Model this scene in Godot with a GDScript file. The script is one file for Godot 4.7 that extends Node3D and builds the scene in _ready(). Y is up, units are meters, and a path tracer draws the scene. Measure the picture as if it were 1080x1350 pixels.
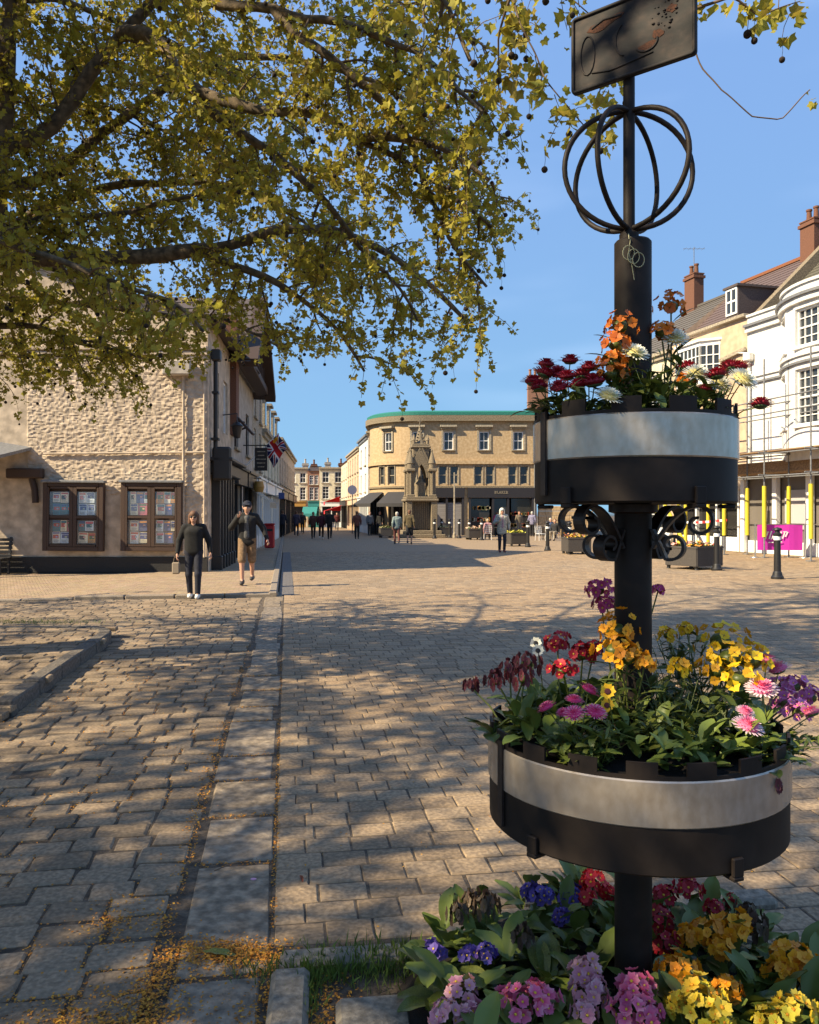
extends Node3D

# ---------------------------------------------------------------- mesh builder
class Geo:
	var v := PackedVector3Array()
	var n := PackedVector3Array()
	var c := PackedColorArray()
	var ix := PackedInt32Array()
	var col := Color.WHITE

	func tri(a: Vector3, b: Vector3, d: Vector3) -> void:      # counter-clockwise seen from outside
		var nn := (b - a).cross(d - a).normalized()
		var k := v.size()
		v.append(a); v.append(b); v.append(d)
		n.append(nn); n.append(nn); n.append(nn)
		c.append(col); c.append(col); c.append(col)
		ix.append(k); ix.append(k + 2); ix.append(k + 1)

	func quad(a: Vector3, b: Vector3, d: Vector3, e: Vector3) -> void:
		var nn := (d - a).cross(e - b).normalized()
		var k := v.size()
		v.append(a); v.append(b); v.append(d); v.append(e)
		for i in 4:
			n.append(nn); c.append(col)
		ix.append_array(PackedInt32Array([k, k + 2, k + 1, k, k + 3, k + 2]))

	func box(ctr: Vector3, size: Vector3, bs := Basis()) -> void:
		var h := size * 0.5
		var p := []
		for i in 8:
			p.append(ctr + bs * Vector3(h.x * (1 if i & 1 else -1), h.y * (1 if i & 2 else -1), h.z * (1 if i & 4 else -1)))
		quad(p[4], p[5], p[7], p[6]); quad(p[1], p[0], p[2], p[3])
		quad(p[5], p[1], p[3], p[7]); quad(p[0], p[4], p[6], p[2])
		quad(p[6], p[7], p[3], p[2]); quad(p[0], p[1], p[5], p[4])

	func bar(a: Vector3, b: Vector3, w: float, h: float, up := Vector3.UP) -> void:   # box from a to b
		var z := (b - a).normalized()
		if absf(z.dot(up)) > 0.99:
			up = Vector3.RIGHT
		var x := up.cross(z).normalized()
		box((a + b) * 0.5, Vector3(w, h, a.distance_to(b)), Basis(x, z.cross(x), z))

	func bev(ctr: Vector3, size: Vector3, r: float, bs := Basis()) -> void:   # box with chamfered edges
		var h := size * 0.5
		var f := func(x: float, y: float, z: float) -> Vector3: return ctr + bs * Vector3(x, y, z)
		for s in [-1.0, 1.0]:
			var q := [f.call(s * h.x, -h.y + r, -h.z + r), f.call(s * h.x, h.y - r, -h.z + r), f.call(s * h.x, h.y - r, h.z - r), f.call(s * h.x, -h.y + r, h.z - r)]
			if s > 0: quad(q[0], q[1], q[2], q[3])
			else: quad(q[3], q[2], q[1], q[0])
			q = [f.call(-h.x + r, s * h.y, -h.z + r), f.call(-h.x + r, s * h.y, h.z - r), f.call(h.x - r, s * h.y, h.z - r), f.call(h.x - r, s * h.y, -h.z + r)]
			if s > 0: quad(q[0], q[1], q[2], q[3])
			else: quad(q[3], q[2], q[1], q[0])
			q = [f.call(-h.x + r, -h.y + r, s * h.z), f.call(h.x - r, -h.y + r, s * h.z), f.call(h.x - r, h.y - r, s * h.z), f.call(-h.x + r, h.y - r, s * h.z)]
			if s > 0: quad(q[0], q[1], q[2], q[3])
			else: quad(q[3], q[2], q[1], q[0])
			for t in [-1.0, 1.0]:
				q = [f.call(s * h.x, t * (h.y - r), -h.z + r), f.call(s * h.x, t * (h.y - r), h.z - r), f.call(s * (h.x - r), t * h.y, h.z - r), f.call(s * (h.x - r), t * h.y, -h.z + r)]
				if s * t < 0: quad(q[0], q[1], q[2], q[3])
				else: quad(q[3], q[2], q[1], q[0])
				q = [f.call(s * h.x, -h.y + r, t * (h.z - r)), f.call(s * h.x, h.y - r, t * (h.z - r)), f.call(s * (h.x - r), h.y - r, t * h.z), f.call(s * (h.x - r), -h.y + r, t * h.z)]
				if s * t > 0: quad(q[0], q[1], q[2], q[3])
				else: quad(q[3], q[2], q[1], q[0])
				q = [f.call(-h.x + r, s * h.y, t * (h.z - r)), f.call(h.x - r, s * h.y, t * (h.z - r)), f.call(h.x - r, s * (h.y - r), t * h.z), f.call(-h.x + r, s * (h.y - r), t * h.z)]
				if s * t < 0: quad(q[0], q[1], q[2], q[3])
				else: quad(q[3], q[2], q[1], q[0])
				for w in [-1.0, 1.0]:
					var a = f.call(s * h.x, t * (h.y - r), w * (h.z - r))
					var b = f.call(s * (h.x - r), t * h.y, w * (h.z - r))
					var d = f.call(s * (h.x - r), t * (h.y - r), w * h.z)
					if s * t * w > 0: tri(a, b, d)
					else: tri(a, d, b)

	func tube(pts: Array, radii: Array, sides := 8, cap := true, wx := 1.0, wy := 1.0) -> void:
		var count := pts.size()
		var k0 := v.size()
		var t0: Vector3 = (pts[1] - pts[0]).normalized()
		var up := Vector3.UP if absf(t0.y) < 0.9 else Vector3.RIGHT
		var x := up.cross(t0).normalized()
		for i in count:
			var t: Vector3
			if i == 0: t = t0
			elif i == count - 1: t = (pts[i] - pts[i - 1]).normalized()
			else: t = ((pts[i + 1] - pts[i]).normalized() + (pts[i] - pts[i - 1]).normalized()).normalized()
			x = (x - t * x.dot(t)).normalized()
			var y := t.cross(x)
			var r: float = radii[mini(i, radii.size() - 1)]
			for s in sides:
				var a := TAU * s / sides
				var o := x * cos(a) * wx + y * sin(a) * wy
				v.append(pts[i] + o * r); n.append((x * cos(a) / wx + y * sin(a) / wy).normalized()); c.append(col)
		for i in count - 1:
			for s in sides:
				var a := k0 + i * sides + s
				var b := k0 + i * sides + (s + 1) % sides
				ix.append_array(PackedInt32Array([a, a + sides, b, b, a + sides, b + sides]))
		if cap:
			for e in [0, count - 1]:
				var base: int = k0 + e * sides
				for s in range(1, sides - 1):
					if e == 0: tri(v[base], v[base + s + 1], v[base + s])
					else: tri(v[base], v[base + s], v[base + s + 1])

	func lathe(prof: Array, segs := 24, ctr := Vector3.ZERO, a0 := 0.0, a1 := TAU) -> void:   # profile Vector2(r, y) upwards = outside
		for i in prof.size() - 1:
			var p: Vector2 = prof[i]
			var q: Vector2 = prof[i + 1]
			var d := (q - p).normalized()
			var k := v.size()
			for s in segs + 1:
				var a := a0 + (a1 - a0) * s / segs
				var o := Vector3(sin(a), 0, cos(a))
				var nn := (o * d.y + Vector3.UP * -d.x).normalized()
				v.append(ctr + o * p.x + Vector3.UP * p.y); v.append(ctr + o * q.x + Vector3.UP * q.y)
				n.append(nn); n.append(nn); c.append(col); c.append(col)
			for s in segs:
				var j := k + s * 2
				ix.append_array(PackedInt32Array([j, j + 1, j + 2, j + 2, j + 1, j + 3]))

	func ball(ctr: Vector3, r: Vector3, rings := 8, segs := 12, bs := Basis()) -> void:
		var k := v.size()
		for i in rings + 1:
			var e := PI * i / rings - PI / 2
			for s in segs:
				var a := TAU * s / segs
				var u := Vector3(cos(e) * sin(a), sin(e), cos(e) * cos(a))
				v.append(ctr + bs * (u * r)); n.append((bs * (u / r)).normalized()); c.append(col)
		for i in rings:
			for s in segs:
				var a := k + i * segs + s
				var b := k + i * segs + (s + 1) % segs
				ix.append_array(PackedInt32Array([a, a + segs, b, b, a + segs, b + segs]))

	func plate(poly: PackedVector2Array, xf: Transform3D, thick: float) -> void:   # polygon in xy, front at +z
		if Geometry2D.is_polygon_clockwise(poly):
			poly.reverse()
		var ids := Geometry2D.triangulate_polygon(poly)
		var z := Vector3(0, 0, thick)
		for i in range(0, ids.size(), 3):
			var p := [Vector3(poly[ids[i]].x, poly[ids[i]].y, 0), Vector3(poly[ids[i + 1]].x, poly[ids[i + 1]].y, 0), Vector3(poly[ids[i + 2]].x, poly[ids[i + 2]].y, 0)]
			if (p[1] - p[0]).cross(p[2] - p[0]).z < 0:
				p = [p[0], p[2], p[1]]
			tri(xf * (p[0] + z), xf * (p[1] + z), xf * (p[2] + z))
			tri(xf * p[0], xf * p[2], xf * p[1])
		for i in poly.size():
			var a := Vector3(poly[i].x, poly[i].y, 0)
			var b2: Vector2 = poly[(i + 1) % poly.size()]
			var b := Vector3(b2.x, b2.y, 0)
			quad(xf * a, xf * b, xf * (b + z), xf * (a + z))

	func mesh() -> ArrayMesh:
		var m := ArrayMesh.new()
		var arr := []
		arr.resize(Mesh.ARRAY_MAX)
		arr[Mesh.ARRAY_VERTEX] = v; arr[Mesh.ARRAY_NORMAL] = n; arr[Mesh.ARRAY_COLOR] = c; arr[Mesh.ARRAY_INDEX] = ix
		m.add_surface_from_arrays(Mesh.PRIMITIVE_TRIANGLES, arr)
		return m

# ---------------------------------------------------------------- naming, things, parts
var taken := {}
var rng := RandomNumberGenerator.new()
var M := {}
var noise := FastNoiseLite.new()

func numbered(called: String) -> String:
	var k: int = taken.get(called, 0)
	taken[called] = k + 1
	return called if k == 0 else "%s_%03d" % [called, k]

func tag(o: Node3D, label: String, category: String, group := "") -> Node3D:
	o.set_meta("label", label); o.set_meta("category", category)
	if group: o.set_meta("group", group)
	return o

func thing(called: String, label: String, category: String, at := Vector3.ZERO, turn := 0.0, group := "") -> Node3D:
	var o := Node3D.new()
	o.name = numbered(called)
	add_child(o)
	o.position = at; o.rotation.y = turn
	return tag(o, label, category, group)

func part(called: String, g, m: Material, parent: Node = null) -> MeshInstance3D:
	var o := MeshInstance3D.new()
	o.mesh = g.mesh() if g is Geo else g
	o.material_override = m
	if parent == null:
		o.name = numbered(called)
		add_child(o)
	else:
		o.name = called
		parent.add_child(o, true)
	return o

func struct(called: String, g, m: Material) -> MeshInstance3D:
	var o := part(called, g, m)
	o.set_meta("kind", "structure")
	return o

func base_node(called: String) -> Node3D:
	var o := Node3D.new()
	o.name = numbered(called)
	add_child(o)
	o.set_meta("kind", "structure")
	return o

func scatter(called: String, mesh: Mesh, m: Material, xfs: Array, cols: Array, parent: Node = null) -> MultiMeshInstance3D:
	var mm := MultiMesh.new()
	mm.transform_format = MultiMesh.TRANSFORM_3D
	mm.use_colors = true
	mm.mesh = mesh
	mm.instance_count = xfs.size()
	var buf := PackedFloat32Array()
	buf.resize(xfs.size() * 16)
	for i in xfs.size():
		var t: Transform3D = xfs[i]
		var q: Color = cols[i]
		var k := i * 16
		buf[k] = t.basis.x.x; buf[k + 1] = t.basis.y.x; buf[k + 2] = t.basis.z.x; buf[k + 3] = t.origin.x
		buf[k + 4] = t.basis.x.y; buf[k + 5] = t.basis.y.y; buf[k + 6] = t.basis.z.y; buf[k + 7] = t.origin.y
		buf[k + 8] = t.basis.x.z; buf[k + 9] = t.basis.y.z; buf[k + 10] = t.basis.z.z; buf[k + 11] = t.origin.z
		buf[k + 12] = q.r; buf[k + 13] = q.g; buf[k + 14] = q.b; buf[k + 15] = 1.0
	mm.buffer = buf
	var o := MultiMeshInstance3D.new()
	o.multimesh = mm
	o.material_override = m
	o.set_meta("kind", "stuff")
	if parent:
		o.name = called
		parent.add_child(o, true)
	else:
		o.name = numbered(called)
		add_child(o)
	return o

func rnd(a: float, b: float) -> float:
	return rng.randf_range(a, b)

# ---------------------------------------------------------------- materials
var ntex := {}
func noise_tex(freq: float, oct: int, lo: float, hi: float, normal := false, kind := FastNoiseLite.TYPE_SIMPLEX_SMOOTH, bump := 4.0, tint := Color.WHITE, skew := 0.5) -> NoiseTexture2D:
	var key := "%s|%s|%s|%s|%s|%s|%s|%s|%s" % [freq, oct, lo, hi, normal, kind, bump, tint, skew]
	if ntex.has(key):
		return ntex[key]
	var f := FastNoiseLite.new()
	f.noise_type = kind; f.frequency = freq; f.fractal_octaves = oct; f.seed = 7
	var t := NoiseTexture2D.new()
	t.width = 512; t.height = 512; t.seamless = true; t.noise = f
	if normal:
		t.as_normal_map = true; t.bump_strength = bump
	else:
		var gr := Gradient.new()
		gr.offsets = PackedFloat32Array([0.0, skew, 1.0])
		var mid := (lo + hi) * 0.5
		gr.colors = PackedColorArray([Color(lo * tint.r, lo * tint.g, lo * tint.b), Color(mid, mid, mid).lerp(Color(mid * tint.r, mid * tint.g, mid * tint.b), 0.5), Color(hi, hi, hi)])
		t.color_ramp = gr
	ntex[key] = t
	return t

func mat(key: String, r: float, g: float, b: float, rough := 0.85, metal := 0.0) -> StandardMaterial3D:
	if M.has(key):
		return M[key]
	var m := StandardMaterial3D.new()
	m.albedo_color = Color(r, g, b).linear_to_srgb()
	m.roughness = rough; m.metallic = metal
	m.resource_name = key
	M[key] = m
	return m

# colour with triplanar mottling and relief: size = metres one texture tile covers
func rich(key: String, r: float, g: float, b: float, rough: float, size: float, freq := 0.02, lo := 0.6, bump := 5.0, oct := 5, tint := Color.WHITE, metal := 0.0) -> StandardMaterial3D:
	if M.has(key):
		return M[key]
	var m := mat(key, r, g, b, rough, metal)
	m.uv1_triplanar = true; m.uv1_world_triplanar = true
	m.uv1_scale = Vector3.ONE / size
	m.albedo_texture = noise_tex(freq, oct, lo, 1.0, false, FastNoiseLite.TYPE_SIMPLEX_SMOOTH, 4.0, tint)
	if bump > 0:
		m.normal_enabled = true
		m.normal_texture = noise_tex(freq * 2.5, oct, 0, 1, true, FastNoiseLite.TYPE_SIMPLEX_SMOOTH, bump * 0.35)
	return m

func vcol(key: String, rough: float) -> StandardMaterial3D:      # colour comes from the vertices / copies
	if M.has(key):
		return M[key]
	var m := mat(key, 1, 1, 1, rough)
	m.vertex_color_use_as_albedo = true
	return m

func leafy(key: String, r: float, g: float, b: float, back: Color, rough := 0.5) -> StandardMaterial3D:
	var m := mat(key, r, g, b, rough)
	m.backlight_enabled = true
	m.backlight = back
	m.cull_mode = BaseMaterial3D.CULL_DISABLED
	return m
# ---------------------------------------------------------------- the setting
const CA := 0.989
const SA := 0.148
const STREET := 0.1486            # the square's paving is laid out along the street, turned this much from north
const BED := Vector3(0.70, 0, -2.57)

func G(ac: float, al: float, y := 0.0) -> Vector3:      # across, along the street
	return Vector3(CA * ac - SA * al, y, -SA * ac - CA * al)

func sheet(pts: Array) -> Geo:
	var g := Geo.new()
	for i in range(1, pts.size() - 1):
		g.tri(pts[0], pts[i], pts[i + 1])
	return g

func sett_mesh(w: float, d: float, seed_: int, worn: float) -> ArrayMesh:
	var r := RandomNumberGenerator.new()
	r.seed = seed_
	var g := Geo.new()
	var N := 7
	var ring := func(k: float, y: float, j: float) -> Array:
		var out := []
		for i in 4 * N / 2:
			pass
		var cs := [Vector2(-1, -1), Vector2(1, -1), Vector2(1, 1), Vector2(-1, 1)]
		for i in 4:
			var a: Vector2 = cs[i]
			var b: Vector2 = cs[(i + 1) % 4]
			for s in 3:
				var p := a.lerp(b, s / 3.0)
				if s == 0: p *= 1.0 - worn * 0.12 / maxf(w, d)
				out.append(Vector3(p.x * (w * 0.5 - k) + r.randf_range(-j, j), y + r.randf_range(-j, j) * 0.3, p.y * (d * 0.5 - k) + r.randf_range(-j, j)))
		return out
	var r0: Array = ring.call(0.0, -0.05, 0.0)
	var r1: Array = ring.call(0.0, -0.005 - worn * 0.15, worn * 0.12)
	var r2: Array = ring.call(0.004 + worn * 0.3, -0.0005, worn * 0.14)
	var top := Vector3(0, 0.001 + worn * 0.05, 0)
	for i in 12:
		var j := (i + 1) % 12
		g.quad(r0[j], r0[i], r1[i], r1[j])
		g.quad(r1[j], r1[i], r2[i], r2[j])
		g.tri(r2[j], r2[i], top)
	return g.mesh()

func island_h(ac: float, al: float) -> float:
	if ac > -2.2 or al > 11.2 or al < 6.0:
		return 0.0
	return 0.13 * smoothstep(6.0, 7.6, al)

func pavement_h(ac: float) -> float:          # the kerb is dropped towards the left
	return lerpf(0.02, 0.065, smoothstep(-4.6, -3.2, ac))

func in_view(p: Vector3) -> bool:
	return p.z < -1.2 and absf(p.x) < 0.60 * -p.z + 1.4

func build_ground() -> void:
	var earth := rich("earth", 0.17, 0.125, 0.085, 0.95, 1.3, 0.03, 0.5, 8.0)
	struct("ground", sheet([Vector3(-400, -0.045, 60), Vector3(400, -0.045, 60), Vector3(400, -0.045, -500), Vector3(-400, -0.045, -500)]), earth)

	var stone := vcol("sett_stone", 0.8)
	stone.uv1_triplanar = true; stone.uv1_world_triplanar = true; stone.uv1_scale = Vector3.ONE / 0.8
	stone.albedo_texture = noise_tex(0.05, 6, 0.62, 1.0)
	stone.normal_enabled = true; stone.normal_texture = noise_tex(0.05, 5, 0, 1, true, FastNoiseLite.TYPE_SIMPLEX_SMOOTH, 1.6)

	# --- the square: rows of squared setts across the street
	var square := base_node("paved_square")
	part("bedding", sheet([G(-0.06, 1.0, -0.006), G(24, 1.0, -0.006), G(24, 36, -0.006), G(-0.06, 36, -0.006)]), earth, square)
	var meshes := []
	for k in 5:
		meshes.append(sett_mesh(0.2285, 0.1785, 20 + k, 0.010))
	rng.seed = 11
	var all := []
	var al := 1.5
	var row := 0
	while al < 34.0:
		var ac := -0.05
		while ac < 22.0:
			var w := 0.208 * rnd(0.84, 1.16)
			if ac < 0: w = rnd(0.10, 0.15) if row % 2 else rnd(0.18, 0.23)
			ac += w
			var p := G(ac - w * 0.5, al, rnd(-0.004, 0.002))
			if not in_view(p):
				continue
			if Vector2(p.x - 0.33, p.z + 2.57).abs().x < 0.80 and absf(p.z + 2.45) < 0.62:
				continue
			var b := Basis(Vector3.UP, STREET + rnd(-0.012, 0.012)) * Basis(Vector3.RIGHT, rnd(-0.012, 0.012)) * Basis(Vector3.BACK, rnd(-0.012, 0.012))
			var t := rnd(0.72, 1.12)
			var warm := noise.get_noise_2d(p.x * 9.0, p.z * 9.0) * 0.5 + rnd(-0.25, 0.25)
			all.append([-p.z, Transform3D(b.scaled_local(Vector3(w / 0.235, 1, 0.166 / 0.185)), p), Color(0.48 * t * (1 + 0.14 * warm), 0.335 * t * (1 + 0.03 * warm), 0.198 * t * (1 - 0.13 * warm))])
		al += 0.166
		row += 1
	lay(square, "sett", all, meshes, stone)

	# --- the old roadway left of the gutter: worn irregular cobbles with wide joints
	var road := base_node("cobbled_roadway")
	part("bedding", sheet([G(-16, 1.0, -0.012), G(-0.05, 1.0, -0.012), G(-0.05, 16.1, -0.012), G(-16, 16.1, -0.012)]), earth, road)
	meshes = []
	for k in 6:
		meshes.append(sett_mesh(0.25, 0.19, 60 + k, 0.024))
	all = []
	var edges := []
	al = 1.55
	row = 0
	while al < 16.0:
		var h := rnd(0.155, 0.195)
		var ac := -0.435 - rnd(0.0, 0.05)
		while ac > -13.0:
			var w := rnd(0.17, 0.27)
			ac -= w
			var cx := ac + w * 0.5
			var cal := al + rnd(-0.018, 0.018) + 0.05 * sin(cx * 1.3)
			var p := G(cx, cal, rnd(-0.006, 0.003) + island_h(cx, cal))
			if not in_view(p) or rng.randf() < 0.02:
				continue
			var b := Basis(Vector3.UP, STREET + rnd(-0.06, 0.06)) * Basis(Vector3.RIGHT, rnd(-0.022, 0.022)) * Basis(Vector3.BACK, rnd(-0.022, 0.022))
			var t := rnd(0.6, 1.12)
			var warm := rnd(-0.3, 0.3)
			var s := Vector3((w - 0.014) / 0.25, 1, (h - 0.014) / 0.19)
			all.append([-p.z, Transform3D(b.scaled_local(s), p), Color(0.43 * t * (1 + 0.15 * warm), 0.31 * t, 0.195 * t * (1 - 0.15 * warm))])
			edges.append([cx, cal, w, h])
		al += h
		row += 1
	lay(road, "cobble", all, meshes, stone)

	# --- gutter of long flagstones between the two
	var gut := base_node("flagstone_gutter")
	var slab := rich("flagstone", 0.43, 0.335, 0.235, 0.8, 0.9, 0.02, 0.55, 6.0)
	al = 1.7
	var gaps := []
	while al < 16.2:
		var l := rnd(0.42, 0.95)
		var wd := rnd(0.27, 0.38)
		var g := Geo.new()
		g.bev(Vector3.ZERO, Vector3(wd, 0.08, l - rnd(0.02, 0.05)), 0.012)
		var tone := rng.randi() % 4
		var sl: StandardMaterial3D = M["flagstone"] if tone == 0 else rich("flagstone_%d" % tone, [0.43, 0.46, 0.38, 0.40][tone], [0.335, 0.35, 0.30, 0.305][tone], [0.235, 0.235, 0.22, 0.205][tone], 0.8, 0.9, 0.02, 0.5, 6.0)
		var o := part("flagstone", g, sl, gut)
		o.position = G(-0.245 + rnd(-0.02, 0.02), al + l * 0.5, -0.042 + rnd(-0.007, 0.001))
		o.rotation = Vector3(rnd(-0.012, 0.012), STREET + rnd(-0.02, 0.02), rnd(-0.015, 0.015))
		gaps.append(al)
		al += l

	# --- fallen orange bud scales in the joints
	var fl := Geo.new()
	fl.tri(Vector3(-0.5, 0, 0), Vector3(0.05, 0.12, 0.33), Vector3(0.5, 0.05, 0)); fl.tri(Vector3(-0.5, 0, 0), Vector3(0.5, 0.05, 0), Vector3(0.0, 0.15, -0.3))
	var xs := []
	var cs := []
	var put := func(p: Vector3) -> void:
		var b := Basis.from_euler(Vector3(rnd(-0.5, 0.5), rnd(0, TAU), rnd(-0.5, 0.5)))
		xs.append(Transform3D(b.scaled(Vector3.ONE * rnd(0.008, 0.017)), p))
		var t := rnd(0.45, 1.1)
		cs.append(Color(0.66 * t, 0.30 * t * rnd(0.8, 1.1), 0.03 * t))
	for e in edges:
		if e[1] > 10.0 or e[0] < -5.0: continue
		var q := G(e[0], e[1])
		var dens := clampf(noise.get_noise_2d(q.x * 34.0 + 90, q.z * 34.0) * 2.2 + 0.35 + 0.45 * exp(-absf(e[0] + 0.6) * 1.5), 0.0, 1.2) * (1.0 if e[1] < 5.0 else 0.45)
		for k in int(dens * 34.0 * (1.3 if e[1] < 4 else 1.0)):
			var side := rng.randi() % 4
			var u := rnd(-0.5, 0.5)
			var off := rnd(-0.012, 0.016)
			var x: float = e[0] + (u * e[2] if side < 2 else (e[2] * 0.5 + off) * (1 if side == 2 else -1))
			var y2: float = e[1] + (u * e[3] if side >= 2 else (e[3] * 0.5 + off) * (1 if side == 0 else -1))
			put.call(G(x, y2, rnd(-0.014, 0.0)))
	for k in 5200:                                # along both edges of the gutter
		var a := 1.8 + 8.5 * pow(rng.randf(), 1.7)
		var q := noise.get_noise_2d(a * 40.0, 3.0)
		if q < -0.12: continue
		var right := rng.randf() < 0.4
		put.call(G((-0.05 + rnd(-0.015, 0.015)) if right else (-0.47 + rnd(-0.05, 0.04)), a, rnd(-0.012, 0.002)))
	for a in gaps:
		if a < 9.0:
			for k in 130: put.call(G(-0.245 + rnd(-0.19, 0.19), a + rnd(-0.025, 0.025), rnd(-0.02, 0.002)))
	for pile in [[-0.62, -2.98, 0.10, 0.05, 1500], [-0.75, -3.02, 0.10, 0.04, 700], [-0.95, -2.62, 0.16, 0.08, 1300], [-1.25, -2.55, 0.2, 0.06, 900], [-0.87, -2.78, 0.06, 0.16, 700], [-1.15, -3.25, 0.07, 0.12, 500], [-3.0, -6.9, 0.16, 0.4, 500], [-0.30, -2.66, 0.06, 0.12, 700], [-0.5, -2.62, 0.04, 0.2, 350]]:
		for k in pile[4]:
			put.call(Vector3(pile[0] + rng.randfn(0, pile[2]), rnd(-0.012, 0.008), pile[1] + rng.randfn(0, pile[3])))
	for k in 900:                                  # stray ones on the stones
		var p := G(rnd(-3.5, 2.5), 1.8 + 9 * pow(rng.randf(), 1.6), 0.006)
		put.call(p)
	var lit := scatter("fallen_bud_scales", fl.mesh(), leafy("bud_scale", 1, 1, 1, Color(0.3, 0.3, 0.3), 0.8), xs, cs)
	M["bud_scale"].vertex_color_use_as_albedo = true
	tag(lit, "orange dry bud scales gathered in the joints of the cobbles", "bud scales")

	# --- kerbed island round the foot of the tree
	var isl := base_node("tree_island")
	var g2 := Geo.new()
	var prev := []
	for i in 15:
		var a := 5.9 + 5.4 * i / 14.0
		var cur := [G(-12, a, island_h(-3.0, a) - 0.03), G(-2.3, a, island_h(-3.0, a) - 0.03)]
		if prev: g2.quad(prev[0], prev[1], cur[1], cur[0])
		prev = cur
	part("bedding", g2, earth, isl)
	var kerbm := rich("kerb_stone", 0.22, 0.185, 0.15, 0.85, 0.6, 0.03, 0.5, 7.0)
	var path := []
	for i in 6: path.append(Vector2(-2.22, 6.9 + 0.72 * i))
	for i in 7: path.append(Vector2(-2.22 - 0.55 * (1 - cos(PI / 2 * (i + 1) / 7.0)), 10.5 + 0.7 * sin(PI / 2 * (i + 1) / 7.0)))
	for i in 9: path.append(Vector2(-2.9 - 0.8 * (i + 1), 11.25))
	for i in path.size() - 1:
		var p: Vector2 = path[i]
		var q: Vector2 = path[i + 1]
		var h := island_h(-3.0, minf((p.y + q.y) * 0.5, 11.0)) + 0.012
		var g := Geo.new()
		g.bev(Vector3(0, h * 0.5 - 0.05, 0), Vector3(0.15, h + 0.1, p.distance_to(q) - 0.012), 0.015)
		var o := part("kerb_stone", g, kerbm, isl)
		var m2 := (p + q) * 0.5
		o.position = G(m2.x, m2.y, rnd(-0.006, 0.004))
		var dd := G(q.x, q.y) - G(p.x, p.y)
		o.rotation.y = atan2(dd.x, dd.z)

	# --- pavement beside the left hand buildings, with its kerb
	var pav := base_node("pavement")
	var brick := rich("pavement_brick", 0.52, 0.37, 0.23, 0.85, 1.1, 0.045, 0.62, 5.0)
	var gp := Geo.new()
	var cuts := [-16.0, -4.6, -4.25, -3.9, -3.55, -3.2, -0.34]
	for i in cuts.size() - 1:
		gp.quad(G(cuts[i], 16.15, pavement_h(cuts[i])), G(cuts[i + 1], 16.15, pavement_h(cuts[i + 1])), G(cuts[i + 1], 100, pavement_h(cuts[i + 1])), G(cuts[i], 100, pavement_h(cuts[i])))
	part("paving", gp, brick, pav)
	var bm := sett_mesh(0.205, 0.103, 9, 0.006)
	var xp := []
	var cp := []
	var a0 := 16.3
	var rw := 0
	while a0 < 31.0:
		var c0 := -0.42 - (0.105 if rw % 2 else 0.0)
		while c0 > -13.5:
			var p := G(c0, a0, pavement_h(c0) + 0.004)
			if in_view(p):
				xp.append(Transform3D(Basis(Vector3.UP, STREET), p))
				var t := rnd(0.78, 1.1)
				cp.append(Color(0.52 * t, 0.37 * t * rnd(0.94, 1.06), 0.23 * t * rnd(0.9, 1.1)))
			c0 -= 0.21
		a0 += 0.108
		rw += 1
	scatter("brick_paver", bm, stone, xp, cp, pav)
	var granite := rich("granite_kerb", 0.46, 0.37, 0.28, 0.8, 0.5, 0.05, 0.5, 6.0)
	for i in 60:
		var g := Geo.new()
		g.bev(Vector3(0, 0.03, 0), Vector3(0.16, 0.13, 0.9), 0.02)
		var o := part("kerb_stone", g, granite, pav)
		o.position = G(-0.26, 16.45 + 0.915 * i, 0.0); o.rotation.y = STREET
	for i in 13:
		var ac := -0.62 - 0.915 * i
		var g := Geo.new()
		g.bev(Vector3(0, (pavement_h(ac) - 0.06) * 0.5, 0), Vector3(0.9, pavement_h(ac) + 0.065, 0.16), 0.02)
		var o := part("kerb_stone", g, granite, pav)
		o.position = G(ac - 0.1, 16.08, 0.0); o.rotation.y = STREET

	# --- the further square and the street beyond the sett rows
	struct("market_place", sheet([G(-0.17, 34.1, -0.004), G(60, 34.1, -0.004), G(60, 130, -0.004), G(-0.17, 130, -0.004)]), rich("far_paving", 0.445, 0.314, 0.19, 0.85, 2.2, 0.04, 0.6, 5.0))
	struct("street", sheet([G(-40, 100.2, 0.0), G(-0.18, 100.2, 0.0), G(-0.18, 140, 0.0), G(-40, 140, 0.0)]), rich("street_asphalt", 0.16, 0.14, 0.13, 0.9, 2.0))
	var gully := rich("gully_stone", 0.20, 0.18, 0.17, 0.8, 0.6)
	var gg := Geo.new()
	for i in 32:
		gg.bev(G(0.0, 16.6 + 0.56 * i, -0.035), Vector3(0.30, 0.08, 0.54), 0.01, Basis(Vector3.UP, STREET))
	struct("gully", gg, gully)

func lay(parent: Node3D, called: String, all: Array, meshes: Array, m: Material) -> void:
	all.sort_custom(func(a, b): return a[0] < b[0])
	var xf := []
	var cl := []
	var seen := 0
	for i in all.size():
		var e: Array = all[i]
		var k := i % meshes.size()
		var p: Vector3 = e[1].origin
		if seen < 300 and absf(p.x) < 0.52 * -p.z and p.z < -2.35:
			seen += 1
			# one stone of its own: a few shared tones
			var tone := clampi(int(e[2].g / 0.42 * 10.0), 0, 9)
			var key := "%s_tone_%d" % [called, tone]
			if not M.has(key):
				var mm: StandardMaterial3D = m.duplicate()
				mm.vertex_color_use_as_albedo = false
				mm.albedo_color = e[2].linear_to_srgb()
				M[key] = mm
			var o := part(called, meshes[k], M[key], parent)
			o.transform = e[1]
		else:
			var t: Transform3D = e[1]
			if i % 2: t.basis = t.basis * Basis(Vector3.UP, PI)
			xf.append(t); cl.append(e[2])
	scatter(called, meshes[0], m, xf, cl, parent)
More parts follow.
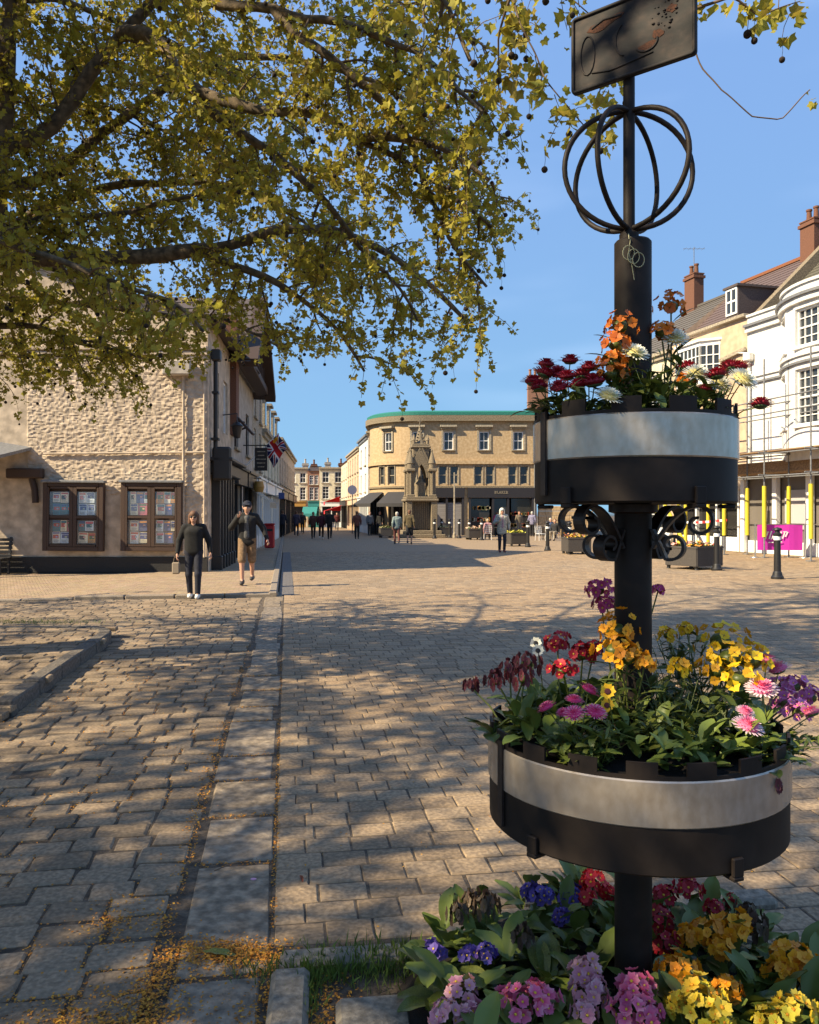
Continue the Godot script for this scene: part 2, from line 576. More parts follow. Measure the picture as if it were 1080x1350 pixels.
# ---------------------------------------------------------------- buildings
func opening(g: Geo, f: Callable, o: Array, deep: float) -> void:      # the reveal of one opening
	var p := func(x: float, y: float, z: float) -> Vector3:
		var q: Vector3 = f.call(x, z)
		return Vector3(q.x, y, q.z)
	g.quad(p.call(o[0], o[2], -deep), p.call(o[0], o[2], 0), p.call(o[0], o[3], 0), p.call(o[0], o[3], -deep))
	g.quad(p.call(o[1], o[2], 0), p.call(o[1], o[2], -deep), p.call(o[1], o[3], -deep), p.call(o[1], o[3], 0))
	g.quad(p.call(o[0], o[2], 0), p.call(o[0], o[2], -deep), p.call(o[1], o[2], -deep), p.call(o[1], o[2], 0))
	g.quad(p.call(o[0], o[3], -deep), p.call(o[0], o[3], 0), p.call(o[1], o[3], 0), p.call(o[1], o[3], -deep))

func straight(x: float, z: float) -> Vector3:
	return Vector3(x, 0, z)

func facade(parent: Node3D, x0: float, x1: float, y0: float, y1: float, holes: Array, m: Material, f: Callable = straight, step := 100.0, called := "wall") -> MeshInstance3D:
	var xs := [x0, x1]
	var ys := [y0, y1]
	var k := x0 + step
	while k < x1 - 0.01:
		xs.append(k); k += step
	for h in holes:
		for q in [h[0], h[1]]: if q > x0 and q < x1: xs.append(q)
		for q in [h[2], h[3]]: if q > y0 and q < y1: ys.append(q)
	xs.sort(); ys.sort()
	var g := Geo.new()
	for i in xs.size() - 1:
		for j in ys.size() - 1:
			if xs[i + 1] - xs[i] < 0.001 or ys[j + 1] - ys[j] < 0.001: continue
			var cx: float = (xs[i] + xs[i + 1]) * 0.5
			var cy: float = (ys[j] + ys[j + 1]) * 0.5
			var solid := true
			for h in holes:
				if cx > h[0] and cx < h[1] and cy > h[2] and cy < h[3]: solid = false
			if solid:
				var a: Vector3 = f.call(xs[i], 0.0)
				var b: Vector3 = f.call(xs[i + 1], 0.0)
				g.quad(Vector3(a.x, ys[j], a.z), Vector3(b.x, ys[j], b.z), Vector3(b.x, ys[j + 1], b.z), Vector3(a.x, ys[j + 1], a.z))
	for h in holes: opening(g, f, h, 0.22)
	return part(called, g, m, parent)

func window(parent: Node3D, h: Array, cols: int, rows: int, frame: Material, pane: Material, sill: Material = null, f: Callable = straight, surround := 0.0) -> MeshInstance3D:
	var a: Vector3 = f.call(h[0], 0.0)
	var b: Vector3 = f.call(h[1], 0.0)
	var w := a.distance_to(b)
	var ht: float = h[3] - h[2]
	var g := Geo.new()
	var t := 0.07
	g.box(Vector3(-w / 2 + t / 2, ht / 2, -0.12), Vector3(t, ht, 0.1)); g.box(Vector3(w / 2 - t / 2, ht / 2, -0.12), Vector3(t, ht, 0.1))
	g.box(Vector3(0, t / 2, -0.12), Vector3(w - 2 * t, t, 0.1)); g.box(Vector3(0, ht - t / 2, -0.12), Vector3(w - 2 * t, t, 0.1))
	for i in range(1, cols): g.box(Vector3(-w / 2 + w * i / cols, ht / 2, -0.13), Vector3(0.03, ht - 2 * t, 0.05))
	for j in range(1, rows):
		var th := 0.055 if j * 2 == rows else 0.03
		g.box(Vector3(0, ht * j / rows, -0.127), Vector3(w - 2 * t, th, 0.05))
	if surround > 0:
		g.box(Vector3(0, ht + surround / 2, 0.02), Vector3(w + 2 * surround, surround, 0.06))
		g.box(Vector3(-w / 2 - surround / 2, ht / 2, 0.02), Vector3(surround, ht, 0.06)); g.box(Vector3(w / 2 + surround / 2, ht / 2, 0.02), Vector3(surround, ht, 0.06))
	var o := part("window", g, frame, parent)
	var x := (b - a).normalized()
	var mid := (a + b) * 0.5
	o.transform = Transform3D(Basis(x, Vector3.UP, x.cross(Vector3.UP)), Vector3(mid.x, h[2], mid.z))
	var gp := Geo.new()
	gp.box(Vector3(0, ht / 2, -0.165), Vector3(w - 0.02, ht - 0.02, 0.02))
	part("pane", gp, pane, o)
	if sill:
		var gs := Geo.new()
		gs.bev(Vector3(0, -0.05, 0.03), Vector3(w + 0.2, 0.1, 0.16), 0.012)
		part("sill", gs, sill, o)
	return o

func slope(g: Geo, a: Vector3, b: Vector3, up: Vector3, courses: int, lift := 0.03) -> void:    # a-b lower edge seen from outside left to right, up = vector to the ridge; stepped courses
	var nn := (b - a).cross(up).normalized()
	for i in courses:
		var u0 := up * (i / float(courses))
		var u1 := up * ((i + 1) / float(courses))
		var l := nn * lift
		g.quad(a + u0 + l, b + u0 + l, b + u1, a + u1)
		g.quad(a + u0, b + u0, b + u0 + l, a + u0 + l)

# a terrace house: facade in the plane z=0 looking to +z, x from 0 to w
func house(called: String, label: String, at: Vector3, turn: float, w: float, h: float, deep: float, wall: Material, holes: Array, o := {}) -> Node3D:
	var t := thing(called, label, "building", at, turn, o.get("group", ""))
	facade(t, 0, w, 0, h, holes, wall)
	var g := Geo.new()
	g.quad(Vector3(0, 0, -deep), Vector3(0, 0, 0), Vector3(0, h, 0), Vector3(0, h, -deep))
	g.quad(Vector3(w, 0, 0), Vector3(w, 0, -deep), Vector3(w, h, -deep), Vector3(w, h, 0))
	g.quad(Vector3(w, 0, -deep), Vector3(0, 0, -deep), Vector3(0, h, -deep), Vector3(w, h, -deep))
	var rise: float = o.get("rise", 2.0)
	var rm: Material = o.get("roof", M["slate"])
	var gr := Geo.new()
	if o.get("flat", false):
		gr.quad(Vector3(0, h - 0.3, 0), Vector3(w, h - 0.3, 0), Vector3(w, h - 0.3, -deep), Vector3(0, h - 0.3, -deep))
	else:
		var e: float = o.get("eave", 0.15)
		var md := deep * 0.5
		slope(gr, Vector3(-0.02, h - rise * e / md, e), Vector3(w + 0.02, h - rise * e / md, e), Vector3(0, rise + rise * e / md, -md - e), int(o.get("courses", 8)))
		slope(gr, Vector3(w + 0.02, h, -deep), Vector3(-0.02, h, -deep), Vector3(0, rise, md), 4)
		g.tri(Vector3(0, h, -deep), Vector3(0, h, 0), Vector3(0, h + rise, -md)); g.tri(Vector3(w, h, 0), Vector3(w, h, -deep), Vector3(w, h + rise, -md))
		gr.bar(Vector3(-0.02, h + rise + 0.03, -md), Vector3(w + 0.02, h + rise + 0.03, -md), 0.22, 0.12)
	part("side_wall", g, wall, t)
	var roof := part("roof", gr, rm, t)
	if o.has("cornice"):
		var gc := Geo.new()
		gc.box(Vector3(w / 2, h - 0.08, 0.12), Vector3(w + 0.1, 0.16, 0.24)); gc.box(Vector3(w / 2, h - 0.26, 0.06), Vector3(w, 0.2, 0.12))
		part("cornice", gc, o.cornice, t)
	for q in holes:
		var big: bool = q.size() > 4 and q[4] is Array
		if q.size() > 4 and q[4] is String:
			if q[4] == "shop": shopfront(t, q, o.get("shop", M["black_paint"]))
			continue
		var gl: Array = q[4] if big else [2, 4]
		window(t, q, gl[0], gl[1], o.get("frame", M["white_paint"]), M["glass"], o.get("sill", M["pale_stone"]))
	for c in o.get("chimneys", []):      # [x, z, width, height above the ridge level]
		chimney(roof, Vector3(c[0], h + rise - 0.6, c[1]), c[2], c[3] + 0.6, c[4] if c.size() > 4 else M["brick"])
	return t

func chimney(parent: Node3D, at: Vector3, w: float, h: float, m: Material) -> void:
	var g := Geo.new()
	g.box(at + Vector3(0, h / 2, 0), Vector3(w, h, 0.6)); g.box(at + Vector3(0, h - 0.15, 0), Vector3(w + 0.14, 0.14, 0.74)); g.box(at + Vector3(0, h + 0.03, 0), Vector3(w + 0.06, 0.06, 0.66))
	var n := maxi(1, int(w / 0.4))
	for i in n:
		g.lathe([Vector2(0.12, 0.06), Vector2(0.10, 0.5), Vector2(0.13, 0.52), Vector2(0.13, 0.6), Vector2(0.0, 0.6)], 8, at + Vector3(-w / 2 + w * (i + 0.5) / n, h, 0))
	part("chimney", g, m, parent)

func shopfront(t: Node3D, q: Array, m: Material) -> void:
	var w: float = q[1] - q[0]
	var h: float = q[3]
	var x0: float = q[0]
	var g := Geo.new()
	g.box(Vector3(x0 + w / 2, h - 0.02, 0.10), Vector3(w + 0.1, 0.5, 0.24))
	g.box(Vector3(x0 + w / 2, h + 0.28, 0.14), Vector3(w + 0.2, 0.08, 0.32))
	var n := maxi(2, int(w / 1.3))
	for i in n + 1:
		g.box(Vector3(x0 + 0.07 + (w - 0.14) * i / n, (h - 0.27) / 2, -0.05), Vector3(0.11, h - 0.27, 0.16))
	g.box(Vector3(x0 + w / 2, 0.3, -0.09), Vector3(w - 0.02, 0.6, 0.1))
	var o := part("shopfront", g, m, t)
	var gp := Geo.new()
	gp.box(Vector3(x0 + w / 2, (h + 0.35) / 2, -0.13), Vector3(w - 0.02, h - 0.95, 0.02))
	part("pane", gp, M["shop_glass"], o)

func rows(w: float, n: int, width: float, y0: float, y1: float, glazing := [2, 4], margin := 0.0) -> Array:
	var r := []
	for i in n:
		var cx := margin + (w - 2 * margin) * (i + 0.5) / n
		r.append([cx - width / 2, cx + width / 2, y0, y1, glazing])
	return r

func wall_materials() -> void:
	mat("white_paint", 0.78, 0.77, 0.74, 0.5); mat("black_paint", 0.018, 0.016, 0.016, 0.45); mat("dark_timber", 0.05, 0.028, 0.018, 0.7)
	mat("glass", 0.035, 0.04, 0.045, 0.06); mat("shop_glass", 0.03, 0.028, 0.027, 0.08)
	rich("render_cream", 0.66, 0.525, 0.385, 0.9, 2.5, 0.012, 0.72, 2.0, 5)
	rich("render_white", 0.78, 0.76, 0.72, 0.85, 3.0, 0.012, 0.84, 1.5)
	rich("render_yellow", 0.66, 0.48, 0.32, 0.9, 3.0, 0.012, 0.8, 1.5)
	rich("render_pale", 0.70, 0.63, 0.46, 0.9, 3.0, 0.012, 0.8, 1.5)
	rich("render_grey", 0.50, 0.44, 0.37, 0.9, 3.0, 0.012, 0.75, 2.0)
	rich("pale_stone", 0.52, 0.44, 0.32, 0.85, 1.2, 0.02, 0.6, 4.0)
	rich("sandstone", 0.56, 0.42, 0.255, 0.9, 2.4, 0.02, 0.82, 1.5, 5, Color(1.0, 0.95, 0.88))
	rich("old_stone", 0.42, 0.33, 0.215, 0.95, 0.9, 0.025, 0.45, 8.0)
	rich("brick", 0.30, 0.13, 0.075, 0.9, 0.6, 0.05, 0.5, 6.0)
	rich("brick_red", 0.44, 0.22, 0.14, 0.9, 0.8, 0.05, 0.55, 5.0)
	rich("slate", 0.155, 0.115, 0.105, 0.75, 0.9, 0.03, 0.5, 5.0)
	rich("slate_mossy", 0.20, 0.18, 0.13, 0.85, 0.7, 0.03, 0.45, 7.0)
	rich("clay_tile", 0.42, 0.15, 0.06, 0.85, 0.7, 0.03, 0.5, 5.0)
	rich("lead", 0.24, 0.24, 0.245, 0.55, 1.0, 0.02, 0.7, 2.0)

# ---------------------------------------------------------------- the roughcast corner house on the left
func poster_tex(sd: int) -> ImageTexture:
	var r := RandomNumberGenerator.new()
	r.seed = sd
	var im := Image.create(48, 64, false, Image.FORMAT_RGB8)
	var papers := [Color(0.93, 0.93, 0.9), Color(0.9, 0.88, 0.8), Color(0.85, 0.9, 0.92), Color(0.95, 0.9, 0.75)]
	var inks := [Color(0.75, 0.25, 0.15), Color(0.1, 0.4, 0.45), Color(0.85, 0.55, 0.15), Color(0.2, 0.25, 0.5), Color(0.25, 0.4, 0.2), Color(0.15, 0.15, 0.15), Color(0.8, 0.35, 0.4)]
	im.fill(papers[r.randi() % 4])
	var ink: Color = inks[r.randi() % 7]
	if r.randf() < 0.45: im.fill(ink.lerp(Color.WHITE, 0.12))
	im.fill_rect(Rect2i(3, 3, 42, 8 + r.randi() % 8), inks[r.randi() % 7])
	im.fill_rect(Rect2i(3 + r.randi() % 6, 16 + r.randi() % 4, 26 + r.randi() % 14, 18 + r.randi() % 8), inks[r.randi() % 7])
	im.fill_rect(Rect2i(20 + r.randi() % 10, 24, 12, 9), inks[r.randi() % 7].lerp(Color.WHITE, 0.5))
	var y := 44
	while y < 60:
		im.fill_rect(Rect2i(5, y, 24 + r.randi() % 14, 1), Color(0.25, 0.25, 0.28))
		y += 3
	return ImageTexture.create_from_image(im)

func corner_house() -> void:
	var Z := -21.6
	var CX := -5.31
	var t := thing("roughcast_house", "cream roughcast house at the street corner with notice cabinets on its gable", "building", Vector3(CX, 0.05, Z))
	var cream: Material = M["render_cream"]
	# gable wall: smooth ground floor and left part, thick roughcast above
	var f := FastNoiseLite.new()
	f.noise_type = FastNoiseLite.TYPE_CELLULAR; f.frequency = 2.6; f.seed = 3
	f.cellular_return_type = FastNoiseLite.RETURN_DISTANCE2_SUB
	var f2 := FastNoiseLite.new()
	f2.frequency = 3.2; f2.fractal_octaves = 3; f2.seed = 9
	var rough_at := func(x: float, y: float) -> float:
		# x is measured to the left of the corner as a negative number
		var edge := x > -4.75 and x < -0.06 and y > 2.42 and y < 5.72
		if x > -1.42 and x < -0.06 and y > 0.95 and y < 5.72: edge = true
		if x > -4.1 and x < -0.06 and y > 2.05 and y < 5.72: edge = true
		if not edge: return 0.0
		return 0.03 + 0.026 * f2.get_noise_2d(x * 1.8, y * 3.2) + 0.022 * f.get_noise_2d(x * 1.6, y * 3.4)
	var g := Geo.new()
	var cell := 0.034
	var nx := int(4.9 / cell)
	var ny := int(5.0 / cell)
	var grid := []
	for j in ny + 1:
		for i in nx + 1:
			var x := -4.9 + 4.9 * i / nx
			var y := 0.85 + 5.0 * j / ny
			grid.append(Vector3(x, y, maxf(rough_at.call(x, y), 0.0)))
	for j in ny:
		for i in nx:
			var a := j * (nx + 1) + i
			g.quad(grid[a], grid[a + 1], grid[a + nx + 2], grid[a + nx + 1])
	g.quad(Vector3(-4.9, 0, 0), Vector3(0, 0, 0), Vector3(0, 0.85, 0), Vector3(-4.9, 0.85, 0))
	g.quad(Vector3(-12, 0, 0), Vector3(-4.9, 0, 0), Vector3(-4.9, 5.85, 0), Vector3(-12, 5.85, 0))
	# the upper gable, set back a little above the ledge
	g.quad(Vector3(-12, 5.85, 0), Vector3(0, 5.85, 0), Vector3(0, 6.7, 0), Vector3(-12, 6.7, 0))
	g.tri(Vector3(-12, 6.7, 0), Vector3(0, 6.7, 0), Vector3(-6, 8.5, 0))
	part("gable_wall", g, cream, t)
	g = Geo.new()
	g.bev(Vector3(-6, 5.9, 0.05), Vector3(12, 0.12, 0.1), 0.02); g.bev(Vector3(-6, 5.77, 0.03), Vector3(12, 0.1, 0.06), 0.01)
	part("ledge", g, cream, t)
	g = Geo.new()
	g.bev(Vector3(-6.02, 0.2, 0.03), Vector3(12.06, 0.42, 0.06), 0.01)
	part("plinth", g, rich("tar_black", 0.022, 0.018, 0.017, 0.6, 0.8, 0.04, 0.4, 6.0), t)
	g = Geo.new()
	g.tube([Vector3(-4.3, 3.12, 0.07), Vector3(-0.05, 3.16, 0.07)], [0.03], 6)
	g.tube([Vector3(-0.62, 5.3, 0.08), Vector3(-0.62, 0.5, 0.08)], [0.035], 6)
	g.tube([Vector3(-0.08, 5.6, 0.05), Vector3(-0.08, 0.4, 0.05)], [0.03], 6)
	part("conduit", g, cream, t)
	g = Geo.new()
	g.bev(Vector3(-0.75, 5.35, 0.16), Vector3(0.75, 0.38, 0.32), 0.03)
	part("flue_box", g, M["render_grey"], t)
	# side towards the street
	var turned := Transform3D(Basis(Vector3.UP, PI / 2 + 0.0968), Vector3.ZERO)
	var front := []
	var W := 5.0
	front.append(facade(t, 0, W, 0, 6.7, [[0.9, 3.9, 0.0, 2.9], [1.2, 2.2, 4.0, 5.6], [3.2, 4.2, 4.0, 5.6]], cream, straight, 100.0, "street_wall"))
	var gs := Geo.new()
	gs.quad(Vector3(W, 0, 0), Vector3(W, 0, -12), Vector3(W, 6.7, -12), Vector3(W, 6.7, 0))
	front.append(part("party_wall", gs, cream, t))
	front.append(window(t, [1.2, 2.2, 4.0, 5.6], 2, 4, M["white_paint"], M["glass"]))
	front.append(window(t, [3.2, 4.2, 4.0, 5.6], 2, 4, M["white_paint"], M["glass"]))
	# black timber shopfront with pilasters, brackets and a little hood
	var gb := Geo.new()
	for i in 6:
		gb.bev(Vector3(0.75 + i * 0.62, 1.32, 0.12), Vector3(0.17, 2.6, 0.24), 0.02)
		gb.bev(Vector3(0.75 + i * 0.62, 0.2, 0.14), Vector3(0.22, 0.4, 0.3), 0.02)
	gb.bev(Vector3(2.3, 2.78, 0.2), Vector3(3.6, 0.34, 0.46), 0.03); gb.bev(Vector3(2.3, 3.02, 0.28), Vector3(3.8, 0.1, 0.62), 0.02)
	gb.bev(Vector3(0.55, 2.9, 0.3), Vector3(0.3, 0.9, 0.5), 0.05)
	front.append(part("shopfront", gb, M["black_paint"], t))
	gb = Geo.new()
	gb.box(Vector3(2.4, 1.3, -0.1), Vector3(2.96, 2.6, 0.04))
	front.append(part("pane", gb, M["shop_glass"], t))
	gb = Geo.new()
	gb.tube([Vector3(0.45, 5.7, 0.14), Vector3(0.45, 3.3, 0.14)], [0.06], 8)
	gb.bev(Vector3(0.45, 5.8, 0.16), Vector3(0.3, 0.3, 0.25), 0.03); gb.box(Vector3(0.45, 3.55, 0.14), Vector3(0.3, 0.06, 0.2)); gb.box(Vector3(0.45, 4.8, 0.14), Vector3(0.24, 0.05, 0.18))
	front.append(part("downpipe", gb, M["black_paint"], t))
	for q in front: q.transform = turned * q.transform
	# roof
	var gr := Geo.new()
	slope(gr, Vector3(0.35, 6.55, 0.25), Vector3(0.35 - 0.4, 6.55, -8), Vector3(-6.35, 2.1, 0), 14)
	slope(gr, Vector3(-12.3, 6.55, -8), Vector3(-12.3, 6.55, 0.25), Vector3(6.3, 2.1, 0), 14)
	part("roof", gr, M["slate"], t)
	gs = Geo.new()
	gs.quad(Vector3(-12, 0, -8), Vector3(-12, 0, 0), Vector3(-12, 6.7, 0), Vector3(-12, 6.7, -8))
	gs.quad(Vector3(-0.8, 0, -8), Vector3(-12, 0, -8), Vector3(-12, 6.7, -8), Vector3(-0.8, 6.7, -8))
	part("rear_wall", gs, cream, t)

	# two glazed notice cabinets
	var posters := []
	for k in 12:
		var pm := StandardMaterial3D.new()
		pm.albedo_texture = poster_tex(100 + k); pm.roughness = 0.8
		posters.append(pm)
	var timber := rich("cabinet_timber", 0.085, 0.042, 0.024, 0.6, 0.5, 0.03, 0.6, 3.0)
	rng.seed = 5
	for k in 2:
		var cx := [-8.78, -6.74][k] as float
		var c := thing("notice_cabinet", ["dark wood notice cabinet on the wall beside the porch", "dark wood notice cabinet near the house corner and its vertical conduit"][k], "noticeboard", Vector3(cx, 0.62, Z + 0.075))
		c.rotation.z = [-0.012, -0.006][k]
		var W2 := 1.58
		var H := 1.78
		var gf := Geo.new()
		gf.bev(Vector3(-W2 / 2 + 0.06, H / 2, 0.08), Vector3(0.12, H, 0.16), 0.01); gf.bev(Vector3(W2 / 2 - 0.06, H / 2, 0.08), Vector3(0.12, H, 0.16), 0.01)
		gf.bev(Vector3(0, 0.06, 0.08), Vector3(W2 - 0.25, 0.12, 0.15), 0.01); gf.bev(Vector3(0, H - 0.05, 0.08), Vector3(W2 - 0.25, 0.1, 0.15), 0.01)
		gf.box(Vector3(0, H / 2, 0.01), Vector3(W2 - 0.2, H - 0.2, 0.02))
		part("case", gf, timber, c)
		gf = Geo.new()
		gf.bev(Vector3(0, H + 0.035, 0.11), Vector3(W2 + 0.08, 0.07, 0.22), 0.015)
		part("cap", gf, M["lead"], c)
		for dside in [-1, 1]:
			var gd := Geo.new()
			var dx: float = dside * 0.34
			gd.box(Vector3(dx - dside * 0.29, H / 2, 0.145), Vector3(0.09, H - 0.24, 0.04)); gd.box(Vector3(dx + dside * 0.305, H / 2, 0.145), Vector3(0.05, H - 0.24, 0.04))
			gd.box(Vector3(dx, H / 2, 0.145), Vector3(0.52, 0.06, 0.035)); gd.box(Vector3(dx, 0.15, 0.145), Vector3(0.5, 0.05, 0.035)); gd.box(Vector3(dx, H - 0.13, 0.145), Vector3(0.5, 0.05, 0.035))
			var door := part("door", gd, timber, c)
			for r2 in 2:
				var y0 := 0.19 + r2 * 0.74
				var gpz := Geo.new()
				gpz.box(Vector3(dx + dside * 0.02, y0 + 0.31, 0.14), Vector3(0.5, 0.62, 0.006))
				var gm := mat("cabinet_glass", 0.9, 0.92, 0.92, 0.03)
				gm.transparency = BaseMaterial3D.TRANSPARENCY_ALPHA; gm.albedo_color.a = 0.04
				part("pane", gpz, gm, door)
				# pinned papers, two or three in each of two rows
				for rr in 2:
					var x := dx - 0.24
					while x < dx + 0.16:
						var pw := rnd(0.15, 0.26)
						var ph := rnd(0.24, 0.31)
						if x + pw > dx + 0.27: pw = dx + 0.27 - x
						var q := QuadMesh.new()
						q.size = Vector2(pw - 0.012, ph)
						var po := part("paper_notice", q, posters[rng.randi() % 12], c)
						po.position = Vector3(x + pw / 2, y0 + 0.16 + rr * 0.31, 0.03 + 0.003 * (rng.randi() % 3))
						po.rotation.z = rnd(-0.02, 0.02)
						x += pw

	# porch on a post at the left end of the wall
	var p := thing("porch", "open timber porch with lead roof on a post beside the cabinets", "porch", Vector3(-11.0, 0.03, Z))
	var gl := Geo.new()
	gl.quad(Vector3(-2.2, 3.05, 1.75), Vector3(1.05, 2.98, 1.75), Vector3(1.05, 3.32, 0.0), Vector3(-2.2, 3.85, 0.0))
	gl.quad(Vector3(-2.2, 2.97, 1.75), Vector3(-2.2, 3.77, 0.0), Vector3(1.05, 3.24, 0.0), Vector3(1.05, 2.90, 1.75))
	gl.quad(Vector3(-2.2, 2.97, 1.75), Vector3(1.05, 2.90, 1.75), Vector3(1.05, 2.98, 1.75), Vector3(-2.2, 3.05, 1.75))
	gl.quad(Vector3(1.05, 2.90, 1.75), Vector3(1.05, 3.24, 0), Vector3(1.05, 3.32, 0), Vector3(1.05, 2.98, 1.75))
	part("roof", gl, M["lead"], p)
	gl = Geo.new()
	gl.bev(Vector3(0.3, 1.42, 1.5), Vector3(0.16, 2.85, 0.16), 0.02)
	part("post", gl, M["dark_timber"], p)
	gl = Geo.new()
	gl.bev(Vector3(-0.4, 2.78, 1.5), Vector3(2.2, 0.2, 0.18), 0.02)
	part("beam", gl, M["dark_timber"], p)
	gl = Geo.new()
	gl.bev(Vector3(0.95, 2.62, 0.14), Vector3(0.95, 0.26, 0.2), 0.03)
	part("wall_beam", gl, M["dark_timber"], p)
	gl = Geo.new()
	gl.tube([Vector3(1.2, 1.85, 0.1), Vector3(1.18, 2.2, 0.1), Vector3(1.1, 2.5, 0.1)], [0.09], 4)
	part("bracket", gl, M["dark_timber"], p)
	gl = Geo.new()
	gl.tube([Vector3(0.35, 2.2, 1.5), Vector3(0.42, 2.5, 1.5), Vector3(0.62, 2.75, 1.5)], [0.06], 4)
	part("bracket", gl, M["dark_timber"], p)
	gl = Geo.new()
	gl.bev(Vector3(0.3, 0.25, 1.5), Vector3(0.24, 0.5, 0.24), 0.02)
	part("post_sleeve", gl, M["render_grey"], p)

	var bt := thing("bench", "black slatted bench against the wall under the porch", "bench", Vector3(-11.2, 0.03, Z + 0.45))
	for k in 5:
		gl = Geo.new()
		gl.bev(Vector3(0, 0.47 + k * 0.105, -0.2 - k * 0.02), Vector3(1.7, 0.075, 0.03), 0.006)
		part("back_slat", gl, M["black_paint"], bt)
	for k in 5:
		gl = Geo.new()
		gl.bev(Vector3(0, 0.42, -0.12 + k * 0.1), Vector3(1.7, 0.03, 0.08), 0.006)
		part("seat_slat", gl, M["black_paint"], bt)
	for s in [-0.78, 0.78]:
		for z in [-0.18, 0.28]:
			gl = Geo.new()
			gl.bev(Vector3(s, 0.2, z), Vector3(0.06, 0.4, 0.06), 0.006)
			part("leg", gl, M["black_paint"], bt)
		gl = Geo.new()
		gl.bar(Vector3(s, 0.4, -0.2), Vector3(s, 0.95, -0.32), 0.06, 0.05)
		part("back_post", gl, M["black_paint"], bt)

func left_street() -> void:
	var TH := PI / 2 + 0.0968
	var L := func(d: float) -> Vector3: return Vector3(-5.31 - 0.0972 * (d - 21.6), 0.05, -d)
	# gabled timbered house
	var at: Vector3 = L.call(26.6)
	var t := house("gabled_house", "narrow grey house with a dark timber gable over the street", at, TH, 7.4, 6.6, 8.0, M["render_grey"],
		[[0.4, 3.2, 0, 2.8, "shop"], [3.8, 7.0, 0, 2.8, "shop"], [1.0, 2.2, 3.8, 5.4], [4.8, 6.0, 3.8, 5.4]], {"frame": M["dark_timber"], "rise": 0.4, "eave": 0.0})
	var g := Geo.new()
	g.tri(Vector3(-0.3, 6.6, 0.5), Vector3(7.6, 6.6, 0.5), Vector3(3.2, 9.2, 0.5))
	g.quad(Vector3(-0.3, 6.6, 0), Vector3(7.6, 6.6, 0), Vector3(7.6, 6.6, 0.5), Vector3(-0.3, 6.6, 0.5))
	part("gable", g, M["render_grey"], t)
	g = Geo.new()
	g.bar(Vector3(7.9, 6.35, 0.72), Vector3(3.2, 9.3, 0.72), 0.42, 0.28); g.bar(Vector3(-0.6, 6.35, 0.72), Vector3(3.2, 9.3, 0.72), 0.42, 0.28)
	for k in 6: g.bar(Vector3(0.8 + k * 1.05, 6.6, 0.53), Vector3(0.8 + k * 1.05, 7.0 + 1.9 * (1 - absf(k - 2.4) / 3.2), 0.53), 0.14, 0.06)
	g.bev(Vector3(3.7, 6.6, 0.4), Vector3(8.1, 0.25, 0.5), 0.02)
	part("bargeboard", g, M["dark_timber"], t)
	g = Geo.new()
	slope(g, Vector3(8.0, 6.35, 0.7), Vector3(8.0, 6.35, -8), Vector3(-4.8, 3.0, 0), 12); slope(g, Vector3(-0.7, 6.35, -8), Vector3(-0.7, 6.35, 0.7), Vector3(3.9, 3.0, 0), 10)
	part("roof", g, M["slate"], t)
	g = Geo.new()
	g.box(Vector3(0.2, 6.0, -0.1), Vector3(0.8, 3.8, 0.6))
	part("chimney_stack", g, M["brick"], t)

	house("corniced_house", "cream stone house with stepped cornices beyond the dark gable", L.call(34.0), TH, 5.0, 7.7, 9.0, M["pale_stone"],
		[[0.5, 4.5, 0, 2.8, "shop"]] + rows(5.0, 2, 1.0, 3.5, 5.2) + rows(5.0, 2, 1.0, 5.7, 7.0, [2, 2]), {"cornice": M["pale_stone"], "rise": 1.0, "shop": M["white_paint"]})
	t = house("mansard_house", "pale house with a grey slate mansard roof and dormers", L.call(39.0), TH, 13.0, 5.6, 9.0, M["render_pale"],
		[[0.5, 6, 0, 2.8, "shop"], [7, 12.5, 0, 2.8, "shop"]] + rows(13.0, 5, 1.0, 3.4, 5.0), {"cornice": M["pale_stone"], "rise": 3.2, "eave": 0.0, "roof": M["lead"], "shop": M["white_paint"]})
	for k in 4:
		var gd := Geo.new()
		gd.box(Vector3(2.0 + k * 3.0, 6.5, -0.8), Vector3(1.2, 1.5, 1.6)); gd.box(Vector3(2.0 + k * 3.0, 7.3, -0.75), Vector3(1.4, 0.12, 1.8))
		var d := part("dormer", gd, M["pale_stone"], t)
		gd = Geo.new()
		gd.box(Vector3(2.0 + k * 3.0, 6.5, 0.01), Vector3(0.8, 1.1, 0.03))
		part("pane", gd, M["glass"], d)
	house("stone_terrace", "long stone fronted terrace at the far end of the shaded side", L.call(52.0), TH, 23.0, 6.4, 9.0, M["render_cream"],
		[[0.5, 7, 0, 2.8, "shop"], [8, 15, 0, 2.8, "shop"], [16, 22.5, 0, 2.8, "shop"]] + rows(23.0, 10, 0.95, 3.5, 5.3), {"cornice": M["pale_stone"], "rise": 1.2, "chimneys": [[6, -4, 1.2, 1.2], [17, -4, 1.2, 1.2]]})

	# things hung out over the pavement
	var bs := thing("hanging_sign", "black hanging sign board with pale lines of lettering below the flagpole", "sign", Vector3(-5.46, 3.18, -30.2))
	g = Geo.new()
	g.bev(Vector3(0, 0.42, 0), Vector3(0.46, 0.84, 0.05), 0.008)
	part("board", g, M["black_paint"], bs)
	g = Geo.new()
	for k in 5: g.box(Vector3(0, 0.14 + k * 0.14, 0.028), Vector3(0.24 + 0.06 * (k % 3), 0.035, 0.004))
	part("lettering", g, M["pale_stone"], bs)
	g = Geo.new()
	g.tube([Vector3(-0.66, 0.93, 0), Vector3(0.26, 0.93, 0)], [0.022], 6)
	for s in [-0.16, 0.16]: g.tube([Vector3(s, 0.93, 0), Vector3(s, 0.83, 0)], [0.01], 4)
	part("bracket", g, M["black_paint"], bs)

	var fl := thing("flag", "red white and blue flag hanging from a slanting white pole", "flag", Vector3(-6.22, 3.4, -31.2))
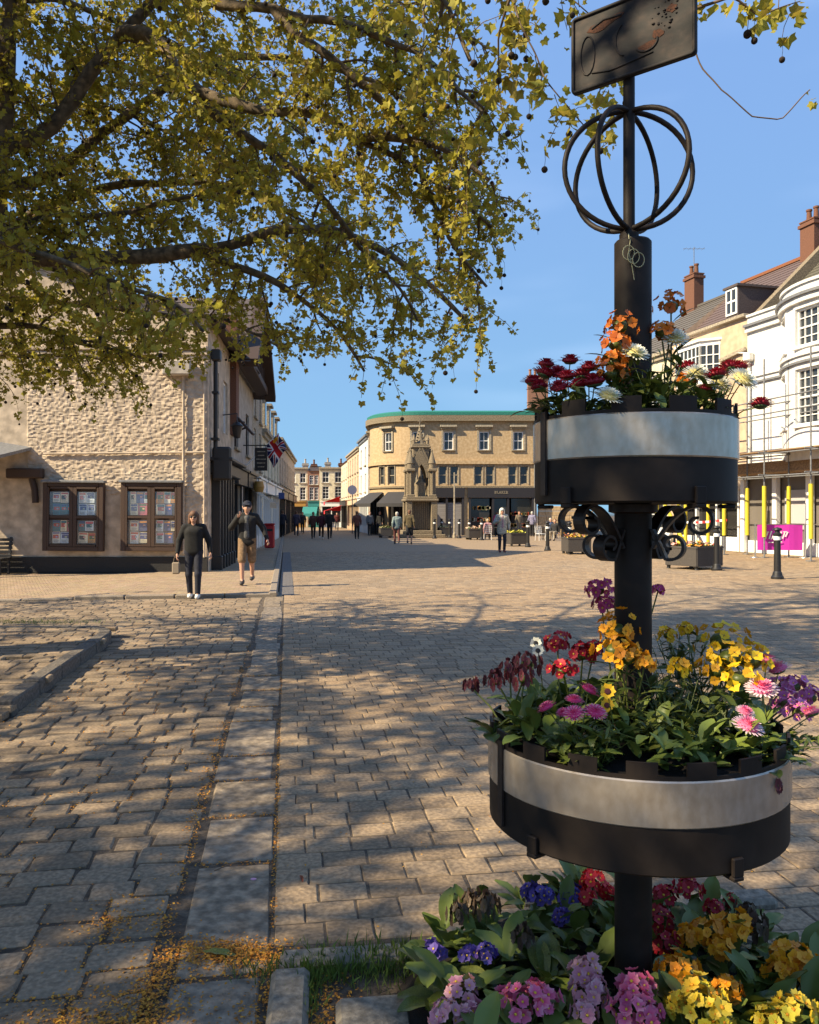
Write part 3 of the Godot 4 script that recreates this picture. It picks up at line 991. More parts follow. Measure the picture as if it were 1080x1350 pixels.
	g = Geo.new()
	g.tube([Vector3(-0.02, 0, 0), Vector3(1.25, 1.25, 0)], [0.03, 0.025], 6)
	part("pole", g, M["white_paint"], fl)
	var im := Image.create(96, 48, false, Image.FORMAT_RGB8)
	for y in 48:
		for x in 96:
			var u := absf(x - 47.5) / 48.0
			var v2 := absf(y - 23.5) / 24.0
			var q := Color(0.03, 0.05, 0.3)
			if absf(u - v2) < 0.22: q = Color(0.85, 0.85, 0.85)
			if absf(u - v2) < 0.09: q = Color(0.62, 0.02, 0.06)
			if u < 0.17 or v2 < 0.34: q = Color(0.85, 0.85, 0.85)
			if u < 0.10 or v2 < 0.2: q = Color(0.65, 0.02, 0.06)
			if x < 26 and y < 26 and (Vector2(x, y).distance_to(Vector2(13, 13)) < 9): q = Color(0.85, 0.6, 0.1)
			im.set_pixel(x, y, q)
	var st := SurfaceTool.new()
	st.begin(Mesh.PRIMITIVE_TRIANGLES)
	var nx := 14
	var ny := 10
	for j in ny:
		for i in nx:
			for q in [[0, 0], [1, 1], [1, 0], [0, 0], [0, 1], [1, 1]]:
				var u: float = (i + q[0]) / float(nx)
				var w: float = (j + q[1]) / float(ny)
				st.set_uv(Vector2(u, w))
				var hang := Vector3(0.62 + 0.62 * (1 - w * 0.9) + u * 0.36, 0.62 + 0.6 * (1 - w * 0.9) - u * (0.62 - 0.12 * sin(w * 5.0)), 0.09 * sin(u * 9 + w * 4) + 0.05 * sin(w * 11))
				st.add_vertex(hang)
	st.generate_normals()
	var fm := StandardMaterial3D.new()
	fm.albedo_texture = ImageTexture.create_from_image(im); fm.roughness = 0.8; fm.cull_mode = BaseMaterial3D.CULL_DISABLED
	fm.backlight_enabled = true; fm.backlight = Color(0.3, 0.3, 0.3)
	part("cloth", st.commit(), fm, fl)

	var ca := thing("gabled_sign_bracket", "dark gabled timber bracket jutting over the pavement", "bracket", Vector3(-5.92, 4.1, -27.0))
	g = Geo.new()
	g.bar(Vector3(0.0, 0.95, 0), Vector3(0.78, 0.1, 0), 0.34, 0.07); g.bar(Vector3(0.02, 0.55, 0), Vector3(0.5, 0.5, 0), 0.05, 0.05)
	g.bar(Vector3(0.0, 0.1, 0.1), Vector3(0.62, 0.34, 0.1), 0.05, 0.06)
	part("frame", g, M["dark_timber"], ca)
	var ln := thing("wall_lantern", "black lantern on an iron arm above the black shopfront", "lantern", Vector3(-5.62, 3.85, -24.6))
	g = Geo.new()
	g.tube([Vector3(-0.02, 0.7, 0), Vector3(0.45, 0.75, 0), Vector3(0.45, 0.5, 0)], [0.02], 6)
	part("arm", g, M["black_paint"], ln)
	g = Geo.new()
	g.lathe([Vector2(0.0, 0.0), Vector2(0.10, 0.02), Vector2(0.17, 0.36), Vector2(0.2, 0.38), Vector2(0.06, 0.5), Vector2(0.0, 0.52)], 6, Vector3(0.45, 0, 0))
	part("body", g, M["black_paint"], ln)
	var ys := thing("round_sign", "ochre barrel shaped hanging sign on the shaded side", "sign", Vector3(-5.95, 2.45, -32.4))
	g = Geo.new()
	g.lathe([Vector2(0.0, 0.0), Vector2(0.17, 0.0), Vector2(0.22, 0.2), Vector2(0.17, 0.42), Vector2(0.0, 0.42)], 12)
	part("barrel", g, mat("ochre_paint", 0.38, 0.20, 0.04, 0.6), ys)
	g = Geo.new()
	g.tube([Vector3(-0.5, 0.55, 0), Vector3(0.1, 0.55, 0)], [0.02], 6); g.tube([Vector3(0, 0.55, 0), Vector3(0, 0.4, 0)], [0.015], 5)
	part("arm", g, M["black_paint"], ys)
	var bl := thing("square_sign", "small square blue projecting sign above the far shopfronts", "sign", Vector3(-6.55, 2.35, -42.0))
	g = Geo.new()
	g.bev(Vector3(0, 0.16, 0), Vector3(0.3, 0.32, 0.06), 0.01)
	part("panel", g, mat("blue_paint", 0.04, 0.07, 0.22, 0.5), bl)
	g = Geo.new()
	g.tube([Vector3(-0.8, 0.16, 0), Vector3(-0.15, 0.16, 0)], [0.02], 5)
	part("arm", g, M["black_paint"], bl)
	# red litter bin / stand on the pavement
	var rb := thing("red_stand", "red box shaped stand on the shaded pavement", "stand", Vector3(-6.05, 0.09, -35.5), 0.1)
	g = Geo.new()
	g.bev(Vector3(0, 0.52, 0), Vector3(0.42, 1.0, 0.42), 0.05); g.bev(Vector3(0, 1.05, 0), Vector3(0.46, 0.08, 0.46), 0.03)
	part("body", g, mat("red_paint", 0.42, 0.015, 0.02, 0.5), rb)
	g = Geo.new()
	g.box(Vector3(0, 0.8, 0.215), Vector3(0.28, 0.1, 0.01))
	part("slot", g, M["black_paint"], rb)
	# café awning and planter by the shop
	var aw := thing("striped_awning", "fringed cream awning over a shop on the shaded side", "awning", Vector3(-6.35, 2.05, -32.0), TH)
	g = Geo.new()
	g.quad(Vector3(0, 0, 0.9), Vector3(4, 0, 0.9), Vector3(4, 0.6, 0.03), Vector3(0, 0.6, 0.03)); g.quad(Vector3(0, -0.22, 0.9), Vector3(4, -0.22, 0.9), Vector3(4, 0, 0.9), Vector3(0, 0, 0.9))
	part("canvas", g, M["pale_stone"], aw)

# ---------------------------------------------------------------- far end of the street
func far_street() -> void:
	var cr: Material = M["render_pale"]
	house("far_cream_house", "cream corniced house closing the far end of the street", Vector3(-15.5, 0.0, -96), 0.06, 3.6, 7.0, 9, cr, [[0.3, 3.3, 0, 2.7, "shop"]] + rows(3.6, 3, 0.7, 3.2, 4.7) + rows(3.6, 3, 0.7, 5.2, 6.4, [2, 2]), {"cornice": M["pale_stone"], "flat": true, "rise": 0.0, "shop": M["ochre_paint"], "chimneys": [[3.0, -4.5, 0.7, 0.7, M["render_grey"]]]})
	house("far_brick_house", "narrow red brick fronted house between cream houses", Vector3(-11.9, 0.0, -95.8), 0.06, 1.4, 6.6, 9, M["brick_red"], [[0.1, 1.3, 0, 2.7, "shop"], [0.2, 0.7, 3.2, 4.7], [0.8, 1.25, 3.2, 4.7], [0.2, 0.7, 5.0, 6.1], [0.8, 1.25, 5.0, 6.1]], {"rise": 0.7, "shop": mat("teal_paint", 0.03, 0.2, 0.19, 0.6), "chimneys": [[0.5, -4.5, 0.7, 0.3]]})
	house("far_white_house", "pale painted house with sash windows beside the narrow brick one", Vector3(-10.5, 0.0, -95.6), 0.06, 2.9, 7.0, 9, M["render_pale"], [[0.2, 2.6, 0, 2.7, "shop"]] + rows(2.9, 2, 0.8, 3.3, 4.8) + rows(2.9, 2, 0.8, 5.2, 6.5, [2, 2]), {"flat": true, "rise": 0.0, "cornice": M["pale_stone"], "shop": M["white_paint"], "chimneys": [[0.8, -4.5, 0.7, 0.8, M["render_grey"]], [2.4, -4.5, 0.6, 0.7]]})
	# sunny right hand side, facades looking towards the shaded side
	var d0 := Vector3(-7.9, 0, -95.0)
	var d1 := Vector3(-3.35, 0, -66.0)
	var dv := (d1 - d0).normalized()
	var th := atan2(-dv.z, dv.x)
	var total := d0.distance_to(d1)
	house("tiled_roof_house", "cream house with an orange clay tile roof on the sunny side", d0, th, total * 0.30, 7.2, 8, cr, [[0.4, total * 0.30 - 0.4, 0, 2.7, "shop"]] + rows(total * 0.30, 3, 1.0, 3.4, 4.9) + rows(total * 0.30, 3, 1.0, 5.3, 6.6, [2, 2]), {"roof": M["clay_tile"], "rise": 2.0, "chimneys": [[1.5, -4, 1.4, 1.2]]})
	house("long_cream_house", "long yellowish house with tall windows on the sunny side of the street", d0 + dv * total * 0.30, th, total * 0.45, 7.6, 8, M["render_yellow"], [[0.4, total * 0.45 - 0.4, 0, 2.7, "shop"]] + rows(total * 0.45, 5, 1.0, 3.4, 5.0) + rows(total * 0.45, 5, 1.0, 5.4, 6.9, [2, 2]), {"cornice": M["pale_stone"], "rise": 1.2, "shop": M["render_yellow"], "chimneys": [[3, -4, 1.4, 1.4]]})
	house("tall_white_house", "tall white house with a flat dark parapet next to the curved stone building", d0 + dv * total * 0.75, th, total * 0.25, 8.0, 8, M["render_white"], [[0.4, total * 0.25 - 0.4, 0, 2.7, "shop"]] + rows(total * 0.25, 2, 1.2, 3.4, 4.9) + rows(total * 0.25, 2, 1.2, 5.6, 7.1, [2, 2]), {"flat": true, "cornice": M["lead"], "shop": M["white_paint"]})
	for a in [["red_awning", "red shop awning jutting into the far street", Vector3(-7.3, 3.4, -86.0), mat("awning_red", 0.55, 0.02, 0.03, 0.8), 2.6, 1.7], ["red_awning", "lower red and white awning over a far shop", Vector3(-7.6, 2.5, -91.0), M["awning_red"], 2.2, 1.9]]:
		var o := thing(a[0], a[1], "awning", a[2], th)
		var g := Geo.new()
		g.quad(Vector3(0, -0.6, a[5]), Vector3(a[4], -0.6, a[5]), Vector3(a[4], 0, 0), Vector3(0, 0, 0)); g.quad(Vector3(0, -0.95, a[5]), Vector3(a[4], -0.95, a[5]), Vector3(a[4], -0.6, a[5]), Vector3(0, -0.6, a[5]))
		g.tri(Vector3(0, -0.6, 0), Vector3(0, -0.6, a[5]), Vector3(0, 0, 0))
		part("canvas", g, a[3], o)
	var ta := thing("teal_awning", "teal green shop awning at the end of the street", "awning", Vector3(-12.4, 2.2, -95.6))
	var g := Geo.new()
	g.quad(Vector3(0, -0.6, 1.2), Vector3(1.7, -0.6, 1.2), Vector3(1.7, 0.2, 0), Vector3(0, 0.2, 0)); g.quad(Vector3(0, -0.95, 1.2), Vector3(1.7, -0.95, 1.2), Vector3(1.7, -0.6, 1.2), Vector3(0, -0.6, 1.2))
	part("canvas", g, M["teal_paint"], ta)
	var rs := thing("round_road_sign", "round road sign on a grey post at the mouth of the street", "road sign", Vector3(-4.6, 0, -66.0))
	g = Geo.new()
	g.tube([Vector3(0, 0, 0), Vector3(0, 3.9, 0)], [0.05], 6)
	part("post", g, M["lead"], rs)
	g = Geo.new()
	g.tube([Vector3(0, 3.5, 0.06), Vector3(0, 3.5, 0.09)], [0.38], 16)
	part("disc", g, mat("sign_blue", 0.12, 0.13, 0.22, 0.5), rs)
# ---------------------------------------------------------------- the curved sandstone building
func curved_building() -> void:
	var t := thing("curved_stone_building", "honey coloured stone building with rounded corner and green topped parapet", "building", Vector3(1.1, 0, -60.0))
	# x runs along the wall: negative is round the corner (radius 4.2) and back along the street
	var R := 4.2
	var arc := R * PI / 2
	var f := func(x: float, z: float) -> Vector3:
		if x >= 0: return Vector3(x, 0, z)
		if x > -arc:
			var a := -x / R
			return Vector3(-sin(a) * (R + z), 0, -R + cos(a) * (R + z))
		return Vector3(-R - z, 0, -R + (x + arc))
	var st: Material = M["sandstone"]
	var low := []
	var up := []
	for c in [1.75, 4.35, 6.85]:
		low.append([c - 0.72, c - 0.12, 3.75, 5.1]); low.append([c + 0.12, c + 0.72, 3.75, 5.1])
		up.append([c - 0.36, c + 0.36, 6.25, 7.6])
	up.append([-0.9, -0.2, 6.25, 7.6]); up.append([-3.3, -2.6, 6.25, 7.6])
	low.append([-3.9, -3.3, 3.75, 5.1]); low.append([-2.9, -2.3, 3.75, 5.1]); low.append([-1.2, -0.6, 3.75, 5.1]); low.append([-0.3, 0.3, 3.75, 5.1])
	for k in 4:
		up.append([-arc - 0.9 - k * 1.7, -arc - 0.2 - k * 1.7, 6.25, 7.6]); low.append([-arc - 1.0 - k * 1.7, -arc - 0.2 - k * 1.7, 3.75, 5.1])
	var shops := [[-5.9, -3.3, 0.0, 2.75], [-2.9, -0.4, 0.0, 2.75], [0.5, 2.75, 0.0, 2.75], [3.35, 7.85, 0.0, 2.75]]
	facade(t, -13, 8.2, 0, 8.9, low + up + shops, st, f, 0.35)
	var g := Geo.new()
	g.quad(Vector3(8.2, 0, 0), Vector3(8.2, 0, -12), Vector3(8.2, 8.9, -12), Vector3(8.2, 8.9, 0))
	g.quad(Vector3(8.2, 0, -12), Vector3(-4.2, 0, -12), Vector3(-4.2, 8.9, -12), Vector3(8.2, 8.9, -12))
	part("side_wall", g, st, t)
	for h in up:
		var w := window(t, h, 2, 2, M["white_paint"], M["glass"], M["old_stone"], f)
		var gh := Geo.new()
		gh.bev(Vector3(0, 1.72, 0.14), Vector3(1.25, 0.16, 0.36), 0.02); gh.bev(Vector3(0, 1.58, 0.06), Vector3(1.1, 0.14, 0.14), 0.02)
		gh.box(Vector3(-0.45, 0.67, 0.02), Vector3(0.14, 1.5, 0.08)); gh.box(Vector3(0.45, 0.67, 0.02), Vector3(0.14, 1.5, 0.08))
		part("hood", gh, M["pale_stone"], w)
	for h in low:
		window(t, h, 1, 2, M["pale_stone"], M["glass"], null, f, 0.06)
	# string course, cornice and parapet follow the wall
	for c in [["string_course", 5.35, 0.26, 0.16, M["sandstone"]], ["string_course", 3.55, 0.14, 0.10, M["old_stone"]], ["cornice", 8.55, 0.42, 0.34, M["old_stone"]], ["roof_edge", 8.9, 0.22, 0.22, rich("green_copper", 0.02, 0.26, 0.20, 0.75, 1.2, 0.03, 0.6, 4.0)]]:
		g = Geo.new()
		var x := -13.0
		while x < 8.2:
			var x2 := minf(x + 0.35, 8.2)
			var y0: float = c[1] - c[2] / 2
			var y1: float = c[1] + c[2] / 2
			var a: Vector3 = f.call(x, c[3])
			var b: Vector3 = f.call(x2, c[3])
			var a0: Vector3 = f.call(x, -0.02)
			var b0: Vector3 = f.call(x2, -0.02)
			var y := func(p: Vector3, q: float) -> Vector3: return Vector3(p.x, q, p.z)
			g.quad(y.call(a, y0), y.call(b, y0), y.call(b, y1), y.call(a, y1)); g.quad(y.call(a, y1), y.call(b, y1), y.call(b0, y1 + (0.12 if c[0] == "roof_edge" else 0.0)), y.call(a0, y1 + (0.12 if c[0] == "roof_edge" else 0.0)))
			g.quad(y.call(a0, y0), y.call(b0, y0), y.call(b, y0), y.call(a, y0))
			x = x2
		part(c[0], g, c[4], t)
	g = Geo.new()
	g.quad(Vector3(-4.2, 8.85, -4), Vector3(8.2, 8.85, 0), Vector3(8.2, 8.85, -12), Vector3(-4.2, 8.85, -12)); g.tri(Vector3(-4.2, 8.85, -4), Vector3(0, 8.85, 0), Vector3(8.2, 8.85, 0))
	var rf := part("roof", g, M["lead"], t)
	chimney(rf, Vector3(9.2, 8.0, -6), 1.6, 4.6, M["brick_red"])
	# shopfronts: dark boards, one with goods in the windows, one shuttered
	g = Geo.new()
	g.box(Vector3(5.6, 3.12, 0.08), Vector3(4.9, 0.72, 0.2))
	g.box(Vector3(1.62, 3.12, 0.08), Vector3(2.6, 0.7, 0.2))
	for x in [3.3, 5.0, 6.1, 7.9, 0.42, 2.8, 1.62]: g.box(Vector3(x, 1.38, 0.02), Vector3(0.16, 2.76, 0.2))
	g.box(Vector3(4.15, 0.3, -0.04), Vector3(1.55, 0.6, 0.14)); g.box(Vector3(7.0, 0.3, -0.04), Vector3(1.6, 0.6, 0.14))
	var sf := part("shopfront", g, mat("shop_black", 0.02, 0.018, 0.022, 0.5), t)
	g = Geo.new()
	for x in [4.15, 5.55, 7.0]: g.box(Vector3(x, 1.5, -0.16), Vector3(1.6, 2.4, 0.02))
	part("pane", g, M["shop_glass"], sf)
	g = Geo.new()
	rng.seed = 77
	for k in 110:
		var sx := 3.5 + rnd(0, 1.3) if k % 2 else 6.3 + rnd(0, 1.4)
		g.col = [Color(0.4, 0.06, 0.03), Color(0.45, 0.2, 0.04), Color(0.3, 0.25, 0.15), Color(0.1, 0.12, 0.05), Color(0.5, 0.45, 0.35)][rng.randi() % 5]
		g.box(Vector3(sx, 0.72 + 0.42 * (k % 4) + rnd(0, 0.05), -0.1), Vector3(rnd(0.07, 0.16), rnd(0.12, 0.3), 0.06))
	part("goods", g, vcol("goods", 0.7), sf)
	var tm := TextMesh.new()
	tm.text = "BLAKER"; tm.font_size = 16; tm.pixel_size = 0.016; tm.depth = 0.02
	var sfnt := SystemFont.new()
	sfnt.font_names = PackedStringArray(["Droid Serif"])
	tm.font = sfnt
	var lt := part("lettering", tm, M["pale_stone"], sf)
	lt.position = Vector3(5.6, 3.14, 0.2)
	for k in 2:
		g = Geo.new()
		for j in 16: g.box(Vector3(1.04 + k * 1.16, 0.08 + j * 0.15, -0.06 - 0.01 * (j % 2)), Vector3(1.0, 0.14, 0.03))
		part("roller_shutter", g, mat("shutter_grey", 0.24, 0.22, 0.21, 0.6), t)
	for k in 2:
		g = Geo.new()
		var x0 := [-5.9, -2.9][k] as float
		for j in 5:
			var a: Vector3 = f.call(x0 + j * 0.5, 0.05)
			var b: Vector3 = f.call(x0 + (j + 1) * 0.5, 0.05)
			var a1: Vector3 = f.call(x0 + j * 0.5, 1.3)
			var b1: Vector3 = f.call(x0 + (j + 1) * 0.5, 1.3)
			g.quad(a1 + Vector3.UP * 2.35, b1 + Vector3.UP * 2.35, b + Vector3.UP * 3.2, a + Vector3.UP * 3.2); g.quad(a1 + Vector3.UP * 2.1, b1 + Vector3.UP * 2.1, b1 + Vector3.UP * 2.35, a1 + Vector3.UP * 2.35)
		part("awning", g, mat("awning_black", 0.035, 0.033, 0.035, 0.8), t)
		g = Geo.new()
		for j in 6:
			var a: Vector3 = f.call(x0 + j * 0.5, -0.05)
			g.box(a + Vector3.UP * 1.4, Vector3(0.1, 2.7, 0.1))
		var wf := part("shopfront", g, M["black_paint"], t)
		g = Geo.new()
		for j in 5:
			var a: Vector3 = f.call(x0 + j * 0.5, -0.14)
			var b: Vector3 = f.call(x0 + (j + 1) * 0.5, -0.14)
			g.quad(a, b, b + Vector3.UP * 2.74, a + Vector3.UP * 2.74)
		part("pane", g, M["shop_glass"], wf)
	g = Geo.new()
	g.tube([Vector3(8.05, 0.2, 0.1), Vector3(8.05, 8.4, 0.1)], [0.07], 8)
	part("downpipe", g, M["lead"], t)

# ---------------------------------------------------------------- gothic conduit in the middle of the square
func conduit_house() -> void:
	var t := thing("gothic_monument", "weathered gothic stone fountain house with pinnacles and a cross", "monument", Vector3(0.70, 0, -55.5), 0.12)
	t.scale = Vector3(0.84, 1.0, 0.84)
	var st: Material = M["old_stone"]
	var g := Geo.new()
	g.bev(Vector3(0, 0.12, 0), Vector3(3.6, 0.24, 3.6), 0.03); g.bev(Vector3(0, 0.36, 0), Vector3(3.1, 0.24, 3.1), 0.03)
	part("step", g, st, t)
	g = Geo.new()
	for s in [[-1, -1], [1, -1], [1, 1], [-1, 1]]:
		g.bev(Vector3(s[0] * 1.0, 1.45, s[1] * 1.0), Vector3(0.5, 1.95, 0.5), 0.04)
	g.bev(Vector3(0, 1.5, 0), Vector3(1.5, 1.9, 1.5), 0.02)
	g.bev(Vector3(0, 2.5, 0), Vector3(2.7, 0.18, 2.7), 0.05); g.bev(Vector3(0, 2.66, 0), Vector3(2.5, 0.14, 2.5), 0.04)
	part("base", g, st, t)
	g = Geo.new()
	for k in 9:
		for s in 4:
			var b := Basis(Vector3.UP, s * PI / 2)
			g.tube([b * Vector3(-0.68 + k * 0.17, 0.5, 0.86), b * Vector3(-0.68 + k * 0.17, 2.35, 0.86)], [0.018], 4)
	part("grille", g, M["black_paint"], t)
	for s in [[-1, -1], [1, -1], [1, 1], [-1, 1]]:
		g = Geo.new()
		var c := Vector3(s[0] * 0.86, 0, s[1] * 0.86)
		g.bev(c + Vector3(0, 3.6, 0), Vector3(0.34, 1.8, 0.34), 0.05)
		for q in [Vector3(0.22, 0, 0), Vector3(-0.22, 0, 0), Vector3(0, 0, 0.22), Vector3(0, 0, -0.22)]:
			g.tube([c + q + Vector3(0, 2.74, 0), c + q + Vector3(0, 4.4, 0)], [0.08], 8)
		g.bev(c + Vector3(0, 4.5, 0), Vector3(0.72, 0.2, 0.72), 0.05); g.bev(c + Vector3(0, 2.8, 0), Vector3(0.66, 0.14, 0.66), 0.04)
		g.lathe([Vector2(0.28, 4.6), Vector2(0.26, 4.9), Vector2(0.32, 4.95), Vector2(0.05, 5.75), Vector2(0.09, 5.8), Vector2(0.0, 5.95)], 8, c)
		part("buttress", g, st, t)
	# pointed arches with gables on the four sides
	for s in 4:
		var b := Basis(Vector3.UP, s * PI / 2)
		g = Geo.new()
		var poly := PackedVector2Array([Vector2(-0.72, 4.0), Vector2(-0.42, 4.0), Vector2(-0.36, 4.35), Vector2(-0.2, 4.68), Vector2(0, 4.9), Vector2(0.2, 4.68), Vector2(0.36, 4.35), Vector2(0.42, 4.0), Vector2(0.72, 4.0), Vector2(0.72, 4.6), Vector2(0, 5.85), Vector2(-0.72, 4.6)])
		g.plate(poly, Transform3D(b, b * Vector3(0, 0, 0.72)), 0.2)
		g.bar(b * Vector3(-0.78, 4.55, 0.84), b * Vector3(0, 5.92, 0.84), 0.12, 0.3); g.bar(b * Vector3(0.78, 4.55, 0.84), b * Vector3(0, 5.92, 0.84), 0.12, 0.3)
		part("gable", g, st, t)
	g = Geo.new()
	g.bev(Vector3(0, 3.2, 0), Vector3(0.7, 1.1, 0.7), 0.1)
	g.lathe([Vector2(0.45, 2.73), Vector2(0.4, 3.7), Vector2(0.25, 3.8), Vector2(0.0, 4.2)], 8)
	part("font", g, st, t)
	g = Geo.new()
	g.bev(Vector3(0, 5.5, 0), Vector3(1.35, 1.1, 1.35), 0.06); g.bev(Vector3(0, 6.06, 0), Vector3(1.6, 0.14, 1.6), 0.05); g.bev(Vector3(0, 6.2, 0), Vector3(1.4, 0.16, 1.4), 0.03)
	for s in [[-1, -1], [1, -1], [1, 1], [-1, 1]]:
		g.lathe([Vector2(0.14, 6.2), Vector2(0.14, 6.5), Vector2(0.17, 6.52), Vector2(0.0, 6.95)], 6, Vector3(s[0] * 0.55, 0, s[1] * 0.55))
	g.lathe([Vector2(0.55, 6.25), Vector2(0.36, 6.6), Vector2(0.2, 7.05), Vector2(0.08, 7.4), Vector2(0.1, 7.45), Vector2(0.04, 7.55), Vector2(0.0, 7.56)], 8)
	for k in 5:
		for s in 4:
			var b := Basis(Vector3.UP, s * PI / 2 + PI / 4)
			g.ball(b * Vector3(0, 6.35 + k * 0.2, 0.52 - k * 0.09), Vector3(0.07, 0.06, 0.08), 4, 6)
	part("lantern", g, st, t)
	g = Geo.new()
	g.bev(Vector3(0, 7.78, 0), Vector3(0.09, 0.5, 0.09), 0.015); g.bev(Vector3(0, 7.85, 0), Vector3(0.34, 0.09, 0.08), 0.015)
	part("cross", g, st, t)

# ---------------------------------------------------------------- right hand side of the square
func right_row() -> void:
	var TH := -1.305             # -74.8 degrees
	var ux := Vector3(cos(TH), 0, -sin(TH))       # along the facades, towards the camera
	var Q := func(d: float) -> Vector3: return Vector3(14.65 - 0.273 * (d - 31.9), 0, -d)
	# the white bow fronted house
	var W := 10.5
	var t := thing("white_bow_house", "white painted bow fronted house behind the scaffold", "building", Q.call(34.1), TH)
	var BR := 3.6        # radius of the bow
	var bc := 5.1        # its middle
	var hw := 2.9
	var rise := BR - sqrt(BR * BR - hw * hw)
	var f := func(x: float, z: float) -> Vector3:
		var d := x - bc
		if absf(d) >= hw: return Vector3(x, 0, z)
		var a := asin(d / BR)
		var zz := sqrt(BR * BR - d * d) - (BR - rise)
		return Vector3(x + sin(a) * z, 0, zz + cos(a) * z)
	var holes := []
	for c in [3.1, 5.1, 7.1]:
		holes.append([c - 0.62, c + 0.62, 4.75, 6.75]); holes.append([c - 0.62, c + 0.62, 7.55, 8.9])
	var white: Material = M["render_white"]
	facade(t, 0, W, 3.5, 9.75, holes, white, f, 0.29)
	for h in holes:
		window(t, h, 4, 6 if h[3] < 7 else 4, M["white_paint"], M["glass"], M["white_paint"], f, 0.07)
	for c in [[9.2, 0.22, 0.14, white, "cornice"], [9.35, 0.1, 0.24, M["lead"], "cornice"], [9.78, 0.1, 0.08, white, "coping"], [7.25, 0.1, 0.08, white, "band"], [6.98, 0.08, 0.10, M["lead"], "band"]]:
		var g := Geo.new()
		var x := 0.0
		while x < W:
			var x2 := x + 0.29
			var a: Vector3 = f.call(x, c[2])
			var b: Vector3 = f.call(x2, c[2])
			var a0: Vector3 = f.call(x, -0.03)
			var b0: Vector3 = f.call(x2, -0.03)
			var lo: float = c[0] - c[1] / 2
			var hi: float = c[0] + c[1] / 2
			g.quad(a + Vector3.UP * lo, b + Vector3.UP * lo, b + Vector3.UP * hi, a + Vector3.UP * hi); g.quad(a + Vector3.UP * hi, b + Vector3.UP * hi, b0 + Vector3.UP * hi, a0 + Vector3.UP * hi); g.quad(a0 + Vector3.UP * lo, b0 + Vector3.UP * lo, b + Vector3.UP * lo, a + Vector3.UP * lo)
			x = x2
		part(c[4], g, c[3], t)
	# shop floor: fascia, columns and glass
	var g := Geo.new()
	g.bev(Vector3(W / 2, 3.36, 0.55), Vector3(W, 0.44, 1.2), 0.03)
	part("fascia", g, rich("fascia_tan", 0.48, 0.30, 0.16, 0.8, 1.0), t)
	g = Geo.new()
	for x in [0.2, 2.1, 3.9, 5.8, 7.6, 9.5]: g.bev(Vector3(x, 1.57, 0.32), Vector3(0.24, 3.14, 0.24), 0.03)
	g.bev(Vector3(W / 2, 0.25, 0.18), Vector3(W, 0.5, 0.22), 0.02)
	var sf := part("shopfront", g, M["white_paint"], t)
	g = Geo.new()
	g.box(Vector3(W / 2, 1.8, 0.12), Vector3(W, 2.7, 0.03))
	part("pane", g, mat("shop_glass_dusty", 0.16, 0.14, 0.12, 0.15), sf)
	g = Geo.new()
	g.box(Vector3(3.0, 1.75, 0.2), Vector3(1.1, 1.5, 0.02))
	part("window_poster", g, mat("poster_grey", 0.42, 0.40, 0.40, 0.8), sf)
	g = Geo.new()
	for k in 2: g.lathe([Vector2(0.12, 0), Vector2(0.16, 0.02), Vector2(0.12, 0.04)], 12, Vector3(0, 0, 0))
	g.quad(Vector3(0, 0, -9), Vector3(0, 0, 0), Vector3(0, 9.75, 0), Vector3(0, 9.75, -9)); g.quad(Vector3(W, 0, 0), Vector3(W, 0, -9), Vector3(W, 9.75, -9), Vector3(W, 9.75, 0))
	g.quad(Vector3(W, 0, -9), Vector3(0, 0, -9), Vector3(0, 9.75, -9), Vector3(W, 9.75, -9))
	g.quad(Vector3(0, 9.6, 0), Vector3(W, 9.6, 0), Vector3(W, 9.6, -1), Vector3(0, 9.6, -1))
	var x3 := 2.2
	while x3 < 8.0:
		var a: Vector3 = f.call(x3, -0.05)
		var b: Vector3 = f.call(x3 + 0.29, -0.05)
		g.quad(Vector3(x3, 9.6, -0.02), a + Vector3.UP * 9.6, b + Vector3.UP * 9.6, Vector3(x3 + 0.29, 9.6, -0.02))
		x3 += 0.29
	part("side_wall", g, white, t)
	g = Geo.new()
	slope(g, Vector3(0.5, 9.5, -0.35), Vector3(W, 9.5, -0.35), Vector3(0, 3.45, -3.65), 18, 0.02)
	slope(g, Vector3(W, 9.5, -8.6), Vector3(0.5, 9.5, -8.6), Vector3(0, 3.45, 4.6), 8, 0.02)
	var rf := part("roof", g, M["slate_mossy"], t)
	g = Geo.new()
	g.bar(Vector3(0.3, 9.6, -0.2), Vector3(0.3, 13.2, -4.0), 0.36, 0.45); g.bar(Vector3(0.3, 13.2, -4.0), Vector3(0.3, 9.6, -8.6), 0.36, 0.45)
	part("verge_parapet", g, M["old_stone"], t)
	g = Geo.new()
	g.tube([Vector3(0.25, 3.3, 0.12), Vector3(0.25, 7.9, 0.12)], [0.06], 8); g.bev(Vector3(0.25, 8.05, 0.16), Vector3(0.42, 0.34, 0.26), 0.04); g.tube([Vector3(0.25, 8.2, 0.12), Vector3(-0.6, 8.4, 0.1)], [0.05], 6)
	part("downpipe", g, white, t)

	# the yellow house next to it
	var w2 := 5.6
	t = thing("yellow_house", "yellow rendered house with a white oriel window next to the white one", "building", Q.call(34.1) - ux * w2, TH)
	facade(t, 0, w2, 0, 9.8, [[0.5, 5.1, 0, 2.9], [1.0, 2.0, 4.2, 5.9], [3.4, 4.4, 4.2, 5.9]], M["render_yellow"])
	window(t, [1.0, 2.0, 4.2, 5.9], 2, 4, M["white_paint"], M["glass"], M["white_paint"]); window(t, [3.4, 4.4, 4.2, 5.9], 2, 4, M["white_paint"], M["glass"], M["white_paint"])
	shopfront(t, [0.5, 5.1, 0, 2.9], M["white_paint"])
	g = Geo.new()
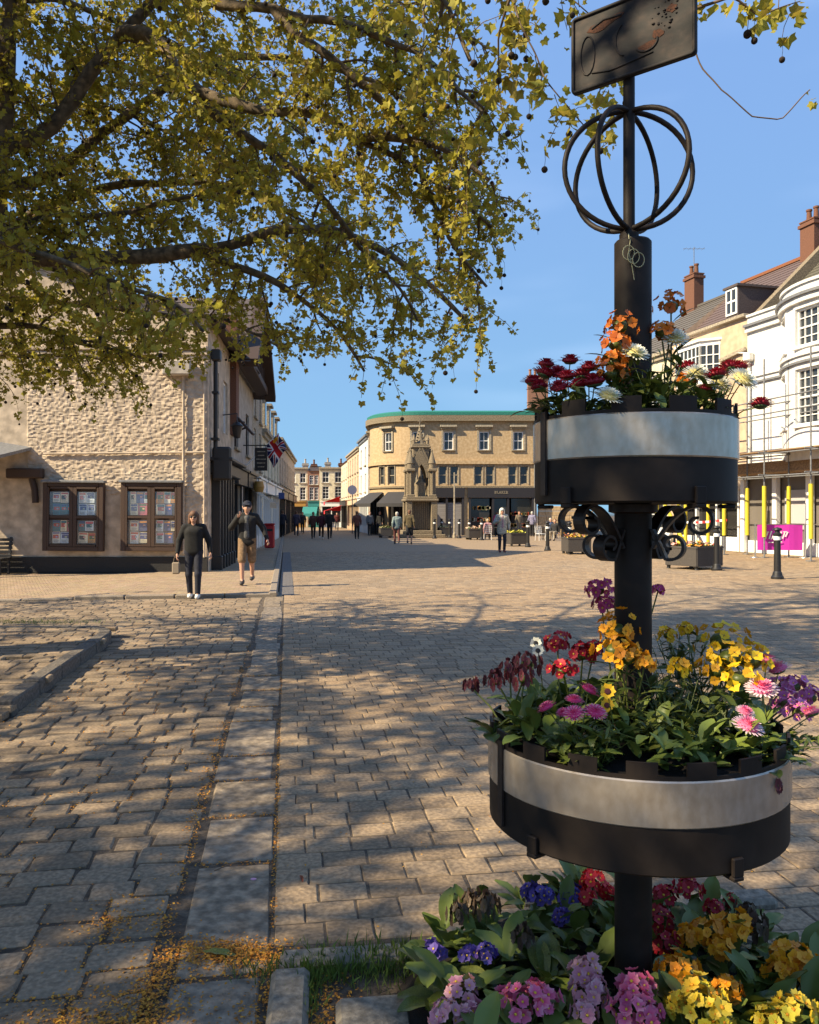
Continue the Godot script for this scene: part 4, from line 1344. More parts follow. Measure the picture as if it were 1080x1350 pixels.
	g.bev(Vector3(w2 / 2, 9.85, 0.05), Vector3(w2, 0.14, 0.3), 0.02); g.bar(Vector3(3.9, 8.25, 0.1), Vector3(w2, 8.45, 0.1), 0.1, 0.14)
	part("coping", g, M["pale_stone"], t)
	# oriel
	g = Geo.new()
	var ox := 2.3
	var pts := [Vector2(ox - 1.5, 0.0), Vector2(ox - 0.9, 0.6), Vector2(ox + 0.9, 0.6), Vector2(ox + 1.5, 0.0)]
	var gp := Geo.new()
	for i in 3:
		var a: Vector2 = pts[i]
		var b: Vector2 = pts[i + 1]
		var A := Vector3(a.x, 0, a.y)
		var B := Vector3(b.x, 0, b.y)
		g.quad(A + Vector3.UP * 7.4, B + Vector3.UP * 7.4, B + Vector3.UP * 7.75, A + Vector3.UP * 7.75); g.quad(A + Vector3.UP * 9.0, B + Vector3.UP * 9.0, B + Vector3.UP * 9.2, A + Vector3.UP * 9.2)
		var cols := 6 if i == 1 else 3
		for k in cols + 1:
			var p := A.lerp(B, k / float(cols))
			g.bar(p + Vector3.UP * 7.75, p + Vector3.UP * 9.0, 0.1 if k % cols == 0 else 0.04, 0.06)
		for k in [0.33, 0.66]: g.bar(A + Vector3.UP * (7.75 + 1.25 * k), B + Vector3.UP * (7.75 + 1.25 * k), 0.05, 0.04)
		var ins := Vector3(0, 0, -0.04)
		gp.quad(A + ins + Vector3.UP * 7.75, B + ins + Vector3.UP * 7.75, B + ins + Vector3.UP * 9.0, A + ins + Vector3.UP * 9.0)
	g.plate(PackedVector2Array([Vector2(ox - 1.6, 0.0), Vector2(ox - 0.95, -0.7), Vector2(ox + 0.95, -0.7), Vector2(ox + 1.6, 0.0)]), Transform3D(Basis(Vector3.RIGHT, -PI / 2).rotated(Vector3.UP, 0), Vector3(0, 9.2, 0)), 0.1)
	g.plate(PackedVector2Array([Vector2(ox - 1.5, 0.0), Vector2(ox - 0.9, -0.6), Vector2(ox + 0.9, -0.6), Vector2(ox + 1.5, 0.0)]), Transform3D(Basis(Vector3.RIGHT, -PI / 2), Vector3(0, 7.32, 0)), 0.08)
	var ow := part("oriel_window", g, M["white_paint"], t)
	part("pane", gp, M["glass"], ow)
	g = Geo.new()
	g.quad(Vector3(0, 0, -9), Vector3(0, 0, 0), Vector3(0, 9.8, 0), Vector3(0, 9.8, -9)); g.quad(Vector3(w2, 0, -9), Vector3(0, 0, -9), Vector3(0, 9.8, -9), Vector3(w2, 9.8, -9))
	g.tri(Vector3(0, 9.8, -9), Vector3(0, 9.8, 0), Vector3(0, 12.9, -4)); g.quad(Vector3(0, 9.7, 0), Vector3(w2, 9.7, 0), Vector3(w2, 9.7, -0.6), Vector3(0, 9.7, -0.6))
	part("side_wall", g, M["render_yellow"], t)
	g = Geo.new()
	slope(g, Vector3(0.0, 9.55, -0.3), Vector3(w2 + 0.3, 9.55, -0.3), Vector3(0, 3.4, -3.7), 18, 0.022); slope(g, Vector3(w2, 9.55, -8.8), Vector3(0, 9.55, -8.8), Vector3(0, 3.4, 4.8), 8)
	rf = part("roof", g, rich("slate_purple", 0.20, 0.135, 0.12, 0.7, 0.8, 0.03, 0.55, 5.0), t)
	g = Geo.new()
	chimney(rf, Vector3(4.75, 12.7, -4.0), 0.85, 1.7, M["brick"])
	g.bar(Vector3(0, 13.0, -4.0), Vector3(w2 + 0.3, 13.0, -4.0), 0.2, 0.14)
	part("ridge_tile", g, M["clay_tile"], rf)
	g = Geo.new()
	g.box(Vector3(4.6, 10.6, -0.9), Vector3(0.8, 1.3, 1.8)); g.box(Vector3(4.6, 11.28, -0.95), Vector3(1.0, 0.1, 2.1))
	var dm := part("dormer", g, M["slate"], t)
	g = Geo.new()
	for s in [-0.33, 0.0, 0.33]: g.box(Vector3(4.6 + s, 10.65, 0.02), Vector3(0.08, 1.1, 0.05))
	for s in [10.12, 10.65, 11.17]: g.box(Vector3(4.6, s, 0.025), Vector3(0.72, 0.08, 0.05))
	part("frame", g, M["white_paint"], dm)
	g = Geo.new()
	g.box(Vector3(4.6, 10.65, 0.01), Vector3(0.66, 1.0, 0.02))
	part("pane", g, M["glass"], dm)

	# a plainer pale house further along, mostly behind the planter
	var w3 := 5.2
	t = house("pale_terrace_house", "pale house with a grey slate roof and brick chimney beyond the yellow one", Q.call(34.1) - ux * (w2 + w3), TH, w3, 9.5, 9.0, M["render_pale"], [[0.5, 4.7, 0, 2.9, "shop"]] + rows(w3, 2, 1.1, 4.0, 5.7) + rows(w3, 2, 1.1, 7.0, 8.5), {"rise": 3.4, "courses": 16, "cornice": M["pale_stone"], "roof": rich("slate_grey", 0.19, 0.165, 0.14, 0.75, 0.8, 0.03, 0.55, 5.0), "shop": M["white_paint"], "chimneys": [[0.5, -4.5, 0.9, 1.8]]})
	var an := thing("roof_aerial", "thin television aerial on the brick chimney", "aerial", t.transform * Vector3(0.5, 14.7, -4.5))
	g = Geo.new()
	g.tube([Vector3.ZERO, Vector3(0, 1.6, 0)], [0.02], 5); g.tube([Vector3(-0.6, 1.5, 0), Vector3(0.6, 1.5, 0)], [0.012], 4)
	for k in 5: g.tube([Vector3(-0.5 + k * 0.25, 1.5, -0.25), Vector3(-0.5 + k * 0.25, 1.5, 0.25)], [0.008], 4)
	part("mast", g, M["lead"], an)

	# scaffold in front of the white house
	var s := thing("scaffold", "steel tube scaffold with yellow padded standards before the white house", "scaffold", Q.call(34.1), TH)
	var tubes := [[-3.6, 2.0], [-1.4, 2.0], [1.6, 2.3], [3.9, 2.3], [6.2, 2.3], [1.6, 1.25], [3.9, 1.25], [6.2, 1.25], [-1.4, 0.9], [-3.6, 0.9]]
	for q in tubes:
		g = Geo.new()
		g.tube([Vector3(q[0], 0.02, q[1]), Vector3(q[0], 7.2 if q[0] > 0 else 5.2, q[1])], [0.03], 6)
		var sd := part("standard", g, M["lead"], s)
		g = Geo.new()
		g.tube([Vector3(q[0], 0.1 if q[0] < 0 else 0.75, q[1]), Vector3(q[0], 2.6, q[1])], [0.075], 8)
		part("yellow_sleeve", g, mat("sleeve_yellow", 0.58, 0.48, 0.03, 0.7), sd)
		g = Geo.new()
		g.box(Vector3(q[0], 0.015, q[1]), Vector3(0.24, 0.03, 0.24))
		part("base_plate", g, M["lead"], sd)
	for z in [1.25, 2.3]:
		for y in [2.95, 3.75, 5.2, 5.7]:
			g = Geo.new()
			g.tube([Vector3(-4.2, y, z + 0.05), Vector3(6.6, y, z + 0.05)], [0.026], 6)
			part("ledger", g, M["lead"], s)
	for x in [-1.4, 1.6, 3.9, 6.2]:
		for y in [3.0, 3.8]:
			g = Geo.new()
			g.tube([Vector3(x + 0.06, y, 0.7), Vector3(x + 0.06, y, 2.6)], [0.026], 6)
			part("transom", g, M["lead"], s)
	for k in 4:
		g = Geo.new()
		g.box(Vector3(1.2, 3.86, 1.38 + k * 0.24), Vector3(10.6, 0.04, 0.225))
		part("scaffold_board", g, rich("scaffold_plank", 0.42, 0.26, 0.13, 0.85, 0.6, 0.04, 0.6, 4.0), s)
	g = Geo.new()
	g.tube([Vector3(-1.4, 0.4, 2.1), Vector3(-3.7, 3.0, 2.1)], [0.08], 8)
	part("brace", g, M["sleeve_yellow"], s)
	g = Geo.new()
	for k in 22:
		g.col = Color(0.6, 0.03, 0.03) if k % 2 else Color(0.8, 0.8, 0.8)
		g.box(Vector3(-3.5 + 5.0 * (k + 0.5) / 22, 1.35 - 0.12 * sin(PI * (k + 0.5) / 22), 2.1), Vector3(5.0 / 22, 0.09, 0.01))
	part("barrier_tape", g, vcol("tape", 0.6), s)
# ---------------------------------------------------------------- plane trees
const LEAF_TONES := [Color(0.50, 0.435, 0.055), Color(0.57, 0.49, 0.055), Color(0.46, 0.385, 0.05), Color(0.53, 0.48, 0.065), Color(0.48, 0.36, 0.055)]

func plane_leaf() -> ArrayMesh:
	var g := Geo.new()
	var out := []
	for q in [[180, 0.12], [132, 0.46], [108, 0.78], [84, 0.66], [55, 0.98], [29, 0.70], [0, 1.08], [-29, 0.70], [-55, 0.98], [-84, 0.66], [-108, 0.78], [-132, 0.46]]:
		var a := deg_to_rad(q[0])
		var x: float = sin(a) * q[1] * 0.5
		var y: float = cos(a) * q[1] * 0.5
		out.append(Vector3(x, absf(x) * 0.35 - y * y * 0.3, y + 0.15))
	var c := Vector3(0, 0.0, 0.15)
	for i in out.size(): g.tri(c, out[i], out[(i + 1) % out.size()])
	return g.mesh()

class Crown:
	var leaves := []
	var tips := []
	var wood: Geo
	var fruit := []

func curve_branch(rg: RandomNumberGenerator, from: Vector3, dir: Vector3, length: float, droop: float, steps: int) -> Array:
	var pts := [from]
	var d := dir.normalized()
	var p := from
	for i in steps:
		d = (d + Vector3(rg.randf_range(-0.25, 0.25), rg.randf_range(-0.2, 0.2) - droop * (i + 1) / steps, rg.randf_range(-0.25, 0.25))).normalized()
		p += d * length / steps
		pts.append(p)
	return pts

func any_dir(rg: RandomNumberGenerator) -> Vector3:
	return Vector3(rg.randfn(), rg.randfn(), rg.randfn()).normalized()

# side branches, twigs and leaves along a limb
func clothe(cr: Crown, rg: RandomNumberGenerator, pts: Array, r0: float, start: float, gap: float, blen: float, tgap: float, lsize: float, lgap: float, droop := 0.25) -> void:
	var cv := Curve3D.new()
	for i in pts.size():
		var tn: Vector3 = (pts[mini(i + 1, pts.size() - 1)] - pts[maxi(i - 1, 0)]) * 0.18
		cv.add_point(pts[i], -tn, tn)
	var total := cv.get_baked_length()
	var s := start * total
	while s < total:
		var p := cv.sample_baked(s)
		var tn := (cv.sample_baked(minf(s + 0.05, total)) - cv.sample_baked(maxf(s - 0.05, 0))).normalized()
		var side := any_dir(rg)
		side = (side - tn * side.dot(tn)).normalized()
		var bl := blen * rg.randf_range(0.55, 1.15) * lerpf(1.0, 0.7, s / total)
		var b := curve_branch(rg, p, tn * 0.55 + side, bl, droop, 5)
		cr.wood.tube(b, [0.014, 0.011, 0.008, 0.006, 0.004, 0.003], 4, false)
		var bc := Curve3D.new()
		for q in b: bc.add_point(q)
		var L := bc.get_baked_length()
		var u := 0.15 * L
		while u < L:
			var q := bc.sample_baked(u)
			var t2 := (bc.sample_baked(minf(u + 0.04, L)) - bc.sample_baked(maxf(u - 0.04, 0))).normalized()
			var tw := curve_branch(rg, q, t2 * 0.6 + any_dir(rg), rg.randf_range(0.22, 0.48), droop * 1.6, 3)
			cr.wood.tube(tw, [0.0045, 0.003, 0.0025, 0.002], 3, false)
			for k in 3:
				var a: Vector3 = tw[k]
				var bb: Vector3 = tw[k + 1]
				var n := int(a.distance_to(bb) / lgap + rg.randf())
				for j in n:
					var o := a.lerp(bb, rg.randf())
					add_leaf(cr, rg, o, lsize)
			if rg.randf() < 0.17: cr.fruit.append(tw[3])
			u += tgap * rg.randf_range(0.6, 1.4)
		s += gap * rg.randf_range(0.6, 1.4)

func add_leaf(cr: Crown, rg: RandomNumberGenerator, o: Vector3, lsize: float) -> void:
	var sz := lsize * (rg.randf_range(0.42, 0.75) if rg.randf() < 0.75 else rg.randf_range(0.85, 1.35))
	var b := Basis.from_euler(Vector3(rg.randf_range(-1.2, 1.5), rg.randf_range(0, TAU), rg.randf_range(-1.1, 1.1)))
	var c: Color = LEAF_TONES[rg.randi() % LEAF_TONES.size()]        # any leaf may be any tone
	cr.leaves.append([Transform3D(b.scaled(Vector3.ONE * sz), o + b * Vector3(0, 0, sz * 0.3)), c])

func limb_mesh(pts: Array, r0: float, r1: float, sides := 9) -> Geo:
	var cv := Curve3D.new()
	for i in pts.size():
		var tn: Vector3 = (pts[mini(i + 1, pts.size() - 1)] - pts[maxi(i - 1, 0)]) * 0.18
		cv.add_point(pts[i], -tn, tn)
	var L := cv.get_baked_length()
	var n := maxi(6, int(L / (0.16 if r0 > 0.03 else 0.03)))
	var p := []
	var r := []
	for i in n + 1:
		var q := cv.sample_baked(L * i / n)
		p.append(q + Vector3(noise.get_noise_3d(q.x * 60, q.y * 60, 1.0), noise.get_noise_3d(q.x * 60, 2.0, q.z * 60), noise.get_noise_3d(3.0, q.y * 60, q.z * 60)) * 0.05)
		r.append(lerpf(r0 * 0.85, r1, pow(i / float(n), 0.7)) * (1.0 + 0.25 * noise.get_noise_3d(q.x * 90, q.y * 90, q.z * 90)))
	var g := Geo.new()
	g.tube(p, r, sides)
	return g

func finish_tree(t: Node3D, cr: Crown, near: int) -> void:
	var bark: Material = M["bark"]
	var w := part("twigs", cr.wood, mat("twig_brown", 0.13, 0.085, 0.05, 0.9), t)
	w.set_meta("kind", "stuff")
	var lm := leafy("plane_leaf", 1, 1, 1, Color(0.95, 0.95, 0.95), 0.7)
	lm.uv1_triplanar = true; lm.uv1_world_triplanar = true; lm.uv1_scale = Vector3.ONE / 0.2; lm.albedo_texture = noise_tex(0.03, 4, 0.8, 1.0)
	lm.vertex_color_use_as_albedo = true
	var mesh := plane_leaf()
	var rest := []
	var col := []
	var L := cr.leaves
	if near > 0:
		L.sort_custom(func(a, b): return (a[0].origin - Vector3(0, 1.6, 0)).length_squared() < (b[0].origin - Vector3(0, 1.6, 0)).length_squared())
	var made := 0
	for e in L:
		var p: Vector3 = e[0].origin
		if made < near and p.z < -1 and absf(p.x) < 0.5 * -p.z and (p.y - 1.6) < 0.62 * -p.z:
			made += 1
			var tone := clampi(int(e[1].g * 100.0), 1, 60)
			var key := "plane_leaf_tone_%d" % tone
			if not M.has(key):
				var mm: StandardMaterial3D = lm.duplicate()
				mm.vertex_color_use_as_albedo = false
				mm.albedo_color = e[1].linear_to_srgb()
				M[key] = mm
			var o := part("leaf", mesh, M[key], t)
			o.transform = e[0]
		else:
			rest.append(e[0]); col.append(e[1])
	scatter("crown", mesh, lm, rest, col, t)
	# seed balls hanging on threads
	var gb := Geo.new()
	gb.ball(Vector3(0, 0, 0), Vector3.ONE * 0.0165, 6, 8)
	gb.tube([Vector3(0, 0.012, 0), Vector3(0.004, 0.05, 0), Vector3(0, 0.1, 0)], [0.0013], 3, false)
	var fm := gb.mesh()
	var fmat := rich("seed_ball", 0.06, 0.035, 0.02, 0.95, 0.03, 0.1, 0.4, 9.0)
	var xs := []
	var cs := []
	for i in cr.fruit.size():
		if near > 0 and i % 3 == 0 and i < 750:
			var o := part("seed_ball", fm, fmat, t)
			o.position = cr.fruit[i] + Vector3(0, -0.1, 0)
		else:
			xs.append(Transform3D(Basis().scaled(Vector3.ONE * rng.randf_range(0.8, 1.25)), cr.fruit[i] + Vector3(0, -0.1, 0))); cs.append(Color.WHITE)
	if xs.size() > 8: scatter("seed_balls", fm, fmat, xs, cs, t)

func big_tree() -> void:
	rich("bark", 0.29, 0.21, 0.125, 0.95, 0.9, 0.018, 0.35, 9.0, 4)
	var t := thing("plane_tree", "large plane tree coming into leaf over the cobbles with hanging seed balls", "tree")
	var rg := RandomNumberGenerator.new()
	rg.seed = 42
	var base := Vector3(-5.7, 0.1, -8.3)
	part("trunk", limb_mesh([base - Vector3(0, 0.1, 0), base + Vector3(0.05, 1.2, 0), base + Vector3(0, 2.4, 0), base + Vector3(0, 3.6, 0)], 0.46, 0.34, 14), M["bark"], t)
	var limbs := [
		[0.17, [Vector3(-5.7, 3.6, -8.3), Vector3(-4.49, 3.86, -8.1), Vector3(-3.99, 4.05, -8), Vector3(-2.88, 4.09, -8), Vector3(-2.0, 4.17, -8), Vector3(-1.18, 4.39, -8), Vector3(-0.45, 4.31, -8.2), Vector3(0.16, 3.98, -8.4), Vector3(0.55, 3.62, -8.5)]],
		[0.06, [Vector3(-2.0, 4.17, -8), Vector3(-1.3, 3.81, -7.8), Vector3(-0.79, 3.45, -7.8), Vector3(-0.43, 2.95, -7.8)]],
		[0.2, [Vector3(-5.7, 3.6, -8.3), Vector3(-4.06, 4.07, -7.7), Vector3(-3.8, 4.7, -7.5), Vector3(-3.64, 5.34, -7.4), Vector3(-3.54, 6.17, -7.3), Vector3(-3.39, 7.44, -7.2), Vector3(-3.11, 8.89, -7.0)]],
		[0.13, [Vector3(-4.06, 4.07, -7.7), Vector3(-3.79, 4.92, -7.6), Vector3(-3.37, 5.13, -7.6), Vector3(-2.88, 5.79, -7.6), Vector3(-2.39, 6.36, -7.6), Vector3(-1.69, 7.2, -7.6), Vector3(-0.84, 8.18, -7.6)]],
		[0.09, [Vector3(-2.67, 6.04, -7.6), Vector3(-2.2, 5.77, -7.2), Vector3(-1.94, 5.27, -7), Vector3(-1.55, 4.94, -7), Vector3(-1.1, 4.62, -7), Vector3(-0.58, 4.1, -7), Vector3(-0.13, 3.64, -7.2), Vector3(0.07, 3.3, -7.3)]],
		[0.07, [Vector3(-1.94, 5.27, -7), Vector3(-1.3, 4.93, -6.7), Vector3(-0.72, 4.77, -6.5), Vector3(-0.42, 4.56, -6.5), Vector3(-0.12, 4.41, -6.5), Vector3(0.36, 4.11, -6.5), Vector3(0.66, 3.86, -6.5)]],
		[0.05, [Vector3(-0.42, 4.56, -6.5), Vector3(0.0, 4.45, -6.2), Vector3(0.33, 4.22, -6.0), Vector3(0.61, 4.02, -6)]],
		[0.1, [Vector3(-3.54, 6.57, -7.3), Vector3(-2.45, 6.23, -6.8), Vector3(-1.56, 5.67, -6.5), Vector3(-1.05, 5.48, -6.3), Vector3(-0.33, 5.13, -6), Vector3(0.21, 4.75, -5.8), Vector3(0.52, 4.33, -5.6)]],
		[0.05, [Vector3(-1.05, 5.48, -6.3), Vector3(-0.52, 4.96, -6.2), Vector3(-0.12, 4.67, -6.3), Vector3(0.12, 4.13, -6.4), Vector3(0.36, 3.68, -6.5), Vector3(0.6, 3.38, -6.5)]],
		[0.08, [Vector3(-3.11, 8.89, -7.0), Vector3(-1.55, 6.62, -5.8), Vector3(-0.46, 5.24, -5.0), Vector3(-0.04, 4.78, -4.8), Vector3(0.22, 4.5, -4.7), Vector3(0.35, 4.19, -4.7)]],
		[0.08, [Vector3(-5.7, 3.6, -8.3), Vector3(-5.21, 3.61, -8.8), Vector3(-4.08, 3.65, -9), Vector3(-3.49, 3.45, -9), Vector3(-2.83, 3.28, -9)]],
		[0.09, [Vector3(-5.7, 3.6, -8.3), Vector3(-5.5, 4.07, -9.3), Vector3(-4.35, 4.15, -9.8), Vector3(-3.33, 4.07, -10), Vector3(-2.4, 3.98, -10), Vector3(-1.85, 3.79, -10), Vector3(-1.52, 3.61, -10)]],
		[0.1, [Vector3(-4.49, 3.86, -8.1), Vector3(-4.33, 4.74, -9), Vector3(-3.69, 5.35, -9.5), Vector3(-2.72, 5.56, -9.8), Vector3(-1.76, 5.45, -10), Vector3(-0.92, 4.81, -10), Vector3(-0.55, 4.16, -10)]],
		[0.1, [Vector3(-3.8, 4.7, -7.5), Vector3(-3.82, 5.07, -8.6), Vector3(-3.08, 5.98, -9), Vector3(-2.21, 6.68, -9.2), Vector3(-1.2, 6.73, -9.3), Vector3(-0.17, 6.39, -9.3), Vector3(0.6, 5.66, -9.2), Vector3(1.02, 4.98, -9.2)]],
		[0.12, [Vector3(-3.54, 6.17, -7.3), Vector3(-4.66, 8.89, -9), Vector3(-4.25, 10.26, -10), Vector3(-2.91, 9.63, -10.5), Vector3(-1.16, 8.75, -10.5), Vector3(0.18, 7.67, -10)]],
		[0.09, [Vector3(-5.7, 3.6, -8.3), Vector3(-5.1, 4.39, -8), Vector3(-3.77, 4.03, -6.8), Vector3(-2.87, 3.59, -6.2), Vector3(-2.22, 3.3, -6), Vector3(-1.72, 3.14, -6), Vector3(-1.5, 2.91, -6)]],
		[0.05, [Vector3(-3.8, 4.7, -7.5), Vector3(-3.97, 5.79, -8.6), Vector3(-3.58, 6.11, -9), Vector3(-2.74, 5.82, -9), Vector3(-1.91, 5.36, -9)]],
		[0.05, [Vector3(-3.99, 4.05, -8), Vector3(-3.8, 4.6, -8.4), Vector3(-3.26, 4.72, -8.6), Vector3(-2.46, 4.87, -8.6), Vector3(-1.67, 5.07, -8.6)]],
		[0.05, [Vector3(-3.54, 6.17, -7.3), Vector3(-3.33, 6.61, -8), Vector3(-2.83, 6.6, -8.5), Vector3(-1.89, 6.17, -8.5), Vector3(-1.1, 5.5, -8.5)]],
		[0.08, [Vector3(-5.7, 3.6, -8.3), Vector3(-5.86, 3.17, -9.6), Vector3(-5.43, 3.61, -10.5), Vector3(-4.59, 3.67, -10.8), Vector3(-3.66, 3.6, -11)]],
	]
	var high := [
		[0.2, [Vector3(-5.7, 3.6, -8.3), Vector3(-6.0, 6.0, -8.4), Vector3(-5.6, 8.6, -8.6), Vector3(-5.0, 11.0, -8.9), Vector3(-4.6, 13.0, -9.2)]],
		[0.1, [Vector3(-6.0, 6.0, -8.4), Vector3(-4.8, 8.2, -7.2), Vector3(-3.0, 9.8, -6.2), Vector3(-1.4, 10.4, -5.4)]],
		[0.1, [Vector3(-5.6, 8.6, -8.6), Vector3(-3.6, 10.0, -9.4), Vector3(-1.6, 10.8, -10.4), Vector3(0.4, 10.6, -11.0)]],
		[0.09, [Vector3(-5.6, 8.6, -8.6), Vector3(-6.6, 10.2, -6.6), Vector3(-7.0, 11.0, -4.6), Vector3(-6.6, 11.0, -2.6)]],
		[0.09, [Vector3(-5.0, 11.0, -8.9), Vector3(-3.0, 12.4, -8.4), Vector3(-1.2, 12.6, -8.0)]],
		[0.1, [Vector3(-6.0, 6.0, -8.4), Vector3(-7.4, 7.6, -9.8), Vector3(-8.6, 8.8, -11.2), Vector3(-9.4, 9.4, -12.6)]],
		[0.1, [Vector3(-6.0, 6.0, -8.4), Vector3(-7.6, 7.0, -7.0), Vector3(-9.2, 7.8, -6.0)]],
		[0.09, [Vector3(-5.9, 7.0, -8.4), Vector3(-5.0, 8.0, -6.4), Vector3(-4.4, 8.6, -4.4), Vector3(-3.6, 8.6, -2.8)]],
		[0.09, [Vector3(-5.9, 7.0, -8.4), Vector3(-3.8, 8.2, -8.6), Vector3(-1.8, 8.8, -8.8), Vector3(0.0, 8.6, -8.6)]],
		[0.09, [Vector3(-5.9, 7.4, -8.4), Vector3(-5.2, 8.8, -10.4), Vector3(-4.0, 9.6, -12.2), Vector3(-2.6, 9.6, -13.4)]],
		[0.09, [Vector3(-5.6, 8.6, -8.6), Vector3(-4.6, 10.6, -6.6), Vector3(-3.0, 11.6, -4.8)]],
		[0.09, [Vector3(-5.9, 6.6, -8.4), Vector3(-7.0, 7.4, -5.6), Vector3(-7.4, 7.8, -3.4)]],
		[0.09, [Vector3(-5.7, 4.6, -8.3), Vector3(-5.2, 6.0, -6.2), Vector3(-4.4, 6.8, -4.2), Vector3(-3.4, 7.0, -2.2)]],
		[0.09, [Vector3(-5.8, 5.4, -8.3), Vector3(-6.2, 6.4, -6.4), Vector3(-6.4, 6.8, -4.6), Vector3(-5.8, 6.6, -3.0)]],
		[0.09, [Vector3(-5.9, 7.0, -8.4), Vector3(-6.4, 8.0, -9.6), Vector3(-6.3, 8.6, -11.0), Vector3(-5.8, 8.8, -12.4)]],
		[0.09, [Vector3(-5.6, 8.6, -8.6), Vector3(-4.4, 9.6, -10.0), Vector3(-3.2, 10.0, -11.6), Vector3(-1.6, 10.0, -12.8)]],
		[0.08, [Vector3(-5.0, 11.0, -8.9), Vector3(-5.8, 12.4, -10.6), Vector3(-6.0, 12.6, -12.2)]],
	]
	var side := [
		[Vector3(-5.7, 4.0, -8.2), Vector3(-5.0, 4.8, -7.0), Vector3(-4.4, 5.0, -6.0), Vector3(-4.0, 4.9, -5.0)],
		[Vector3(-5.8, 4.4, -8.2), Vector3(-5.2, 5.8, -7.2), Vector3(-4.7, 6.4, -6.6), Vector3(-4.2, 6.6, -5.8)],
		[Vector3(-5.7, 5.0, -8.2), Vector3(-5.0, 6.4, -7.8), Vector3(-4.8, 7.2, -7.4), Vector3(-4.4, 7.6, -6.6)],
		[Vector3(-5.8, 4.2, -8.1), Vector3(-5.9, 5.0, -6.6), Vector3(-5.6, 5.6, -5.6), Vector3(-5.2, 5.6, -4.6)],
		[Vector3(-6.0, 5.0, -8.3), Vector3(-6.0, 7.0, -7.0), Vector3(-5.8, 7.8, -5.8), Vector3(-5.2, 8.0, -4.8)],
		[Vector3(-5.7, 3.6, -8.3), Vector3(-6.6, 4.6, -7.2), Vector3(-7.4, 5.4, -5.8), Vector3(-7.8, 5.6, -4.2)],
		[Vector3(-5.7, 3.7, -8.2), Vector3(-5.5, 4.8, -6.8), Vector3(-5.2, 5.4, -5.2), Vector3(-4.6, 5.4, -3.8)],
		[Vector3(-5.8, 3.6, -8.3), Vector3(-7.0, 4.8, -8.8), Vector3(-8.4, 5.4, -9.2), Vector3(-9.8, 5.4, -9.4)],
		[Vector3(-5.8, 3.7, -8.4), Vector3(-6.6, 5.0, -9.4), Vector3(-7.4, 5.8, -10.8), Vector3(-7.8, 5.8, -12.2)],
		[Vector3(-5.9, 4.6, -8.3), Vector3(-6.2, 5.8, -7.4), Vector3(-6.6, 6.6, -6.0), Vector3(-6.4, 6.8, -4.6)],
		[Vector3(-5.9, 4.6, -8.3), Vector3(-7.0, 6.0, -8.0), Vector3(-8.2, 6.8, -7.4), Vector3(-9.2, 6.8, -6.6)],
		[Vector3(-5.7, 4.0, -8.2), Vector3(-5.6, 5.2, -7.4), Vector3(-5.0, 6.2, -6.4), Vector3(-4.4, 6.6, -5.4)],
	]
	var twigs := [
		[Vector3(0.85, 4.85, -4.2), Vector3(1.12, 4.29, -3.9), Vector3(1.28, 3.94, -3.8), Vector3(1.3, 3.74, -3.75), Vector3(1.4, 3.53, -3.75), Vector3(1.54, 3.41, -3.75), Vector3(1.68, 3.39, -3.75), Vector3(1.83, 3.51, -3.75)],
		[Vector3(1.28, 3.94, -3.8), Vector3(1.44, 3.93, -3.7), Vector3(1.57, 3.85, -3.7), Vector3(1.76, 3.9, -3.7)],
		[Vector3(0.4, 4.65, -4.3), Vector3(0.53, 4.17, -4.1), Vector3(0.59, 3.88, -4.0), Vector3(0.7, 3.57, -3.9), Vector3(0.83, 3.43, -3.9), Vector3(0.94, 3.36, -3.9)],
		[Vector3(0.4, 4.65, -4.3), Vector3(0.67, 4.21, -4.0), Vector3(0.83, 3.99, -3.9), Vector3(0.95, 3.93, -3.95)],
		[Vector3(1.23, 4.26, -3.9), Vector3(1.15, 3.95, -4.0), Vector3(0.97, 3.78, -4.05), Vector3(0.92, 3.55, -4.0)],
		[Vector3(0.53, 4.17, -4.1), Vector3(0.47, 4.0, -4.2), Vector3(0.46, 3.77, -4.3), Vector3(0.5, 3.61, -4.3)],
	]
	var cr := Crown.new()
	cr.wood = Geo.new()
	for l in limbs:
		part("limb", limb_mesh(l[1], l[0], maxf(0.012, l[0] * 0.12)), M["bark"], t)
		var near: bool = l[1][l[1].size() - 1].z > -6.7
		clothe(cr, rg, l[1], l[0], 0.20, 0.15, 0.5 if near else 0.92, 0.068, 0.08, 0.0195)
	for l in high:
		part("limb", limb_mesh(l[1], l[0] * 0.65, 0.015), M["bark"], t)
		clothe(cr, rg, l[1], l[0], 0.25, 0.29, 1.6, 0.16, 0.105, 0.037, 0.12)
	for l in side:
		part("limb", limb_mesh(l, 0.07, 0.015), M["bark"], t)
		clothe(cr, rg, l, 0.07, 0.12, 0.13, 1.3, 0.10, 0.1, 0.027, 0.15)
	# long near twigs, thinly leaved
	for l in twigs:
		var g := limb_mesh(l, 0.010, 0.0025, 5)
		part("twig", g, M["twig_brown"] if M.has("twig_brown") else mat("twig_brown", 0.13, 0.085, 0.05, 0.9), t)
		var cv := Curve3D.new()
		for q in l: cv.add_point(q)
		var L := cv.get_baked_length()
		var s := 0.1
		while s < L * (0.55 if l[0].x > 0.8 and l.size() > 5 else 1.0):
			var p := cv.sample_baked(s)
			var tw := curve_branch(rg, p, any_dir(rg) + Vector3(0, -0.2, 0), rg.randf_range(0.06, 0.2), 0.5, 3)
			cr.wood.tube(tw, [0.003, 0.002, 0.0018, 0.0015], 3, false)
			for k in 10: add_leaf(cr, rg, tw[1 + k % 3] + any_dir(rg) * 0.03, 0.085)
			if rg.randf() < 0.35: cr.fruit.append(tw[3])
			s += rg.randf_range(0.05, 0.11)
		var e: Vector3 = l[l.size() - 1]
